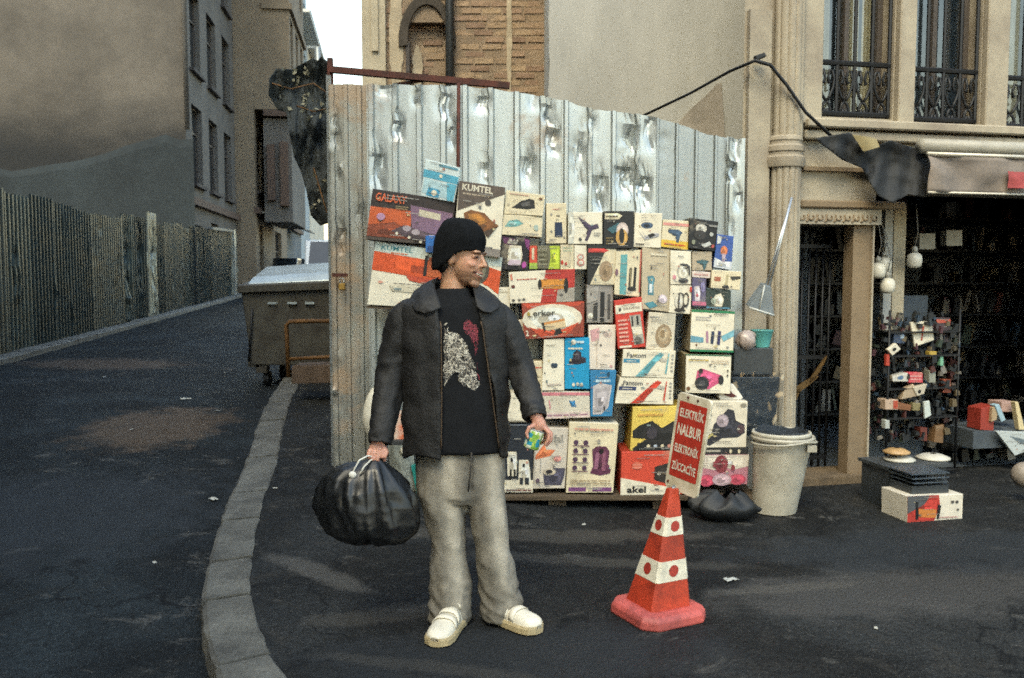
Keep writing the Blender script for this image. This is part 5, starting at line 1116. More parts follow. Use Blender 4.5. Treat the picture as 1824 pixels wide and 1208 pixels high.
# right hand: fist round the bag's handles, back of the hand outwards
rw_ = pp(675, 785, -0.12)
def lh(px, py, dy): return pp(px, py, dy)
body.ellip(pp(670, 799, -0.125), 0.030, 0.020, 0.036, None, 14, 10)
fing = [[(658, 803, -.138), (656, 813, -.146), (662, 821, -.136), (668, 818, -.118)], [(665, 806, -.145), (663, 818, -.154), (669, 826, -.142), (674, 822, -.122)],
        [(673, 806, -.145), (672, 819, -.154), (677, 826, -.142), (680, 821, -.122)], [(681, 803, -.14), (681, 814, -.148), (685, 820, -.136), (686, 815, -.12)],
        [(684, 796, -.13), (689, 805, -.14), (686, 814, -.15)]]
for f in fing: capsule(body, [lh(*q) for q in f], [0.0098, 0.0092, 0.0085, 0.0078][:len(f)], 8)
# left hand: holds the can from above
lw_ = pp(955, 742, -0.14)
capsule(body, [lw_, pp(961, 757, -0.145)], [0.026, 0.030], 12)
body.ellip(pp(962, 760, -0.135), 0.026, 0.024, 0.028, None, 14, 10)
fing2 = [[(970, 762, -.160), (978, 772, -.178), (977, 784, -.182), (971, 792, -.182)], [(973, 762, -.140), (982, 773, -.148), (981, 785, -.156), (974, 793, -.164)],
         [(972, 763, -.12), (980, 774, -.118), (978, 785, -.118), (971, 791, -.12)], [(966, 764, -.105), (972, 775, -.10), (970, 785, -.102), (964, 790, -.105)],
         [(951, 757, -.16), (942, 762, -.178), (938, 772, -.182), (940, 780, -.184)]]
for k, f in enumerate(fing2): capsule(body, [lh(*q) for q in f], [0.0098, 0.0092, 0.0085, 0.0078], 8)
bo = body.build('body', M_SKIN, person); remesh(bo, 0.0036, 6, 0.5)
hfi = Matrix((hf, hl, hu))
def skincol(p, n):
    q = hfi @ (p - HC) / K; c = Vector(SKIN)
    if p.z < pp(0, 640).z: return Vector(C('#b98672'))
    f, l, u = q.x, abs(q.y), q.z
    # stubble, brows, lips and eyes as colour of the skin itself
    st = sst(-0.030, -0.058, u) * sst(0.0, 0.03, f) * (1 - 0.15 * sst(0.02, 0.0, l)) * sst(-0.135, -0.11, u)
    c = c.lerp(Vector(C('#3d2c23')), 0.30 * st)
    mo = sst(0.006, 0.002, abs(u + 0.046)) * sst(0.07, 0.085, f) * sst(0.032, 0.024, l); c = c.lerp(Vector(C('#3f2c22')), 0.45 * mo)
    if 0.031 > u > 0.021 and f > 0.055 and l < 0.045: c = c.lerp(Vector(C('#241a15')), 0.8)
    if abs(u - 0.008 - 0.1 * max(0, .03 - l) * 0) < 0.0055 and f > 0.055 and 0.016 < l < 0.044: c = c.lerp(Vector(C('#2b1d17')), 0.85)
    lipu = -0.0625 + 0.48 * max(0, l - 0.006)
    if abs(u - lipu) < 0.0022 and f > 0.05 and l < 0.022: c = Vector(C('#c9bda9'))
    elif abs(u - lipu) < 0.0045 and f > 0.045 and l < 0.036: c = Vector(C('#40201b'))
    elif abs(u - lipu) < 0.010 and f > 0.075 and l < 0.026: c = c.lerp(Vector(C('#9c5f50')), 0.7)
    ck = sst(0.05, 0.0, math.hypot(u + 0.015, l - 0.045)) * sst(0.02, 0.05, f); c = c.lerp(Vector(C('#bb7a62')), 0.45 * ck)
    return c
set_colors(bo, skincol)
for s in (-1, 1):
    mb = MB(); mb.ellip(Vector((0.0845, s * 0.0295, 0.0075)), 0.0062, 0.0085, 0.0042, tf=TH, nu=10, nv=7); e_ = mb.build('eye', mat('eye_dark', (0.03, 0.022, 0.018), 0.2, var=0.1), bo, smooth=True)
mb = MB()     # short dark hair at the nape and temple, below the cap
mb.ellip(Vector((-0.052, 0, -0.035)), 0.050, 0.064, 0.045, tf=TH, nu=18, nv=10)
ho = mb.build('hair', mat('dark_hair', (0.012, 0.010, 0.009), 0.7, var=0.4, scale=90), person, smooth=True)
# --- beanie: ribbed knit cap pulled down to the brow, low at the nape
mb = MB(); nu_, nv_ = 72, 30
def cap(i, j):
    a = 2 * math.pi * i; f = math.cos(a); l = math.sin(a)
    low = lerp(-0.062, 0.030, sst(-0.75, 0.70, f)) ; top = 0.150
    t = j; th_ = t * math.pi / 2
    z = low + (top - low) * math.sin(th_) ** 0.92
    rr = math.cos(th_) ** 0.62
    rf, rl = 0.108, 0.090
    sq_ = 1 - 0.10 * sst(0.30, 0.0, t) * (1 if f > -0.2 else 0.6); rf *= sq_; rl *= sq_
    rib = 1 + 0.010 * math.cos(36 * a) * (1 - t)
    wr = 0.004 * nz(f * 3 + 2, l * 3, z * 22)
    return TH(Vector((-0.012 + (rf * f) * rr * rib + wr - 0.012 * t, (rl * l) * rr * rib, z + wr)))
mb.grid(cap, nu_, nv_); bn = mb.build('beanie', M_KNIT, person, smooth=True); solidify(bn, 0.006, 1)

# --- jacket
NN = 2.4
JT = [(520, 806, 38, .072), (528, 806, 56, .082), (536, 806, 74, .092), (546, 807, 90, .102), (562, 808, 95, .112), (600, 810, 92, .124), (680, 812, 90, .128), (760, 812, 91, .130), (790, 812, 91, .130), (808, 812, 90, .128)]
def jring(py):
    return [pl([(r[0], r[k]) for r in JT], py) for k in (1, 2, 3)]
def se(theta, hw, d, n=NN):
    s, c = math.sin(theta), math.cos(theta)
    return hw * math.copysign(abs(s) ** (2 / n), s), -d * math.copysign(abs(c) ** (2 / n), c)
def edgeL(py): return pl([(520, 776), (546, 784), (580, 790), (700, 791), (808, 790)], py)
def edgeR(py): return pl([(520, 842), (546, 850), (580, 861), (700, 878), (808, 893)], py)
mb = MB(); rows = []; nseg = 90
hem = lambda t: 808 - 10 * sst(0.55, 0.95, t) * 0
pys = [520 + 288 * (k / 70) for k in range(71)]
for py in pys:
    cx, hw, d = jring(py); row = []
    tR = math.asin(min(0.999, max(0.0, (edgeR(py) - cx) / hw)) ** (NN / 2)); tL = -math.asin(min(0.999, max(0.0, (cx - edgeL(py)) / hw)) ** (NN / 2))
    for k in range(nseg + 1):
        t = k / nseg; th_ = lerp(tR, 2 * math.pi + tL, t); x, y = se(th_, hw * SC, d)
        c_ = pp(cx, py + (6 * math.sin(t * 19) * sst(790, 808, py)))
        fr = sst(540, 600, py)
        wv = 0.009 * nz(x * 9, y * 9, c_.z * 4.2) + 0.006 * nz(x * 22 + 5, y * 14, c_.z * 9) * fr
        wv += 0.010 * (0.35 - abs(nz(x * 7 + c_.z * 5, y * 6, c_.z * 8 - x * 4))) * fr
        wv += 0.006 * math.sin(c_.z * 40 + x * 22 + 3 * nz(x * 4, c_.z * 4)) * fr * sst(0.10, 0.2, abs(x)) * 0.7
        v2 = Vector((x, y, 0)).normalized()
        row.append(Vector((c_.x + x, YP + y, c_.z)) + v2 * (wv + 0.004))
    rows.append(row)
mb.rings(rows, closed=False, cap=False)
jk = mb.build('jacket', M_JACK, person, smooth=True); solidify(jk, 0.009, 1 if False else -1)
def sleeve(pts, rad, seed, n=26, m=56):
    mb = MB(); cp = [pp(a, b, c) for a, b, c in pts]; rs = []; tt = [k / m for k in range(m + 1)]
    def cat(ps, t):
        s = t * (len(ps) - 1); i = min(int(s), len(ps) - 2); u = s - i
        p0 = ps[max(i - 1, 0)]; p1 = ps[i]; p2 = ps[i + 1]; p3 = ps[min(i + 2, len(ps) - 1)]
        return 0.5 * ((2 * p1) + (p2 - p0) * u + (2 * p0 - 5 * p1 + 4 * p2 - p3) * u * u + (3 * p1 - p0 - 3 * p2 + p3) * u ** 3)
    up = Vector((0, -1, 0))
    for t in tt:
        c = cat(cp, t); tg = (cat(cp, min(1, t + .01)) - cat(cp, max(0, t - .01))).normalized()
        a = (up - tg * up.dot(tg)).normalized(); b = tg.cross(a); r = cat([Vector((q, 0, 0)) for q in rad], t).x; ring = []
        for k in range(n):
            an = 2 * math.pi * k / n
            w_ = 0.13 * nz(math.cos(an) * 1.3 + seed, math.sin(an) * 1.3, t * 4) + 0.03 * math.sin(t * 60 + 2.0 * math.cos(an + seed) + 3 * nz(t * 5, seed)) * (sst(0.25, 0.5, t)) * (0.5 + 0.5 * math.cos(an - 0.6 + seed))
            w_ += 0.05 * nz(an * 2, t * 22, seed) + 0.24 * (0.25 - abs(nz(math.cos(an) * 1.6 + t * 4, math.sin(an) * 1.6 + seed, t * 9))) * sst(0.1, 0.4, t)
            ring.append(c + (a * math.cos(an) * 0.92 + b * math.sin(an)) * r * (1 + w_))
        rs.append(ring)
    c = rs[-1]; cc = sum(c, Vector()) / len(c); rs.append([cc.lerp(p, 0.86) for p in c]); tgv = (cat(cp, 1) - cat(cp, .97)).normalized(); rs.append([cc.lerp(p, 0.84) - tgv * 0.03 for p in c])
    mb.rings(rs); o = mb.build('sleeve', M_JACK, jk, smooth=True); fix_normals(o); return o
sleeve([(742, 545, .0), (722, 566, .0), (708, 610, .0), (697, 660, .0), (688, 720, -.05), (680, 768, -.105), (677, 790, -.125)], [0.048, 0.066, 0.069, 0.066, 0.060, 0.053, 0.049], 1.3)
sleeve([(872, 549, .0), (893, 570, .0), (912, 615, .0), (928, 662, -.01), (942, 702, -.07), (951, 732, -.12), (954, 745, -.14)], [0.046, 0.062, 0.064, 0.061, 0.057, 0.054, 0.049], 6.1)
def sheet_poly(name, pts, parent, m, th=0.008, sub=3):
    bm = bmesh.new(); ow = wloc(parent); vs_ = [bm.verts.new(p - ow) for p in pts]; bm.faces.new(vs_)
    me = bpy.data.meshes.new(name); bm.to_mesh(me); bm.free(); me.materials.append(m)
    o = bpy.data.objects.new(name, me); COLL.objects.link(o); o.parent = parent; solidify(o, th, 0); return o
def collar(rows_, name='collar'):
    mb = MB(); n0 = len(rows_[0])
    def fn(i, j):
        s = j * (len(rows_) - 1); a = min(int(s), len(rows_) - 2); r0, r1 = rows_[a], rows_[a + 1]
        q = i * (n0 - 1); b = min(int(q), n0 - 2); u = q - b; v = s - a
        p = r0[b].lerp(r0[b + 1], u).lerp(r1[b].lerp(r1[b + 1], u), v)
        return p + Vector((0, -0.002 * math.sin(math.pi * j), 0.002 * nz(i * 5, j * 5)))
    mb.grid(fn, 14, 10); o = mb.build(name, M_JACK, jk, smooth=True); solidify(o, 0.005, 0); return o
# turned-down collar points: inner edge along the neck, outer edge on the shoulder
collar([[pp(782, 494, .05), pp(774, 506, -.03), pp(778, 524, -.085), pp(787, 548, -.118)], [pp(757, 505, .06), pp(748, 520, -.04), pp(752, 540, -.105), pp(768, 556, -.132)], [pp(738, 519, .06), pp(729, 535, -.03), pp(738, 553, -.108), pp(757, 559, -.128)]])
collar([[pp(836, 500, .05), pp(842, 510, -.03), pp(845, 526, -.085), pp(849, 548, -.118)], [pp(862, 512, .06), pp(868, 524, -.03), pp(866, 541, -.095), pp(862, 556, -.128)], [pp(880, 526, .05), pp(893, 539, -.02), pp(890, 549, -.085), pp(874, 558, -.12)]])
mb = MB()     # the stand of the collar behind the neck
mb.grid(lambda i, j: (lambda c: Vector((c.x + (40 - 3 * j) * SC * math.cos(lerp(-0.3, math.pi + 0.3, i)), YP + 0.012 + 0.085 * math.sin(lerp(-0.3, math.pi + 0.3, i)), c.z)))(pp(808, lerp(528, 497, j))), 24, 4)
o = mb.build('collar_stand', M_JACK, jk, smooth=True); solidify(o, 0.008, 0)
mb = MB()     # zip tape along the two front edges
for ed, sg in ((edgeL, -1), (edgeR, 1)):
    pts = []
    for py in range(570, 800, 10):
        cx, hw, d = jring(py); x = (ed(py) - cx) * SC; y = -d * (1 - min(0.98, abs(x / (hw * SC))) ** NN) ** (1 / NN); c_ = pp(cx, py); pts.append(Vector((c_.x + x, YP + y - 0.012, c_.z)))
    mb.tube(pts, 0.0035, 5)
mb.build('zip', mat('zip_brass', C('#5a4a3a'), 0.5, 0.5, var=0.3), jk, smooth=True)
# --- black T-shirt with a print
def tee_d(py): cx, hw, d = jring(py); return cx, hw - 5, d - 0.014
mb = MB(); rows = []
def trow(cx, hw, d, py, kz=0): return [Vector((pp(cx, py).x + se(2 * math.pi * k / 48, hw * SC, d)[0], YP + se(2 * math.pi * k / 48, hw * SC, d)[1], pp(cx, py).z)) for k in range(48)]
rows.append(trow(807, 27, .062, 514)); rows.append(trow(807, 29, .066, 520)); rows.append(trow(806, 34, .072, 530))
for py in [540 + 262 * k / 40 for k in range(41)]:
    cx, hw, d = tee_d(py); rw = []
    for k in range(48):
        x, y = se(2 * math.pi * k / 48, hw * SC, d); c_ = pp(cx, py)
        wv = 0.006 * nz(x * 8 + 3, c_.z * 5, y * 8) + 0.004 * nz(x * 20, c_.z * 6)
        rw.append(Vector((c_.x + x, YP + y, c_.z)) + Vector((x, y, 0)).normalized() * wv)
    rows.append(rw)
mb.rings(rows, cap=False); tee = mb.build('t_shirt', M_TEE, person, smooth=True); solidify(tee, 0.003, -1)
def teepoint(px, py, off):
    cx, hw, d = tee_d(py); x = (px - cx) * SC; y = -d * (1 - min(0.97, abs(x / (hw * SC))) ** NN) ** (1 / NN); c_ = pp(cx, py)
    wv = 0.006 * nz(x * 8 + 3, c_.z * 5, y * 8) + 0.004 * nz(x * 20, c_.z * 6)
    return Vector((c_.x + x, YP + y, c_.z)) + Vector((x, y, 0)).normalized() * (wv + off)
mb = MB(); rnd = random.Random(3)
def inpoly(x, y, pg):
    r = False; j = len(pg) - 1
    for i in range(len(pg)):
        if (pg[i][1] > y) != (pg[j][1] > y) and x < (pg[j][0] - pg[i][0]) * (y - pg[i][1]) / (pg[j][1] - pg[i][1]) + pg[i][0]: r = not r
        j = i
    return r
PGW = [(794, 568), (800, 572), (804, 588), (818, 590), (832, 608), (838, 628), (848, 645), (850, 662), (857, 684), (848, 690), (830, 684), (818, 672), (820, 658), (811, 660), (800, 676), (795, 684), (793, 640), (794, 600)]
PGR = [(826, 575), (835, 565), (842, 570), (852, 582), (854, 600), (850, 625), (854, 650), (856, 676), (852, 676), (848, 640), (844, 612), (838, 596), (830, 592)]
def squig(pg, n, cols, wd, lo, hi):
    cnt = 0; tries = 0
    while cnt < n and tries < n * 40:
        tries += 1
        x = rnd.uniform(790, 860); y = rnd.uniform(562, 692)
        if not inpoly(x, y, pg): continue
        a = rnd.uniform(0, 6.3); pts = [(x, y)]
        for s in range(rnd.randint(lo, hi)):
            a += rnd.uniform(-0.9, 0.9); x2 = pts[-1][0] + 3.2 * math.cos(a); y2 = pts[-1][1] + 3.2 * math.sin(a)
            if not inpoly(x2, y2, pg): break
            pts.append((x2, y2))
        if len(pts) < 3: continue
        col = rnd.choice(cols); w0 = rnd.uniform(*wd); off = 0.0035 + 0.00001 * cnt
        for k, ((ax, ay), (bx, by)) in enumerate(zip(pts, pts[1:])):
            L = math.hypot(bx - ax, by - ay); nx, ny = -(by - ay) / L * w0, (bx - ax) / L * w0
            mb.poly([teepoint(ax + nx, ay + ny, off), teepoint(bx + nx, by + ny, off), teepoint(bx - nx, by - ny, off), teepoint(ax - nx, ay - ny, off)], col)
        cnt += 1
squig(PGW, 420, [C('#c9c2b2'), C('#a69f92'), C('#d9d3c3'), C('#77726a'), C('#4a4743'), C('#2a2928')], (0.28, 0.7), 4, 12)
squig(PGR, 110, [C('#8c2f3d'), C('#6a2030'), C('#94404c'), C('#2a1216')], (0.25, 0.6), 4, 9)
mb.build('shirt_print', mat('shirt_ink', None, 0.8, attr=True, var=0.2, scale=60), tee)
# --- jeans: wide faded grey denim
mb = MB()
def jr(cx, py, hw, d, dy=0.0, n=2.2, k0=28):
    c_ = pp(cx, py); return [Vector((c_.x + se(2 * math.pi * k / k0, hw * SC, d, n)[0], YP + 0.02 + dy + se(2 * math.pi * k / k0, hw * SC, d, n)[1], c_.z)) for k in range(k0)]
mb.rings([jr(818, 770, 80, .115), jr(820, 800, 81, .120), jr(821, 850, 82, .125), jr(821, 880, 80, .120), jr(822, 893, 60, .10)])
mb.rings([jr(782, 830, 44, .105), jr(786, 880, 45, .112), jr(790, 910, 41, .108), jr(796, 955, 33, .092), jr(797, 980, 32, .09), jr(800, 1020, 36, .098), jr(803, 1065, 39, .105), jr(802, 1090, 39, .108), jr(801, 1108, 37, .104)])
mb.rings([jr(858, 830, 42, .105), jr(862, 880, 40, .112), jr(868, 910, 36, .106, -.01), jr(874, 955, 32, .094, -.015), jr(877, 985, 32, .092, -.015), jr(884, 1025, 34, .096, 0), jr(890, 1065, 37, .105, .015), jr(892, 1088, 38, .108, .02), jr(892, 1104, 36, .104, .02)])
M_JEAN = mat('faded_denim', None, 0.9, var=0.25, scale=55, attr=True, kind='World', bmp=0.35, bscale=110, bdist=0.002, spec=0.2)
je = mb.build('jeans', M_JEAN, person); remesh(je, 0.0075, 6, 0.5)
me = je.data; ow = wloc(je)
zk, zan = pp(0, 965).z, pp(0, 1085).z
nrms = [v.normal.copy() for v in me.vertices]
for v, n in zip(me.vertices, nrms):
    p = v.co + ow; n.z *= 0.3
    low = sst(pp(0, 1000).z, pp(0, 1085).z, p.z)
    a = 0.008 * nz(p.x * 11, p.y * 11, p.z * 2.2) + 0.004 * nz(p.x * 26, p.y * 22, p.z * 6)
    a += 0.006 * math.sin(p.z * 80 + 9 * nz(p.x * 6, p.y * 6, 1.0) + 30 * p.x) * low * (0.4 + nz(p.x * 9, p.z * 5, 3.0))
    a += 0.020 * (0.28 - abs(nz(p.x * 8 + 5 * p.z, p.y * 8, p.z * 15 + p.x * 6))) * low
    a += 0.014 * (0.25 - abs(nz(p.x * 9 + 6 * p.z, p.y * 7, p.z * 5 - p.x * 5))) * sst(pp(0, 790).z, pp(0, 860).z, p.z)
    a += 0.006 * nz(p.x * 16 + 9 * p.z, p.y * 9, p.z * 5) * (1 - low) * sst(pp(0, 800).z, pp(0, 880).z, p.z)
    a -= 0.012 * sst(0.02, 0.0, abs(p.x - pp(836, 0).x)) * sst(pp(0, 900).z, pp(0, 850).z, p.z) * (1 if n.y < 0 else 0)
    v.co += n * a
je.data.update()
LC, DC = Vector(C('#aca596')), Vector(C('#3f3d39'))
def jeancol(p, n):
    py = None
    # paler band right of each leg's centre line, darker seams and inner legs
    zt_ = p.z
    cl = pp(pl([(0.15, 801), (0.3, 799), (0.45, 795), (0.6, 788), (0.8, 782)], zt_), 0).x + 0.03; cr_ = pp(pl([(0.15, 890), (0.3, 882), (0.45, 873), (0.6, 866), (0.8, 862)], zt_), 0).x + 0.035
    k = max(math.exp(-((p.x - cl) / 0.038) ** 2), math.exp(-((p.x - cr_) / 0.038) ** 2))
    k *= 0.55 + 0.45 * sst(0.1, 0.35, zt_); k = k * (1 if n.y < 0.2 else 0.3)
    k += 0.22 * nz(p.x * 9, p.z * 4, p.y * 9) + 0.22 * nz(p.x * 40, p.z * 24, p.y * 40) + 0.35 * (0.22 - abs(nz(p.x * 12 + 8 * p.z, p.z * 14, p.y * 8)))
    return DC.lerp(LC, max(0, min(1, 0.34 + 0.72 * k)))
set_colors(je, jeancol)
mb = MB(); a = pp(836, 812); mb.tube([pp(840, 806, -.118), pp(838, 840, -.126), pp(834, 876, -.118)], 0.004, 6); mb.build('fly_seam', mat('dark_seam', C('#3c3934'), 0.9), je, smooth=True)
# --- shoes
M_SHOE = mat('cream_leather', C('#dcd5c2'), 0.5, var=0.18, scale=12, bmp=0.2, bscale=60)
M_SOLE = mat('pale_gum_sole', C('#b3a27c'), 0.7, var=0.25, scale=15)
def shoe(toe, heel, seed):
    toe = Vector(toe); heel = Vector(heel); ax = (toe - heel); L = ax.length; ax.normalize(); sd = Vector((ax.y, -ax.x, 0))
    T = lambda x, y, z: Vector((heel.x, heel.y, 0.004)) + ax * (x * L) + sd * y + Vector((0, 0, z))
    wid = [(0.0, .030), (.05, .039), (.2, .044), (.4, .045), (.6, .052), (.75, .056), (.87, .053), (.94, .045), (.98, .033), (1.0, .018)]
    hgt = [(0.0, .085), (.1, .105), (.25, .108), (.4, .100), (.55, .086), (.7, .076), (.82, .071), (.92, .064), (.97, .055), (1.0, .042)]
    up = MB(); rs = []
    for k in range(25):
        t = k / 24; w_ = pl(wid, t); h_ = pl(hgt, t)
        rs.append([T(t, w_ * math.copysign(abs(math.cos(a)) ** 0.7, math.cos(a)), 0.024 + (h_ - 0.024) * max(0, math.sin(a)) ** 0.75) for a in [math.pi * q / 14 for q in range(15)]])
    up.rings(rs, closed=False, cap=False); up.poly(list(reversed(rs[0]))); up.poly(rs[-1])
    s_ = up.build('shoe', M_SHOE, person, smooth=True); fix_normals(s_)
    so = MB(); rs = []
    for z, g in ((0.0, .0), (0.003, .007), (0.026, .008), (0.036, .003)):
        ring = [T(t, pl(wid, t) + g, z) for t in [k / 16 for k in range(17)]] + [T(t, -pl(wid, t) - g, z) for t in [1 - k / 16 for k in range(17)]]
        rs.append(ring)
    so.rings(rs); o = so.build('sole', M_SOLE, s_); fix_normals(o)
    for t0, t1 in ((.40, .52), (.56, .66)):
        st = MB(); rs = []
        for t in (t0, (t0 + t1) / 2, t1):
            w_ = pl(wid, t) + .003; h_ = pl(hgt, t) + .006
            rs.append([T(t, w_ * math.copysign(abs(math.cos(a)) ** 0.7, math.cos(a)), 0.024 + (h_ - 0.024) * max(0, math.sin(a)) ** 0.75) for a in [math.pi * q / 14 for q in range(1, 14)]])
        st.rings(rs, closed=False, cap=False); o = st.build('strap', M_SHOE, s_, smooth=True); solidify(o, 0.004, 0)
    st = MB(); rs = []
    for t in (.06, .2, .36):
        w_ = pl(wid, t) - .006; h_ = pl(hgt, t)
        rs.append([T(t, w_ * math.cos(a), h_ - .01 + .028 * abs(math.sin(a)) ** .6) for a in [math.pi * q / 10 for q in range(11)]])
    st.rings(rs, closed=False, cap=False); o = st.build('ankle_collar', M_SHOE, s_, smooth=True); solidify(o, 0.006, 0)
shoe((-0.322, 3.635, 0), (-0.232, 3.935, 0), 1); shoe((0.118, 3.775, 0), (-0.112, 3.97, 0), 2)

# ================================================================== THINGS IN THE HANDS
M_BAG = mat('black_bin_liner', (0.008, 0.009, 0.010), 0.36, var=0.3, scale=8, bmp=0.3, bscale=12, bdist=0.01, rvar=0.08, kind='World')
bag = thing('plastic_bag', pp(655, 968, -0.14), 'full black plastic bag with white cord handles hanging from one hand', 'bag')
mb = MB(); yb = -0.135
BL = [(815, 664), (823, 626), (835, 598), (850, 581), (870, 570), (900, 566), (930, 572), (950, 584), (963, 602), (971, 630)]; BR = [(815, 672), (825, 692), (840, 713), (860, 729), (890, 743), (920, 748), (940, 747), (955, 738), (965, 720), (971, 690)]
PR = [(y_, (pl(BL, y_) + pl(BR, y_)) / 2, (pl(BR, y_) - pl(BL, y_)) / 2, d_) for y_, d_ in ((815, .012), (823, .03), (835, .06), (850, .085), (870, .11), (900, .125), (930, .125), (950, .11), (965, .07), (971, .04))]
rows = []
for k in range(64):
    py = lerp(815, 971, k / 63); cx, hw, d = [pl([(r[0], r[q]) for r in PR], py) for q in (1, 2, 3)]; c_ = pp(cx, py, yb); rw = []
    for q in range(72):
        a = 2 * math.pi * q / 72; x, y = hw * SC * math.cos(a), d * math.sin(a)
        t = (py - 815) / 156
        pl_ = 0.34 * (0.3 - abs(nz(math.cos(a) * 3.0 + 3, math.sin(a) * 3.0, t * 0.7))) + 0.20 * (0.25 - abs(nz(math.cos(a) * 5.2 - t * 1.4, math.sin(a) * 5.2 + t, t * 1.2))) - 0.06
        pl_ += 0.04 * math.sin(a * 8 + 3 * nz(math.cos(a), math.sin(a), t * 2)) * (1 - sst(0.05, 0.75, t)) + 0.11 * nz(math.cos(a) * 1.7, math.sin(a) * 1.7, t * 1.6)
        pl_ += 0.045 * nz(math.cos(a) * 6 + t * 3, math.sin(a) * 6, t * 3) - 0.10 * abs(nz(math.cos(a) * 3.0 + 7, math.sin(a) * 3.0 + t, t * 1.8)) + 0.02 * nz(math.cos(a) * 14, math.sin(a) * 14, t * 12)
        cl_ = 14 * SC * math.exp(-((x + 0.01) / 0.025) ** 2) * sst(0.8, 1.0, t)
        rw.append(Vector((c_.x + x * (1 + pl_), c_.y + y * (1 + pl_), c_.z + cl_ + 0.012 * nz(x * 12, t * 4, y * 12))))
    rows.append(rw)
mb.rings(rows); o = mb.build('liner', M_BAG, bag, smooth=True); fix_normals(o)
M_CORD = mat('white_cord', C('#d5d2c6'), 0.6, var=0.2)
for pts in ([(632, 850, -.20), (630, 838, -.21), (640, 820, -.20), (655, 812, -.17), (668, 814, -.142)], [(640, 846, -.205), (648, 832, -.205), (660, 820, -.165), (672, 815, -.14)]):
    mb = MB(); mb.tube([pp(*q) for q in pts], 0.0035, 6); mb.build('handle', M_CORD, bag, smooth=True)
mb = MB(); mb.ellip(pp(628, 846, -.205), 0.017, 0.012, 0.016); mb.build('knot', M_CORD, bag, smooth=True)
# the can
can = thing('drink_can', pp(946, 800, -.155), 'small green and blue printed can held by its upper rim', 'can')
ct, cb = pp(956, 765, -.15), pp(945, 799, -.15); axv = (ct - cb).normalized(); c1 = axv.orthogonal().normalized(); c2 = axv.cross(c1); hgt_ = (ct - cb).length
mb = MB(); rs = []; zs = [0, .03, .06, .2, .4, .6, .8, .93, .97, 1.0]; rr = [.026, .030, .033, .0335, .034, .0345, .035, .0355, .034, .033]
for z, r_ in zip(zs, rr): rs.append([cb + axv * (z * hgt_) + (c1 * math.cos(2 * math.pi * k / 26) + c2 * math.sin(2 * math.pi * k / 26)) * r_ for k in range(26)])
mb.rings(rs); cols = [C('#7fae4a'), C('#a9c25c'), C('#2f8fa8'), C('#d6dcc6'), C('#4f9a5a'), C('#cfd8c0'), C('#3a7fb0')]
for i, f in enumerate(mb.f):
    c_ = sum((mb.v[k] for k in f), Vector()) / len(f); t = (c_ - cb).dot(axv) / hgt_
    an = nz(c_.x * 60, c_.y * 60, c_.z * 55)
    mb.c[i] = cols[0] if an > 0.15 else (cols[2] if an < -0.2 else cols[3] if an < -0.05 else cols[1])
    if t > 0.93 or t < 0.04: mb.c[i] = C('#c8ccc6')
o = mb.build('printed_can', mat('can_print', None, 0.35, var=0.15, scale=30, attr=True), can, smooth=True); fix_normals(o); shade_auto(o, 50)
mb = MB(); rs = []
for k in range(26):
    an = 2 * math.pi * k / 26
mb.tube([ct + (c1 * math.cos(2 * math.pi * k / 26) + c2 * math.sin(2 * math.pi * k / 26)) * 0.034 for k in range(27)], 0.002, 5); mb.build('rim', M_GALV2, can, smooth=True)
# ================================================================== TRAFFIC CONE WITH SIGN
M_CONE = mat('cone_red_plastic', C('#b84026'), 0.5, var=0.4, scale=9, col2=C('#8a2f1e'), bmp=0.15, bscale=40, kind='World')
M_CONEB = mat('cone_base_faded', C('#bf5850'), 0.6, var=0.5, scale=8, col2=C('#8f4440'), bmp=0.2, bscale=50, kind='World')
M_REFL = mat('reflective_white', C('#dcd6c2'), 0.4, var=0.3, scale=16, kind='World')
ccx, ccy = 0.665, 4.0
cone = thing('traffic_cone', (ccx, ccy, 0), 'red square-sided traffic cone with white dotted bands carrying the sign plate', 'traffic cone')
cyaw = R(27)
def CT(x, y, z):
    lean = 0.115 * max(0, z - 0.06)
    return Vector((ccx + x * math.cos(cyaw) - y * math.sin(cyaw) + lean, ccy + x * math.sin(cyaw) + y * math.cos(cyaw), z))
def sq(h, ch, z): return [CT(x, y, z) for x, y in ((-h + ch, -h), (h - ch, -h), (h, -h + ch), (h, h - ch), (h - ch, h), (-h + ch, h), (-h, h - ch), (-h, -h + ch))]
mb = MB(); mb.rings([sq(.174, .055, 0.0), sq(.177, .055, .01), sq(.175, .055, .04), sq(.162, .05, .058), sq(.125, .03, .066), sq(.115, .03, .063)]); o = mb.build('base', M_CONEB, cone); bevel(o, .004)
def hw_(z): return lerp(.108, .026, (z - .06) / .52)
zz = [.060, .185, .275, .385, .465, .60]
lay = [('red_section', M_CONE), ('white_band', M_REFL), ('red_section', M_CONE), ('white_band', M_REFL), ('red_section', M_CONE)]
zz[-1] = .585
for (nm, m_), z0, z1 in zip(lay, zz, zz[1:]):
    g = 0.0015 if nm == 'white_band' else 0
    mb = MB(); mb.rings([sq(hw_(z0) + g, .012, z0), sq(hw_(z1) + g, .012, z1)]); o = mb.build(nm, m_, cone); fix_normals(o)
    if nm == 'white_band':
        zc = (z0 + z1) / 2; h_ = hw_(zc) + g + 0.0012
        for fx in range(2):      # red discs on the two faces in view
            mb2 = MB(); pts = []; r_ = 0.026 if zc < .3 else 0.024
            for k in range(18):
                a = 2 * math.pi * k / 18; s = r_ * math.cos(a); z = zc + r_ * math.sin(a); hh = hw_(z) + g + 0.0015
                pts.append(CT(s, -hh, z) if fx == 0 else CT(-hh, s, z))
            mb2.poly(pts); mb2.build('red_disc', mat('disc_red', C('#9c3328'), 0.5, var=0.15), o)
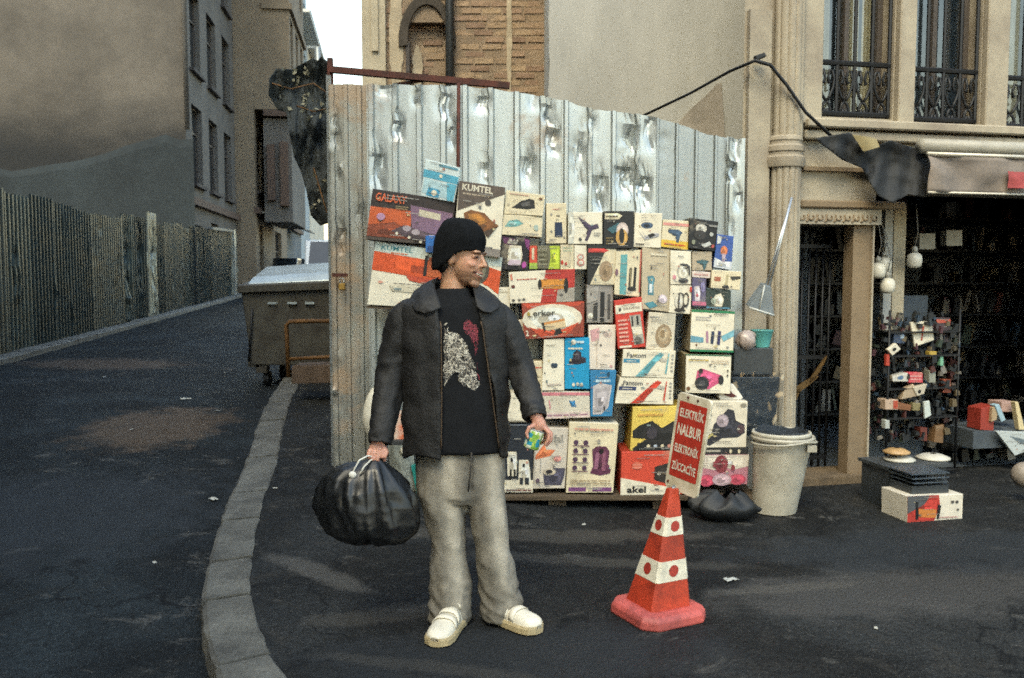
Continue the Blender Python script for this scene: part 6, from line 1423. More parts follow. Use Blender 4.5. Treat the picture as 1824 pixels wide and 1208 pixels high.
sign = thing('sign_plate', P(1212, 880, 3.95), 'white plate with red panel and four lines of white lettering, fixed on the cone', 'sign')
M_SIGNW = mat('sign_white', C('#d9d2bd'), 0.45, var=0.25, scale=9, col2=C('#a99c80'), kind='World')
tl, tr = P(1209, 697, 4.07), P(1268, 714, 3.90)
wv = tr - tl; bl = None
best = None
for k in range(200):
    b_ = P(1183, 866, 3.8 + k * 0.003); e = abs((b_ - tl).dot(wv))
    if best is None or e < best[0]: best = (e, b_)
bl = best[1]; br = bl + wv; q = [tl, tr, br, bl]
nrm = (tr - tl).cross(bl - tl).normalized(); nrm = nrm if nrm.y < 0 else -nrm
def rrect(x0, y0, x1, y1, r, ra):
    out = []
    for cx, cy, a0 in ((x1 - r, y0 + ra, -90), (x1 - r, y1 - ra, 0), (x0 + r, y1 - ra, 90), (x0 + r, y0 + ra, 180)):
        for k in range(5): a = R(a0 + k * 22.5); out.append((cx + r * math.cos(a), cy + ra * math.sin(a)))
    return out
ring = [bil(q, x, y) for x, y in rrect(0, 0, 1, 1, .1, .05)]
mb = MB(); mb.rings([ring, [p - nrm * 0.014 for p in ring]]); o = mb.build('plate', M_SIGNW, sign); fix_normals(o); bevel(o, .002)
WHT = C('#e2dcc9')
art(o, q, [('p', rrect(.09, .085, .92, .86, .03, .015), C('#b3382a'))] + [('t', s, .15, y, .87, y + .115, WHT, .022) for s, y in (('ELEKTRİK', .125), ('NALBUR', .31), ('ELEKTRONİK', .49), ('ZÜCCACİYE', .675))], 'lettering_print', 0.0006, nrm)
for x, y in ((.32, .035), (.62, .04), (.1, .93), (.3, .97)):
    m_ = MB(); m_.ellip(bil(q, x, y) + nrm * 0.002, .006, .004, .006); m_.build('screw', M_RUST, sign, smooth=True)
mb = MB(); a = bil(q, .25, .95) - nrm * 0.02; b_ = CT(0, 0, .57); mb.tube([a, a.lerp(b_, .5), b_], .012, 8); mb.build('bracket', M_GALV2, sign, smooth=True)

# ================================================================== BIN AND GOODS BY THE COLUMN
M_BIN = mat('grey_plastic', C('#aaa596'), 0.5, var=0.2, scale=7, col2=C('#8d887a'), kind='World')
bx, by_ = P(1378, 915, 5.80).x, 5.80
bin_ = thing('waste_bin', (bx, by_, 0), 'grey tapered plastic bin with rim handle standing by the column', 'bin')
TB_ = lambda p: p + Vector((0.10 * (p.z), 0, 0))
mb = MB(); mb.lathe([(.135, 0), (.142, .004), (.165, .25), (.185, .475), (.200, .48), (.203, .492), (.196, .503), (.180, .50), (.172, .47), (.155, .2), (.13, .03), (.0, .03)], (bx, by_, 0.003), 36, tf=TB_, cap=False); mb.poly([TB_(Vector((bx + .135 * math.cos(-a), by_ + .135 * math.sin(-a), .003))) for a in [2 * math.pi * k / 36 for k in range(36)]])
o = mb.build('bucket', M_BIN, bin_, smooth=True); shade_auto(o, 40)
mb = MB(); z = .492; mb.tube([TB_(Vector((bx + .212 * math.cos(a), by_ + .212 * math.sin(a), z - 0.03 * abs(math.sin(a / 1.0 + 1.1)))) ) for a in [R(190 + k * 8) for k in range(24)]], .008, 6); mb.build('rim_handle', M_BIN, bin_, smooth=True)
mb = MB(); c_ = TB_(Vector((bx + .14, by_ - .16, .455))); mb.box(c_.x - .03, c_.x + .03, c_.y - .012, c_.y + .012, c_.z - .03, c_.z + .012); mb.build('latch', M_BIN, bin_)
db = MB(); c9 = P(1293, 925, 5.60)
def dbl(i, j):
    a = 6.2832 * i; t = math.sin(math.pi * (0.03 + .94 * j)) ** .45
    return Vector((c9.x + .21 * math.cos(a) * t * (1 + .4 * nz(math.cos(a) * 2, math.sin(a) * 2, j * 2)), c9.y + .13 * math.sin(a) * t, .004 + .165 * j * (1 + .35 * nz(math.cos(a) * 2.4, math.sin(a) * 2.4, j * 2))))
db.grid(dbl, 40, 16); tag(db.build('dark_bundle', mat('black_sack', (0.009, 0.011, 0.013), 0.6, var=0.4, scale=9, bmp=0.5, bscale=12, bdist=0.01), smooth=True), 'low black sack lying on the ground between the bench and the bin', 'sack')
# nested lids / second rim, dark liner
mb = MB(); mb.lathe([(.186, .505), (.19, .515), (.186, .528), (.176, .53), (.172, .51)], (bx - .012, by_, 0.003), 32, tf=TB_, cap=False); tag(mb.build('ring_cover', mat('pale_plastic', C('#b5b1a2'), 0.45, var=0.2), smooth=True), 'pale ring-shaped lid resting in the grey bin', 'lid')
M_LINER = mat('smoky_plastic', (0.05, 0.06, 0.075), 0.25, var=0.3, scale=10, bmp=0.4, bscale=14, bdist=0.012)
mb = MB(); mb.grid(lambda i, j: TB_(Vector((bx - .01 + (.168 + .02 * j * nz(i * 9, 2)) * math.cos(2 * math.pi * i), by_ + (.168 + .02 * j * nz(i * 9, 5)) * math.sin(2 * math.pi * i), .47 + .07 * j + .02 * nz(math.cos(6.28 * i) * 3, math.sin(6.28 * i) * 3, j)))), 48, 6)
tag(mb.build('bin_liner', M_LINER, smooth=True), 'crumpled dark see-through liner sticking out of the grey bin', 'bin liner')
# two dark boxy plastic crates stacked beside the column, wrapped in film
M_DKP = mat('dark_grey_plastic', C('#33383c'), 0.4, var=0.25, scale=6, bmp=0.2, bscale=18)
def pbox(name, label, quad, Y, d, m, cat, group=None, parts=None):
    qd = [P(x, y, Y) for x, y in quad]; m_ = MB(); m_.rings([qd, [p + Vector((0, d, 0)) for p in qd]]); o = m_.build(name, m); fix_normals(o); bevel(o, .006, 2); return tag(o, label, cat, group)
pbox('storage_crate', 'dark grey plastic crate below the teal basin', ((1308, 620), (1378, 620), (1376, 668), (1306, 668)), 6.02, .3, M_DKP, 'crate')
pbox('storage_crate', 'larger film-wrapped dark crate above the bin', ((1304, 672), (1390, 672), (1378, 776), (1330, 776)), 6.0, .3, mat('film_wrapped_plastic', C('#3d444b'), 0.16, var=0.3, scale=8, bmp=0.7, bscale=12, bdist=0.01), 'crate')
# torn film over the crate
M_FILM = glass('clear_film', (0.8, 0.83, 0.86), 0.12)
mb = MB(); qd = [P(x, y, 5.985) for x, y in ((1300, 662), (1396, 664), (1392, 790), (1330, 786))]
mb.grid(lambda i, j: bil(qd, i, j) + Vector((0, 0.010 * nz(i * 3, j * 2) - 0.012 * abs(nz(i * 5 + j * 2, j * 4)), 0.004 * nz(i * 7, j * 4))), 26, 26); tag(mb.build('plastic_film', M_FILM, smooth=True), 'clear wrinkled plastic film hanging over the dark crate', 'plastic film')
mb = MB(); c_ = P(1357, 602, 6.08); mb.lathe([(.05, -.06), (.075, .05), (.08, .055), (.07, .05), (.045, -.05)], c_, 20, cap=False); tag(mb.build('plastic_basin', mat('teal_plastic', C('#5ea7a2'), 0.4, var=0.2), smooth=True), 'small teal plastic basin on top of the dark crate', 'basin')
mb = MB(); c_ = P(1330, 604, 6.03); mb.grid(lambda i, j: c_ + Vector((.065 * math.cos(6.283 * i) * (math.sin(math.pi * (0.06 + .94 * j) / 1.0 * .97) ** .6) * (1 + .5 * nz(math.cos(6.283 * i) * 2, math.sin(6.283 * i) * 2, j * 3)), .06 * math.sin(6.283 * i) * math.sin(math.pi * (0.06 + .94 * j) * .97) ** .6, -.07 + .13 * j)), 28, 10)
tag(mb.build('product_bag', mat('milky_bag', C('#a99a92'), 0.3, var=0.3, scale=20, bmp=0.5, bscale=20), smooth=True), 'milky bag of small parts beside the teal basin', 'bag')
# dustpan on a long handle hung at the column
dp = thing('dustpan', P(1358, 560, 6.1), 'grey dustpan on a long silver handle leaning on the column', 'dustpan')
mb = MB(); a, b_ = P(1410, 352, 6.12), P(1368, 520, 6.10); mb.tube([a, b_], .0095, 8); mb.tube([a + Vector((-.012, 0, -.05)), b_ + Vector((-.028, 0, 0))], .006, 6); mb.build('handle', mat('aluminium', C('#b9bcbd'), 0.3, 0.7, var=0.2), dp, smooth=True)
mb = MB(); q1 = [P(x, y, 6.06) for x, y in ((1362, 508), (1374, 511), (1379, 561), (1334, 548))]; mb.rings([q1, [p + Vector((0, .1, .02)) for p in q1]]); o = mb.build('pan', mat('grey_pan', C('#6f777b'), 0.4, var=0.25), dp); fix_normals(o); bevel(o, .006)
mb = MB(); mb.tube([P(1334, 548, 6.055), P(1379, 562, 6.055)], .008, 6); mb.tube([P(1362, 508, 6.055), P(1352, 556, 6.055)], .006, 6); mb.build('rim', mat('pale_rim', C('#b8b9b2'), 0.4), dp, smooth=True)

# ------------------------------------------------------------------ things behind the person's legs
M_WBAG = mat('white_bag_film', C('#d8d2bf'), 0.4, var=0.2, scale=9, bmp=0.5, bscale=14, bdist=0.01)
mb = MB(); c_ = P(668, 742, 6.14)
def wb(i, j):
    a = 6.2832 * i; t = math.sin(math.pi * (0.03 + .94 * j)) ** .7
    return c_ + Vector((.085 * math.cos(a) * t * (1 + .15 * nz(math.cos(a) * 2, j * 4)), .08 * math.sin(a) * t, -.20 + .40 * j))
mb.grid(wb, 30, 18); tag(mb.build('white_bag', M_WBAG, smooth=True), 'white plastic bag hanging on the hoarding behind the sleeve', 'bag')
gd = thing('cleaning_pack', P(722, 878, 5.86), 'clear plastic pack with a white cap standing behind the black bag', 'pack')
mb = MB(); qd = [P(x, y, 5.87) for x, y in ((690, 790), (736, 792), (742, 880), (700, 882))]; mb.grid(lambda i, j: bil(qd, i, j) + Vector((0, -.05 * math.sin(math.pi * i) + .015 * nz(i * 5, j * 5), 0)), 16, 16); mb.build('film', mat('cloudy_film', C('#8d9188'), 0.25, var=0.4, scale=12, bmp=0.6, bscale=14, bdist=.01), gd, smooth=True)
mb = MB(); mb.ellip(P(721, 803, 5.81), .03, .02, .03); mb.build('cap', M_REFL, gd, smooth=True)
mb = MB(); qd = [P(x, y, 5.83) for x, y in ((732, 830), (741, 828), (752, 884), (744, 888))]; mb.rings([qd, [p + Vector((0, .04, 0)) for p in qd]]); o = mb.build('teal_edge', mat('teal_strip', C('#1f7d74'), 0.4), gd); fix_normals(o)
pbox('orange_package', 'orange and white package low on the hoarding behind the sleeve', ((700, 738), (725, 740), (724, 784), (702, 784)), 5.95, .2, mat('orange_pack', C('#c4623a'), 0.5, var=0.3, scale=9, col2=C('#d5cdbb')), 'package')
pbox('dark_carton', 'dark carton behind the person\'s hip on the bench', ((690, 785), (890, 785), (890, 876), (690, 876)), 5.9, .3, mat('dark_card', C('#2f302f'), 0.7, var=0.3), 'box')
mb = MB(); mb.tube([P(694, 556, 6.2), P(676, 690, 6.18)], .010, 6); tag(mb.build('broom_handle', mat('pale_wood', C('#a8a490'), 0.6, var=0.25), smooth=True), 'pale broom handle leaning on the hoarding behind the jacket', 'broom handle')

mb = MB(); qd = [P(x, y, 5.88) for x, y in ((652, 545), (886, 558), (886, 562), (652, 549))]; mb.rings([qd, [p + Vector((0, .36, 0)) for p in qd]]); o = mb.build('plank_shelf', M_PLANK); fix_normals(o); tag(o, 'thin plank shelf under the wide white box with the orange band', 'shelf')
# ================================================================== SHOP FRONT
M_TARP = mat('black_tarpaulin', (0.012, 0.014, 0.016), 0.75, var=0.3, scale=4, bmp=0.4, bscale=10, bdist=0.01)
tp = MB()
O1 = [(1452, 246), (1512, 236), (1520, 240), (1536, 268), (1566, 258), (1586, 250), (1622, 262), (1650, 268), (1660, 300), (1656, 330), (1646, 352), (1618, 346), (1590, 362), (1566, 350), (1552, 330), (1536, 300), (1500, 285), (1470, 262)]
def gridpoly(name, outline, m, T3, n=40, depth=0.02):
    xs_ = [p[0] for p in outline]; ys_ = [p[1] for p in outline]; bm = bmesh.new()
    vs_ = [bm.verts.new((x, y, 0)) for x, y in outline]; bm.faces.new(vs_)
    for k in range(1, n):
        for ax, lo, hi in ((0, min(xs_), max(xs_)), (1, min(ys_), max(ys_))):
            co = [0, 0, 0]; co[ax] = lerp(lo, hi, k / n); no = [0, 0, 0]; no[ax] = 1
            bmesh.ops.bisect_plane(bm, geom=bm.verts[:] + bm.edges[:] + bm.faces[:], plane_co=co, plane_no=no)
    me = bpy.data.meshes.new(name); pts = [T3(v.co.x, v.co.y) for v in bm.verts]
    org = Vector((sum(p.x for p in pts) / len(pts), sum(p.y for p in pts) / len(pts), min(p.z for p in pts)))
    for v, p in zip(bm.verts, pts): v.co = p - org
    for f in bm.faces: f.smooth = True
    bm.to_mesh(me); bm.free(); me.materials.append(m)
    o = bpy.data.objects.new(name, me); COLL.objects.link(o); o.location = org; solidify(o, depth * 0.15, 0); return o
def tfold(px, py):
    o_ = 0.20 + 0.10 * nz(px * .02, py * .012) + 0.02 * nz(px * .07, py * .05) + 0.02 * math.sin(px * .16 + py * .03)
    u, z = fhit(px, py, o_); return TF(u, o_, z)
tag(gridpoly('torn_tarpaulin', O1, M_TARP, tfold, 30), 'torn black tarpaulin sagging from the ledge over the shop entrance', 'tarpaulin')
mb = MB(); qd = [(1518, 240), (1560, 248), (1566, 262), (1538, 270)]
pts = []
for px, py in qd: u, z = fhit(px, py, .27); pts.append(TF(u, .27, z))
mb.grid(lambda i, j: bil(pts, i, j) + FN * (.02 * math.sin(3 * i)), 8, 6); o = mb.build('card_sheet', mat('yellowed_board', C('#998a62'), 0.7, var=0.25)); solidify(o, .006, 0); tag(o, 'yellowed board sticking out above the torn tarpaulin', 'board')
# awning cassette and cloth banner
aw = thing('shop_awning', TF(fu(1740, 300), .3, fz(1740, 345, .3)), 'rolled shop awning with a dusty grey banner and red end mark', 'awning')
M_AWN = mat('dusty_canvas', C('#857a70'), 0.85, var=0.4, scale=3, bmp=0.3, bscale=12, col2=C('#675f58'))
M_ROLL = mat('awning_case', C('#9a978c'), 0.5, var=0.25)
ua, ub = fu(1645, 270, .3), fu(2100, 270, .3)
mb = MB(); za, zb_ = fz(1660, 268, .3), fz(1660, 250, .3)
mb.tube([TF(ua, .26, (za + zb_) / 2), TF(ub, .26, (za + zb_) / 2)], .055, 10); mb.build('roller', M_ROLL, aw, smooth=True)
mb = MB(); mb.tube([TF(ua, .34, fz(1660, 276, .3)), TF(ub, .34, fz(1660, 276, .3))], .016, 8); mb.tube([TF(ua, .36, fz(1660, 343, .36)), TF(ub, .36, fz(1660, 343, .36))], .010, 6); mb.build('rail', mat('pale_rail', C('#b9b4a6'), 0.4, 0.4), aw, smooth=True)
zt_, zl = fz(1660, 278, .34), fz(1660, 342, .36)
mb = MB(); mb.grid(lambda i, j: TF(lerp(ua, ub, i), .345 + .02 * math.sin(j * 3 + i * 22) + .03 * nz(i * 12, j * 2), lerp(zl, zt_, j)), 80, 10); cl = mb.build('banner_cloth', M_AWN, aw, smooth=True); solidify(cl, .003, 0)
mb = MB(); u0_, u1_ = fu(1790, 320, .37), fu(1824, 320, .37) + .02; mb.grid(lambda i, j: TF(lerp(u0_, u1_, i), .39 + .02 * math.sin(j * 3 + ((lerp(u0_, u1_, i) - ua) / (ub - ua)) * 22) + .03 * nz(((lerp(u0_, u1_, i) - ua) / (ub - ua)) * 12, j * 2), lerp(fz(1800, 336, .37), fz(1800, 306, .37), j)), 8, 4); mb.build('red_mark', mat('banner_red', C('#96403f'), 0.85, var=0.3), aw, smooth=True)
# lamp bulbs hanging in the opening
M_BULB = mat('white_bulb', C('#d2cdbd'), 0.35, var=0.12)
for (px, py, lab) in ((1564, 480, 'large white bulb hanging left of the cluster beside the jamb'), (1581, 507, 'lowest white bulb hanging in the cluster beside the jamb'), (1575, 470, 'half hidden white bulb at the back of the cluster'), (1629, 462, 'single white bulb hanging apart, further into the shop')):
    dep = -.15 if px != 1575 else -.22
    u, z = fhit(px, py, dep); c_ = TF(u, dep, z); t_ = thing('light_bulb', c_ - Vector((0, 0, .07)), lab, 'bulb', 'bulbs hanging at the shop front')
    m_ = MB(); m_.lathe([(.0, -.07), (.03, -.066), (.05, -.05), (.056, -.02), (.056, .005), (.05, .03), (.035, .045), (.022, .05)], c_, 20, cap=False); m_.build('globe', M_BULB, t_, smooth=True)
    m_ = MB(); m_.lathe([(.022, .05), (.022, .085), (.014, .095), (.006, .1)], c_, 14); m_.build('cap', M_ROLL, t_, smooth=True)
    m_ = MB(); m_.tube([c_ + Vector((0, 0, .1)), c_ + Vector((.02, 0, .2)), TF(fu(1578, 415), dep, sz1 - .02) if px < 1600 else c_ + Vector((0, 0, .42))], .004, 6); m_.build('cord', mat('grey_cord', C('#7d7a72'), 0.6), t_, smooth=True)
# pale boards standing behind the bulbs
for (a, b, lab, m_) in ((1574, 1588, 'narrow grey plank standing upright inside the shop opening', M_PARTY), (1590, 1611, 'pale upright board inside the shop opening behind the bulbs', M_CREAM)):
    mb = MB(); tbox(mb, TF, fu(a, 500, -.3), fu(b, 500, -.3), -.34, -.3, fz(1590, 588, -.3), sz1 - .05); tag(mb.build('board', m_), lab, 'board')
# goods rack
rack = thing('goods_rack', TF(fu(1640, 750, -.1), -.2, 0), 'dark wire rack crowded with small goods in the shop opening', 'rack')
ra, rb = fu(1578, 700, -.1), fu(1702, 700, -.1); zr0, zr1 = .02, fz(1640, 575, -.1)
for u in (ra, rb):
    for o_ in (-.08, -.42):
        m_ = MB(); m_.tube([TF(u, o_, zr0), TF(u, o_, zr1 + .1)], .009, 6); m_.build('post', M_IRON, rack, smooth=True)
shz = [fz(1640, y, -.1) for y in (836, 742, 690, 632, 590)]
for z in shz:
    m_ = MB(); tbox(m_, TF, ra, rb, -.43, -.07, z - .012, z); m_.build('shelf', M_IRON, rack)
m_ = MB(); tbox(m_, TF, ra, rb, -.47, -.455, zr0, zr1 + .2); m_.build('back_sheet', M_DARKIN, rack)
def fquad(quad, o_): return [TF(fhit(x, y, o_)[0], o_, fhit(x, y, o_)[1]) for x, y in quad]
def good(name, label, quad, o_, d, col, items=(), rough=.5, cat='package', group='small goods on the shop rack'):
    qd = fquad(quad, o_); m_ = MB(); m_.col = col; m_.rings([qd, [p - FN * d for p in qd]]); ob = m_.build(name, M_CARD); fix_normals(ob); bevel(ob, .003)
    tag(ob, label, cat, group)
    if items: art(ob, qd, items)
    return ob
good('price_board', 'white card with a red figure on top of the goods rack', ((1622, 574), (1660, 572), (1664, 606), (1630, 618)), -.10, .02, C('#cfc8b4'), [('t', '7', .3, .2, .62, .85, C('#a5452f'), .02)], cat='card')
good('small_package', 'tilted white pack with a dark spot, upper left of the rack', ((1581, 623), (1596, 611), (1605, 622), (1590, 634)), -.05, .03, C('#c9c2b0'), [('e', .5, .5, .2, .2, BLK)])
good('small_package', 'red packet hanging at the left edge of the rack', rq(1579, 632, 1585, 652), -.06, .03, C('#a33a2a'))
good('small_package', 'dark red striped box at the upper right of the rack', rq(1668, 566, 1693, 612), -.12, .1, C('#3b3034'), [('r', 0, .06, 1, .2, C('#b5503f')), ('r', .2, .3, .9, .4, C('#55484c'))])
good('small_package', 'pinkish red pack on the third shelf of the rack', rq(1619, 664, 1644, 682), -.08, .08, C('#b8434c'), [('l', .1, .2, .9, .8, 2, C('#d09a96'))])
good('small_package', 'white and blue pack left of the pinkish red pack', ((1590, 672), (1617, 664), (1618, 680), (1591, 680)), -.08, .08, C('#b8b6ae'), [('e', .5, .4, .2, .3, C('#4f6a8a'))])
good('small_package', 'yellow pack near the top right of the rack', rq(1656, 626, 1669, 637), -.08, .05, C('#a38a3a'))
good('small_package', 'mint green slim pack at the right edge of the rack', rq(1675, 634, 1681, 652), -.08, .04, C('#6fa58a'))
good('small_package', 'beige pouch on the middle shelf of the rack', ((1612, 694), (1628, 684), (1634, 706), (1606, 712)), -.07, .06, C('#9d8b74'))
good('small_package', 'white pouch with dark marks above the beige pouch', ((1626, 690), (1652, 684), (1646, 702), (1634, 706)), -.06, .05, C('#b3aa98'), [('e', .4, .6, .16, .2, BLK)])
good('small_package', 'cream box with a red end, lower left shelf of the rack', rq(1577, 712, 1600, 730), -.07, .1, C('#b59d88'), [('r', .6, .1, .95, .9, C('#a5442f'))])
good('small_package', 'brown and orange pack on the lower shelf of the rack', ((1600, 716), (1624, 722), (1622, 732), (1600, 730)), -.07, .1, C('#7b5034'))
good('small_package', 'olive pack on the lower shelf of the rack', rq(1626, 718, 1640, 732), -.07, .1, C('#7c7350'))
good('small_package', 'white blister card with a bright figure hanging low on the rack', ((1646, 716), (1656, 714), (1659, 740), (1648, 746)), -.05, .02, C('#b8c0bc'))
good('small_package', 'grey-green bottle pack on the right of the middle shelf', rq(1655, 660, 1667, 682), -.08, .06, C('#84867a'))
good('small_package', 'dark orange coil pack at the right of the rack', rq(1680, 676, 1694, 700), -.09, .05, C('#7c3b26'))
good('small_package', 'brown-red pack low in the rack', rq(1640, 762, 1652, 786), -.09, .08, C('#5f2c22'))
good('small_package', 'tan pack low at the right of the rack', ((1668, 760), (1682, 756), (1680, 790), (1664, 788)), -.09, .08, C('#6f5438'))
good('small_package', 'navy pack with a pale edge at the left of the rack', rq(1592, 594, 1612, 612), -.09, .08, C('#2f3e55'), [('r', .6, .1, .9, .5, C('#9db0c0'))])
good('small_package', 'white cup pack at the far left of the lower rack', rq(1577, 748, 1585, 764), -.07, .05, C('#a7aba6'))
for k, (px, py, rx, ry, col, lab) in enumerate(((1597, 805, 24, 9, C('#a8875a'), 'round tan lid on the pile at the foot of the rack'), (1602, 818, 28, 8, C('#b3b0a4'), 'white pan lid under the tan lid'), (1662, 815, 30, 8, C('#bdb9ac'), 'stack top of white plates on the rack foot'))):
    u, z = fhit(px, py, .62); c_ = TF(u, .62, z); m_ = MB(); r_ = rx * SC * 1.5
    m_.lathe([(r_ * .2, .028), (r_ * .6, .022), (r_, .004), (r_, -.006), (r_ * .7, -.012), (0.0, -.012)], c_, 22, cap=False); tag(m_.build('pan_lid', mat('lid_%d' % k, col, .45, var=.25), smooth=True), lab, 'lid')
mb = MB(); u0_, z0_ = fhit(1580, 828, .78); u1_, _ = fhit(1694, 828, .78); tbox(mb, TF, u0_, u1_, .46, .79, z0_ - .035, z0_ - .015); tag(mb.build('tray', mat('dark_tray', C('#3a3f42'), .5, var=.3)), 'dark tray carrying lids and plates at the foot of the rack', 'tray')
mb = MB(); tbox(mb, TF, u0_ + .02, u1_ - .03, .48, .77, .003, z0_ - .037); tag(mb.build('low_cabinet', M_DKP), 'dark low cabinet under the tray of lids', 'cabinet')
for k in range(3):
    mb = MB(); y_ = 840 + 8 * k; u0_, z0_ = fhit(1624, y_ + 8, 1.04); u1_, z1_ = fhit(1692, y_ + 1, 1.04); tbox(mb, TF, u0_ + .01 * k, u1_ - .005 * k, .80, 1.04, z0_ + .003, z1_)
    tag(mb.build('steel_tray', mat('steel_%d' % k, C('#5f6a75'), .35, .6, var=.3)), ('topmost', 'middle', 'lowest')[k] + ' of the flat steel trays stacked above the red and white box', 'tray', 'steel trays')
mb = MB(); u0_, z0_ = fhit(1624, 868, 1.02); u1_, _ = fhit(1690, 868, 1.02); z9 = fz(1650, 884, 1.02); tbox(mb, TF, u0_, u1_, .80, 1.02, z9, z0_ + .004); tag(mb.build('low_crate', M_DKP), 'dark crate between the steel trays and the red and white box', 'crate')
good('appliance_box', 'red and white box with an orange heater on the ground by the shop', ((1616, 884), (1716, 880), (1714, 934), (1616, 936)), 1.06, .26, C('#cfc8b8'), [('p', [(0, 0), (.56, 0), (.58, .3), (.5, .8), (.42, 1), (0, 1)], C('#a5342c')), ('p', [(0, 0), (.4, 0), (.3, .3), (0, .6)], C('#4d5054')), ('p', [(.2, .44), (.52, .48), (.5, .76), (.2, .72)], C('#c27a3a')), ('r', .14, .2, .19, .8, BLK), ('p', [(.54, .3), (.6, .36), (.56, .8), (.52, .8)], BLK), ('e', .8, .24, .03, .05, DGR), ('e', .88, .24, .03, .05, DGR), ('e', .9, .5, .02, .04, DGR), ('l', .56, .7, .9, .78, 1, C('#b78a86'))], cat='box', group=GRP + ' and shop front')
# dim stock that nobody could count: hanging wares between the rack's packs, and shelves at the back of the shop
rs_ = random.Random(5)
st = MB(); pal_ = [C('#472420'), C('#5b564e'), C('#2b343b'), C('#5a4e38'), C('#1c2023'), C('#77736c'), C('#2e382e'), C('#46292f'), C('#25384a')] + [C('#15181b')] * 9
def bit(u, o_, z, w_, h_, d_):
    a_ = rs_.uniform(-.35, .35); ca, sa = math.cos(a_), math.sin(a_); col = rs_.choice(pal_)
    pts = [(-w_, -h_), (w_, -h_), (w_ * rs_.uniform(.5, 1), h_), (-w_ * rs_.uniform(.5, 1), h_)]
    r0 = [TF(u + x * ca - y * sa, o_, z + x * sa + y * ca) for x, y in pts]
    b0 = len(st.v); st.rings([r0, [p - FN * d_ for p in r0]], col=col)
for k in range(420):
    u = rs_.uniform(ra - .03, rb + .05); z = rs_.uniform(.28, zr1 + .06); bit(u, rs_.uniform(-.30, -.06), z, rs_.uniform(.006, .024), rs_.uniform(.008, .032), rs_.uniform(.01, .04))
o = st.build('hanging_wares', M_CARD); fix_normals(o); tag(o, 'crowd of small dim wares filling the goods rack', 'wares', kind='stuff')
st = MB()
for row in range(7):
    z = .15 + row * .33
    for k in range(60):
        u = rs_.uniform(su0 + .25, su0 + 4.6); h_ = rs_.uniform(.03, .13); bit(u, rs_.uniform(-2.6, -2.2), z + h_, rs_.uniform(.015, .06), h_, rs_.uniform(.05, .15))
for k in range(120):
    u = rs_.uniform(su0 + .75, su0 + 3.8); h_ = rs_.uniform(.02, .06); z = .004; bit(u, rs_.uniform(-1.0, -.35), z + h_, rs_.uniform(.02, .06), h_, rs_.uniform(.04, .12))
o = st.build('shop_stock', M_CARD); fix_normals(o); tag(o, 'dim crowded stock in the depth of the dark shop', 'stock', kind='stuff')
bs = thing('stock_shelf', TF(su0 + 2.4, -2.4, 0), 'long dark shelving along the back of the shop', 'shelf')
for row in range(7):
    m_ = MB(); tbox(m_, TF, su0 + .2, su0 + 4.7, -2.75, -2.15, .13 + row * .33, .15 + row * .33); m_.build('board', M_IRON, bs)
# goods on the right of the shop
good('stacked_pack', 'red pack in the heap at the right of the shop', ((1748, 728), (1772, 722), (1770, 768), (1746, 766)), -.1, .15, C('#8c3226'), group='heap of goods right in the shop')
good('stacked_pack', 'tan pack leaning in the heap at the right of the shop', ((1768, 726), (1778, 724), (1776, 748), (1766, 752)), -.07, .1, C('#a08a6c'), group='heap of goods right in the shop')
good('stacked_pack', 'light blue wedge in the heap at the right of the shop', ((1772, 722), (1780, 720), (1792, 748), (1784, 752)), -.06, .06, C('#8fa9b5'), group='heap of goods right in the shop')
good('stacked_pack', 'pinkish beige carton at the back of the heap right in the shop', rq(1784, 716, 1812, 734), -.15, .15, C('#a98b80'), group='heap of goods right in the shop')
good('stacked_pack', 'cream strip leaning at the picture edge over the heap', ((1808, 716), (1814, 716), (1826, 766), (1816, 766)), -.06, .05, C('#c4b48c'), group='heap of goods right in the shop')
good('plastic_sheet', 'pale folded plastic sheet hanging over the heap right in the shop', ((1774, 768), (1840, 770), (1840, 800), (1808, 812)), -.03, .03, C('#a9b0b0'), [('p', [(.3, .2), (.9, .5), (.9, .7), (.5, .6)], C('#5f6c74'))], group='heap of goods right in the shop')
mb = MB(); tbox(mb, TF, fu(1742, 780, -.05), fu(1960, 780, -.05), -.5, -.1, fz(1780, 800, -.05), fz(1780, 768, -.05)); tag(mb.build('counter', M_DARKIN), 'dark counter carrying the heap of goods right in the shop', 'counter')
u, z = fhit(1826, 846, .8); c_ = TF(u, .8, z); mb = MB(); mb.ellip(c_, .088, .088, .088, None, 24, 14); tag(mb.build('ball', mat('dusty_ball', C('#8f857a'), .6, var=.35, scale=14), smooth=True), 'greyish ball-shaped lamp shade at the edge of the shop front', 'lamp shade')
for (px, py, lab, m_) in ((1652, 430, 'dim pale shade hanging under the shop ceiling', M_ROLL), (1700, 424, 'dim square pale pack hanging under the shop ceiling', M_ROLL)):
    qd = fquad(rq(px - 14, py - 14, px + 14, py + 14), -.6); mb = MB(); mb.rings([qd, [p - FN * .08 for p in qd]]); o = mb.build('hanging_pack', m_); fix_normals(o); tag(o, lab, 'package')

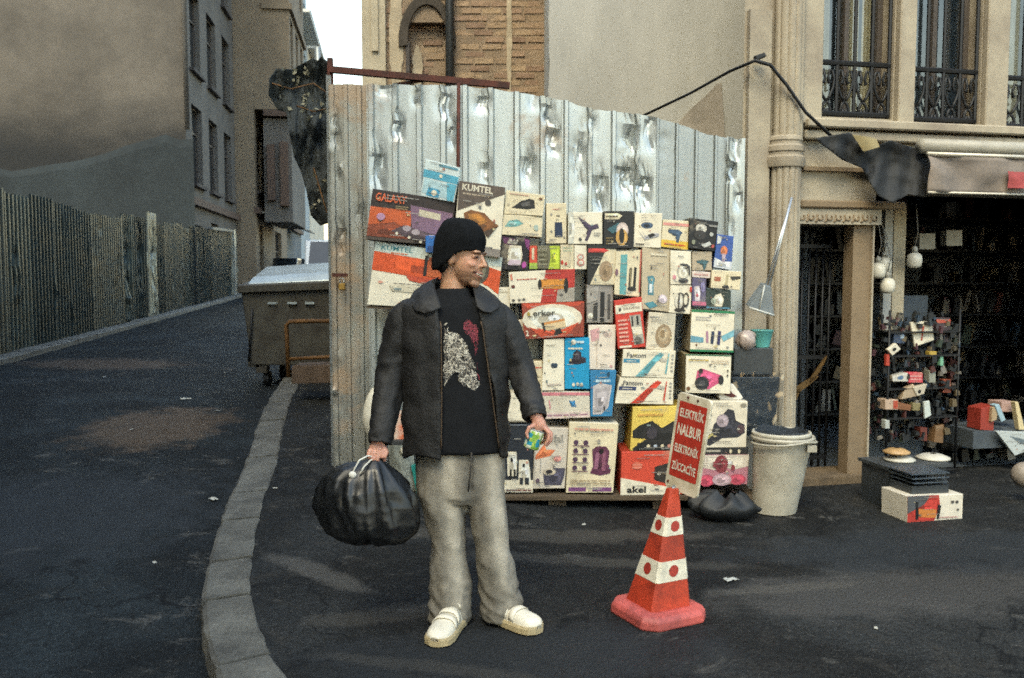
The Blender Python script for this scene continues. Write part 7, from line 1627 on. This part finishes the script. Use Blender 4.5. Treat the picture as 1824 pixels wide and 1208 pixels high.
# ================================================================== SIDE STREET THINGS
M_DUMP = mat('worn_green_grey_steel', C('#4d4b43'), .65, .3, var=.5, scale=5, col2=C('#332e27'), bmp=.3, bscale=20)
M_LID = mat('dumpster_lid', C('#a8b3b5'), .35, .3, var=.25, scale=3)
dmp = thing('dumpster', P(510, 690, 9.9), 'worn steel rubbish container with a pale lid parked past the kerb', 'dumpster')
yd = 9.9
f = [P(430, 522, yd), P(612, 514, yd), P(614, 652, yd), P(448, 650, yd)]; b_ = [p + Vector((-.14, 1.05, .04)) for p in f]
mb = MB(); mb.rings([f, b_]); o = mb.build('body', M_DUMP, dmp); fix_normals(o); bevel(o, .015, 2)
mb = MB(); f2 = [P(422, 508, yd - .05), P(618, 500, yd - .05), P(618, 516, yd - .05), P(424, 523, yd - .05)]; mb.rings([f2, [p + Vector((-.15, 1.15, .05)) for p in f2]]); o = mb.build('rim', M_DUMP, dmp); fix_normals(o); bevel(o, .012)
mb = MB(); f3 = [P(452, 493, yd + .1), P(618, 482, yd + .1), P(618, 499, yd), P(440, 507, yd)]; mb.rings([f3, [p + Vector((-.1, .9, .12)) for p in f3]]); o = mb.build('lid', M_LID, dmp); fix_normals(o); bevel(o, .02, 2)
for px in (486, 521, 552):
    mb = MB(); c_ = P(px, 540, yd - .012); mb.box(c_.x - .05, c_.x + .05, c_.y - .02, c_.y + .02, c_.z - .012, c_.z + .012); mb.build('slot_lip', M_LID, dmp)
for px, py in ((448, 640), (462, 650)):
    mb = MB(); c_ = P(px, py, yd + .02); mb.box(c_.x - .04, c_.x + .08, c_.y, c_.y + .12, c_.z - .09, c_.z + .02); mb.build('foot', M_DUMP, dmp)
mb = MB(); mb.tube([P(449, 550, yd - .03), P(446, 600, yd - .03), P(443, 645, yd - .03)], .012, 6); mb.build('lifting_bar', M_IRON, dmp, smooth=True)
for (px, py) in ((470, 664), (600, 664)):
    for dy in (.15, .85):
        c_ = P(px, py, yd) + Vector((0, dy, .02)); c_.z = road_z(c_.x, c_.y) + .085; mb = MB(); mb.tube([c_ + Vector((-.03, 0, 0)), c_ + Vector((.03, 0, 0))], .085, 16); mb.build('wheel', M_IRON, dmp)
fr = thing('rusty_frame', P(550, 670, 8.6), 'rusty yellow-brown pipe frame in front of the dumpster', 'frame')
M_OCH = mat('rusty_ochre_pipe', C('#6b4a22'), .7, .2, var=.45, scale=14)
mb = MB(); mb.tube([P(514, 672, 8.6), P(511, 600, 8.6), P(510, 580, 8.6), P(516, 573, 8.6), P(560, 572, 8.6), P(620, 572, 8.6)], .022, 8); mb.build('pipe', M_OCH, fr, smooth=True)
mb = MB(); mb.tube([P(512, 640, 8.6), P(620, 634, 8.6)], .018, 8); mb.build('lower_pipe', M_OCH, fr, smooth=True)
pbox('concrete_block', 'low brown concrete block at the foot of the rusty frame', ((520, 652), (606, 650), (606, 682), (519, 684)), 8.5, .35, mat('brown_concrete', C('#5d4d40'), .9, var=.4, bmp=.4), 'block')
# torn tarpaulin over the corner of the lot
M_TARP2 = mat('dark_green_netting', (0.018, 0.024, 0.025), .8, var=.5, scale=5, col2=(.030, .036, .034), bmp=.7, bscale=30, bdist=.02)
O2 = [(480, 140), (492, 122), (520, 124), (556, 104), (566, 108), (572, 100), (586, 112), (590, 160), (588, 230), (592, 290), (588, 340), (592, 396), (570, 402), (554, 384), (546, 340), (536, 305), (524, 280), (516, 240), (510, 200), (494, 196), (478, 168)]
def t2(px, py):
    Y = 7.4 + .22 * nz(px * .03, py * .010) + .07 * nz(px * .09, py * .03) + .035 * nz(px * .3, py * .22); p = P(px, py, Y); return p
tag(gridpoly('hanging_tarpaulin', O2, M_TARP2, t2, 46), 'ragged dark tarpaulin and netting hanging at the corner of the hoarding', 'tarpaulin')
# dry leaves and scraps caught in the netting
M_LEAF = mat('dry_leaf', C('#8f8a72'), .8, var=.4)
leaf = MB(); leaf.poly([(-.02, 0, 0), (0, -.006, .012), (.022, 0, .002), (.004, .006, -.012)]); lm = leaf.mesh('leaf', M_LEAF, Vector((0, 0, 0)))
lv = thing('dead_creeper', P(560, 230, 7.2), 'dead creeper with dry pale leaves caught on the ragged tarpaulin', 'creeper')
rl = random.Random(11)
for k in range(70):
    band = rl.choice(((500, 585, 150, 200), (500, 560, 120, 150), (552, 590, 300, 390), (540, 590, 180, 215)))
    px, py = rl.uniform(band[0], band[1]), rl.uniform(band[2], band[3])
    if not inpoly(px, py, O2): continue
    o = bpy.data.objects.new('leaf', lm); COLL.objects.link(o); o.parent = lv; o.location = t2(px, py) + Vector((0, -.03, 0)) - wloc(lv); o.rotation_euler = (rl.uniform(0, 6), rl.uniform(0, 6), rl.uniform(0, 6)); s_ = rl.uniform(.5, 1.4); o.scale = (s_,) * 3
for pts in ([(486, 150), (520, 160), (560, 150), (588, 170)], [(560, 300), (572, 340), (584, 380)], [(530, 190), (560, 200), (585, 195)]):
    m_ = MB(); m_.tube([t2(*q) + Vector((0, -.03, 0)) for q in pts], .006, 5); m_.build('stem', M_OCH, lv, smooth=True)
pst = MB(); a = P(566, 84, 7.55); pst.tube([P(574, 330, 7.75), a], .028, 8); tag(pst.build('steel_post', M_GALV2, smooth=True), 'tall pale steel post behind the ragged tarpaulin', 'post')
# vehicles parked up the street
def car(name, label, px, base_y, Y, wdt, hgt_c, col, van=False):
    c_ = P(px, base_y, Y); c_.z = road_z(c_.x, Y); t_ = thing(name, c_, label, 'van' if van else 'car')
    m_ = mat(name + '_paint', col, .3, var=.12, coat=.4); L = 4.3; hw2 = wdt / 2
    def cr(x, y, z): return c_ + SD * y + SN * x + Vector((0, 0, z))
    prof = ([(0, .35), (0, 1.0), (.25, 1.1), (.6, hgt_c * .97), (1.2, hgt_c), (4.2, hgt_c), (4.3, .35)] if van else [(0, .35), (0, .78), (.9, .92), (1.5, hgt_c), (3.2, hgt_c), (4.0, .95), (4.3, .85), (4.3, .35)])
    mb = MB(); mb.rings([[cr(-hw2, y, z) for y, z in prof], [cr(hw2, y, z) for y, z in prof]]); o = mb.build('body', m_, t_); fix_normals(o); bevel(o, .06, 2)
    y0_, z0_, y1_, z1_ = ((.27, 1.12, .58, hgt_c * .95) if van else (.95, .94, 1.46, hgt_c * .98))
    mb = MB(); n_ = Vector((0, -(z1_ - z0_), (y1_ - y0_))).normalized() * .012
    nn = SD * n_.y + Vector((0, 0, n_.z)); mb.poly([cr(-hw2 + .14, y0_, z0_) + nn, cr(hw2 - .14, y0_, z0_) + nn, cr(hw2 - .22, y1_, z1_) + nn, cr(-hw2 + .22, y1_, z1_) + nn]); mb.build('windscreen', M_PANE, t_)
    for s in (-1, 1):
        mb = MB(); q0 = cr(s * (hw2 - .2), -.012, .7); mb.hexa([q0 + SN * -.14 + Vector((0, 0, -.07)), q0 + SN * .14 + Vector((0, 0, -.07)), q0 + SN * .14 + Vector((0, 0, .07)), q0 + SN * -.14 + Vector((0, 0, .07))], [p + SD * .05 for p in [q0 + SN * -.14 + Vector((0, 0, -.07)), q0 + SN * .14 + Vector((0, 0, -.07)), q0 + SN * .14 + Vector((0, 0, .07)), q0 + SN * -.14 + Vector((0, 0, .07))]]); mb.build('headlight', M_REFL, t_)
        for y in (.75, 3.4):
            mb = MB(); mb.tube([cr(s * (hw2 - .2), y, .31), cr(s * (hw2 + .01), y, .31)], .31, 18); mb.build('wheel', M_IRON, t_)
    mb = MB(); mb.hexa([cr(-hw2 + .1, -.03, .36), cr(hw2 - .1, -.03, .36), cr(hw2 - .1, .1, .36), cr(-hw2 + .1, .1, .36)], [cr(-hw2 + .1, -.03, .55), cr(hw2 - .1, -.03, .55), cr(hw2 - .1, .1, .55), cr(-hw2 + .1, .1, .55)]); mb.build('bumper', M_DKP, t_)
car('parked_van', 'white van parked up the side street behind the dumpster', 586, 490, 34.0, 1.85, 2.15, C('#cfd2d0'), True)
car('parked_car', 'pale blue car parked far up the side street', 556, 486, 44.0, 1.75, 1.45, C('#93a6b4'))
car('parked_car', 'dark car parked by the canopy up the side street', 487, 486, 38.0, 1.75, 1.45, C('#23282c'))
# cable across the wall
cb_ = MB(); pts = [P(1146, 206, 7.6), P(1230, 166, 7.2), P(1300, 127, 6.5), P(1345, 108, 6.25)]; cb_.tube(pts, .011, 6)
u, z = fhit(1372, 116, .12); pts = [P(1345, 108, 6.25), TF(*(lambda h: (h[0], .14, h[1]))(fhit(1372, 116, .14)))] + [TF(fhit(x, y, .16)[0], .16, fhit(x, y, .16)[1]) for x, y in ((1400, 150), (1435, 200), (1482, 244))]
cb_.tube(pts, .013, 6); tag(cb_.build('cable', M_IRON, smooth=True), 'thick black cable slung from the hoarding over the column to the shop ledge', 'cable')
pbox('junction_box', 'small dark cable clamp above the column', ((1344, 99), (1362, 93), (1366, 100), (1348, 107)), 6.3, .05, M_IRON, 'clamp')
# litter
M_PAPER = mat('litter_paper', C('#b5b5ac'), .7, var=.3, scale=30)
def ground_hit(px, py):
    Y = 3.0
    for k in range(4000):
        p = P(px, py, Y); g = max(road_z(p.x, p.y), pave_z(p.x, p.y) if p.x > curb_x_at(p.y) - .2 else -9)
        if p.z <= g + .004: return Vector((p.x, p.y, g))
        Y += .01
    return P(px, py, 10)
LIT = [(380, 890, .07, 'crumpled white paper on the road beside the kerb'), (331, 711, .10, 'flat paper strip on the brown dirt patch of the road'), (400, 664, .03, 'tiny scrap on the road near the dumpster'), (388, 732, .04, 'small scrap at the edge of the dirt patch'), (275, 1003, .03, 'small white scrap low on the road'), (492, 800, .045, 'white scrap on the kerb top'),
       (490, 870, .03, 'tiny pale scrap on the pavement beside the kerb'), (1302, 1033, .07, 'white wrapper on the pavement behind the cone base'), (924, 1075, .02, 'pale crumb between the shoes and the cone'), (186, 672, .05, 'pale scrap on the far side of the road'), (235, 765, .035, 'pale scrap in the middle of the road'), (1040, 935, .035, 'pale scrap on the pavement before the bench'), (1560, 1120, .025, 'pale crumb on the pavement at the right')]
for (px, py, s_, lab) in LIT:
    g = ground_hit(px, py); m_ = MB(); a0 = random.uniform(0, 3); cs, sn = math.cos(a0), math.sin(a0)
    m_.grid(lambda i, j: Vector((g.x + s_ * ((i - .5) * cs - (j - .5) * .6 * sn), g.y + s_ * ((i - .5) * sn + (j - .5) * .6 * cs), g.z + .006 + s_ * .22 * abs(nz(i * 3 + px, j * 3)))), 8, 6)
    o = m_.build('paper_scrap', M_PAPER); solidify(o, .001, 0); tag(o, lab, 'litter', 'litter on the ground')
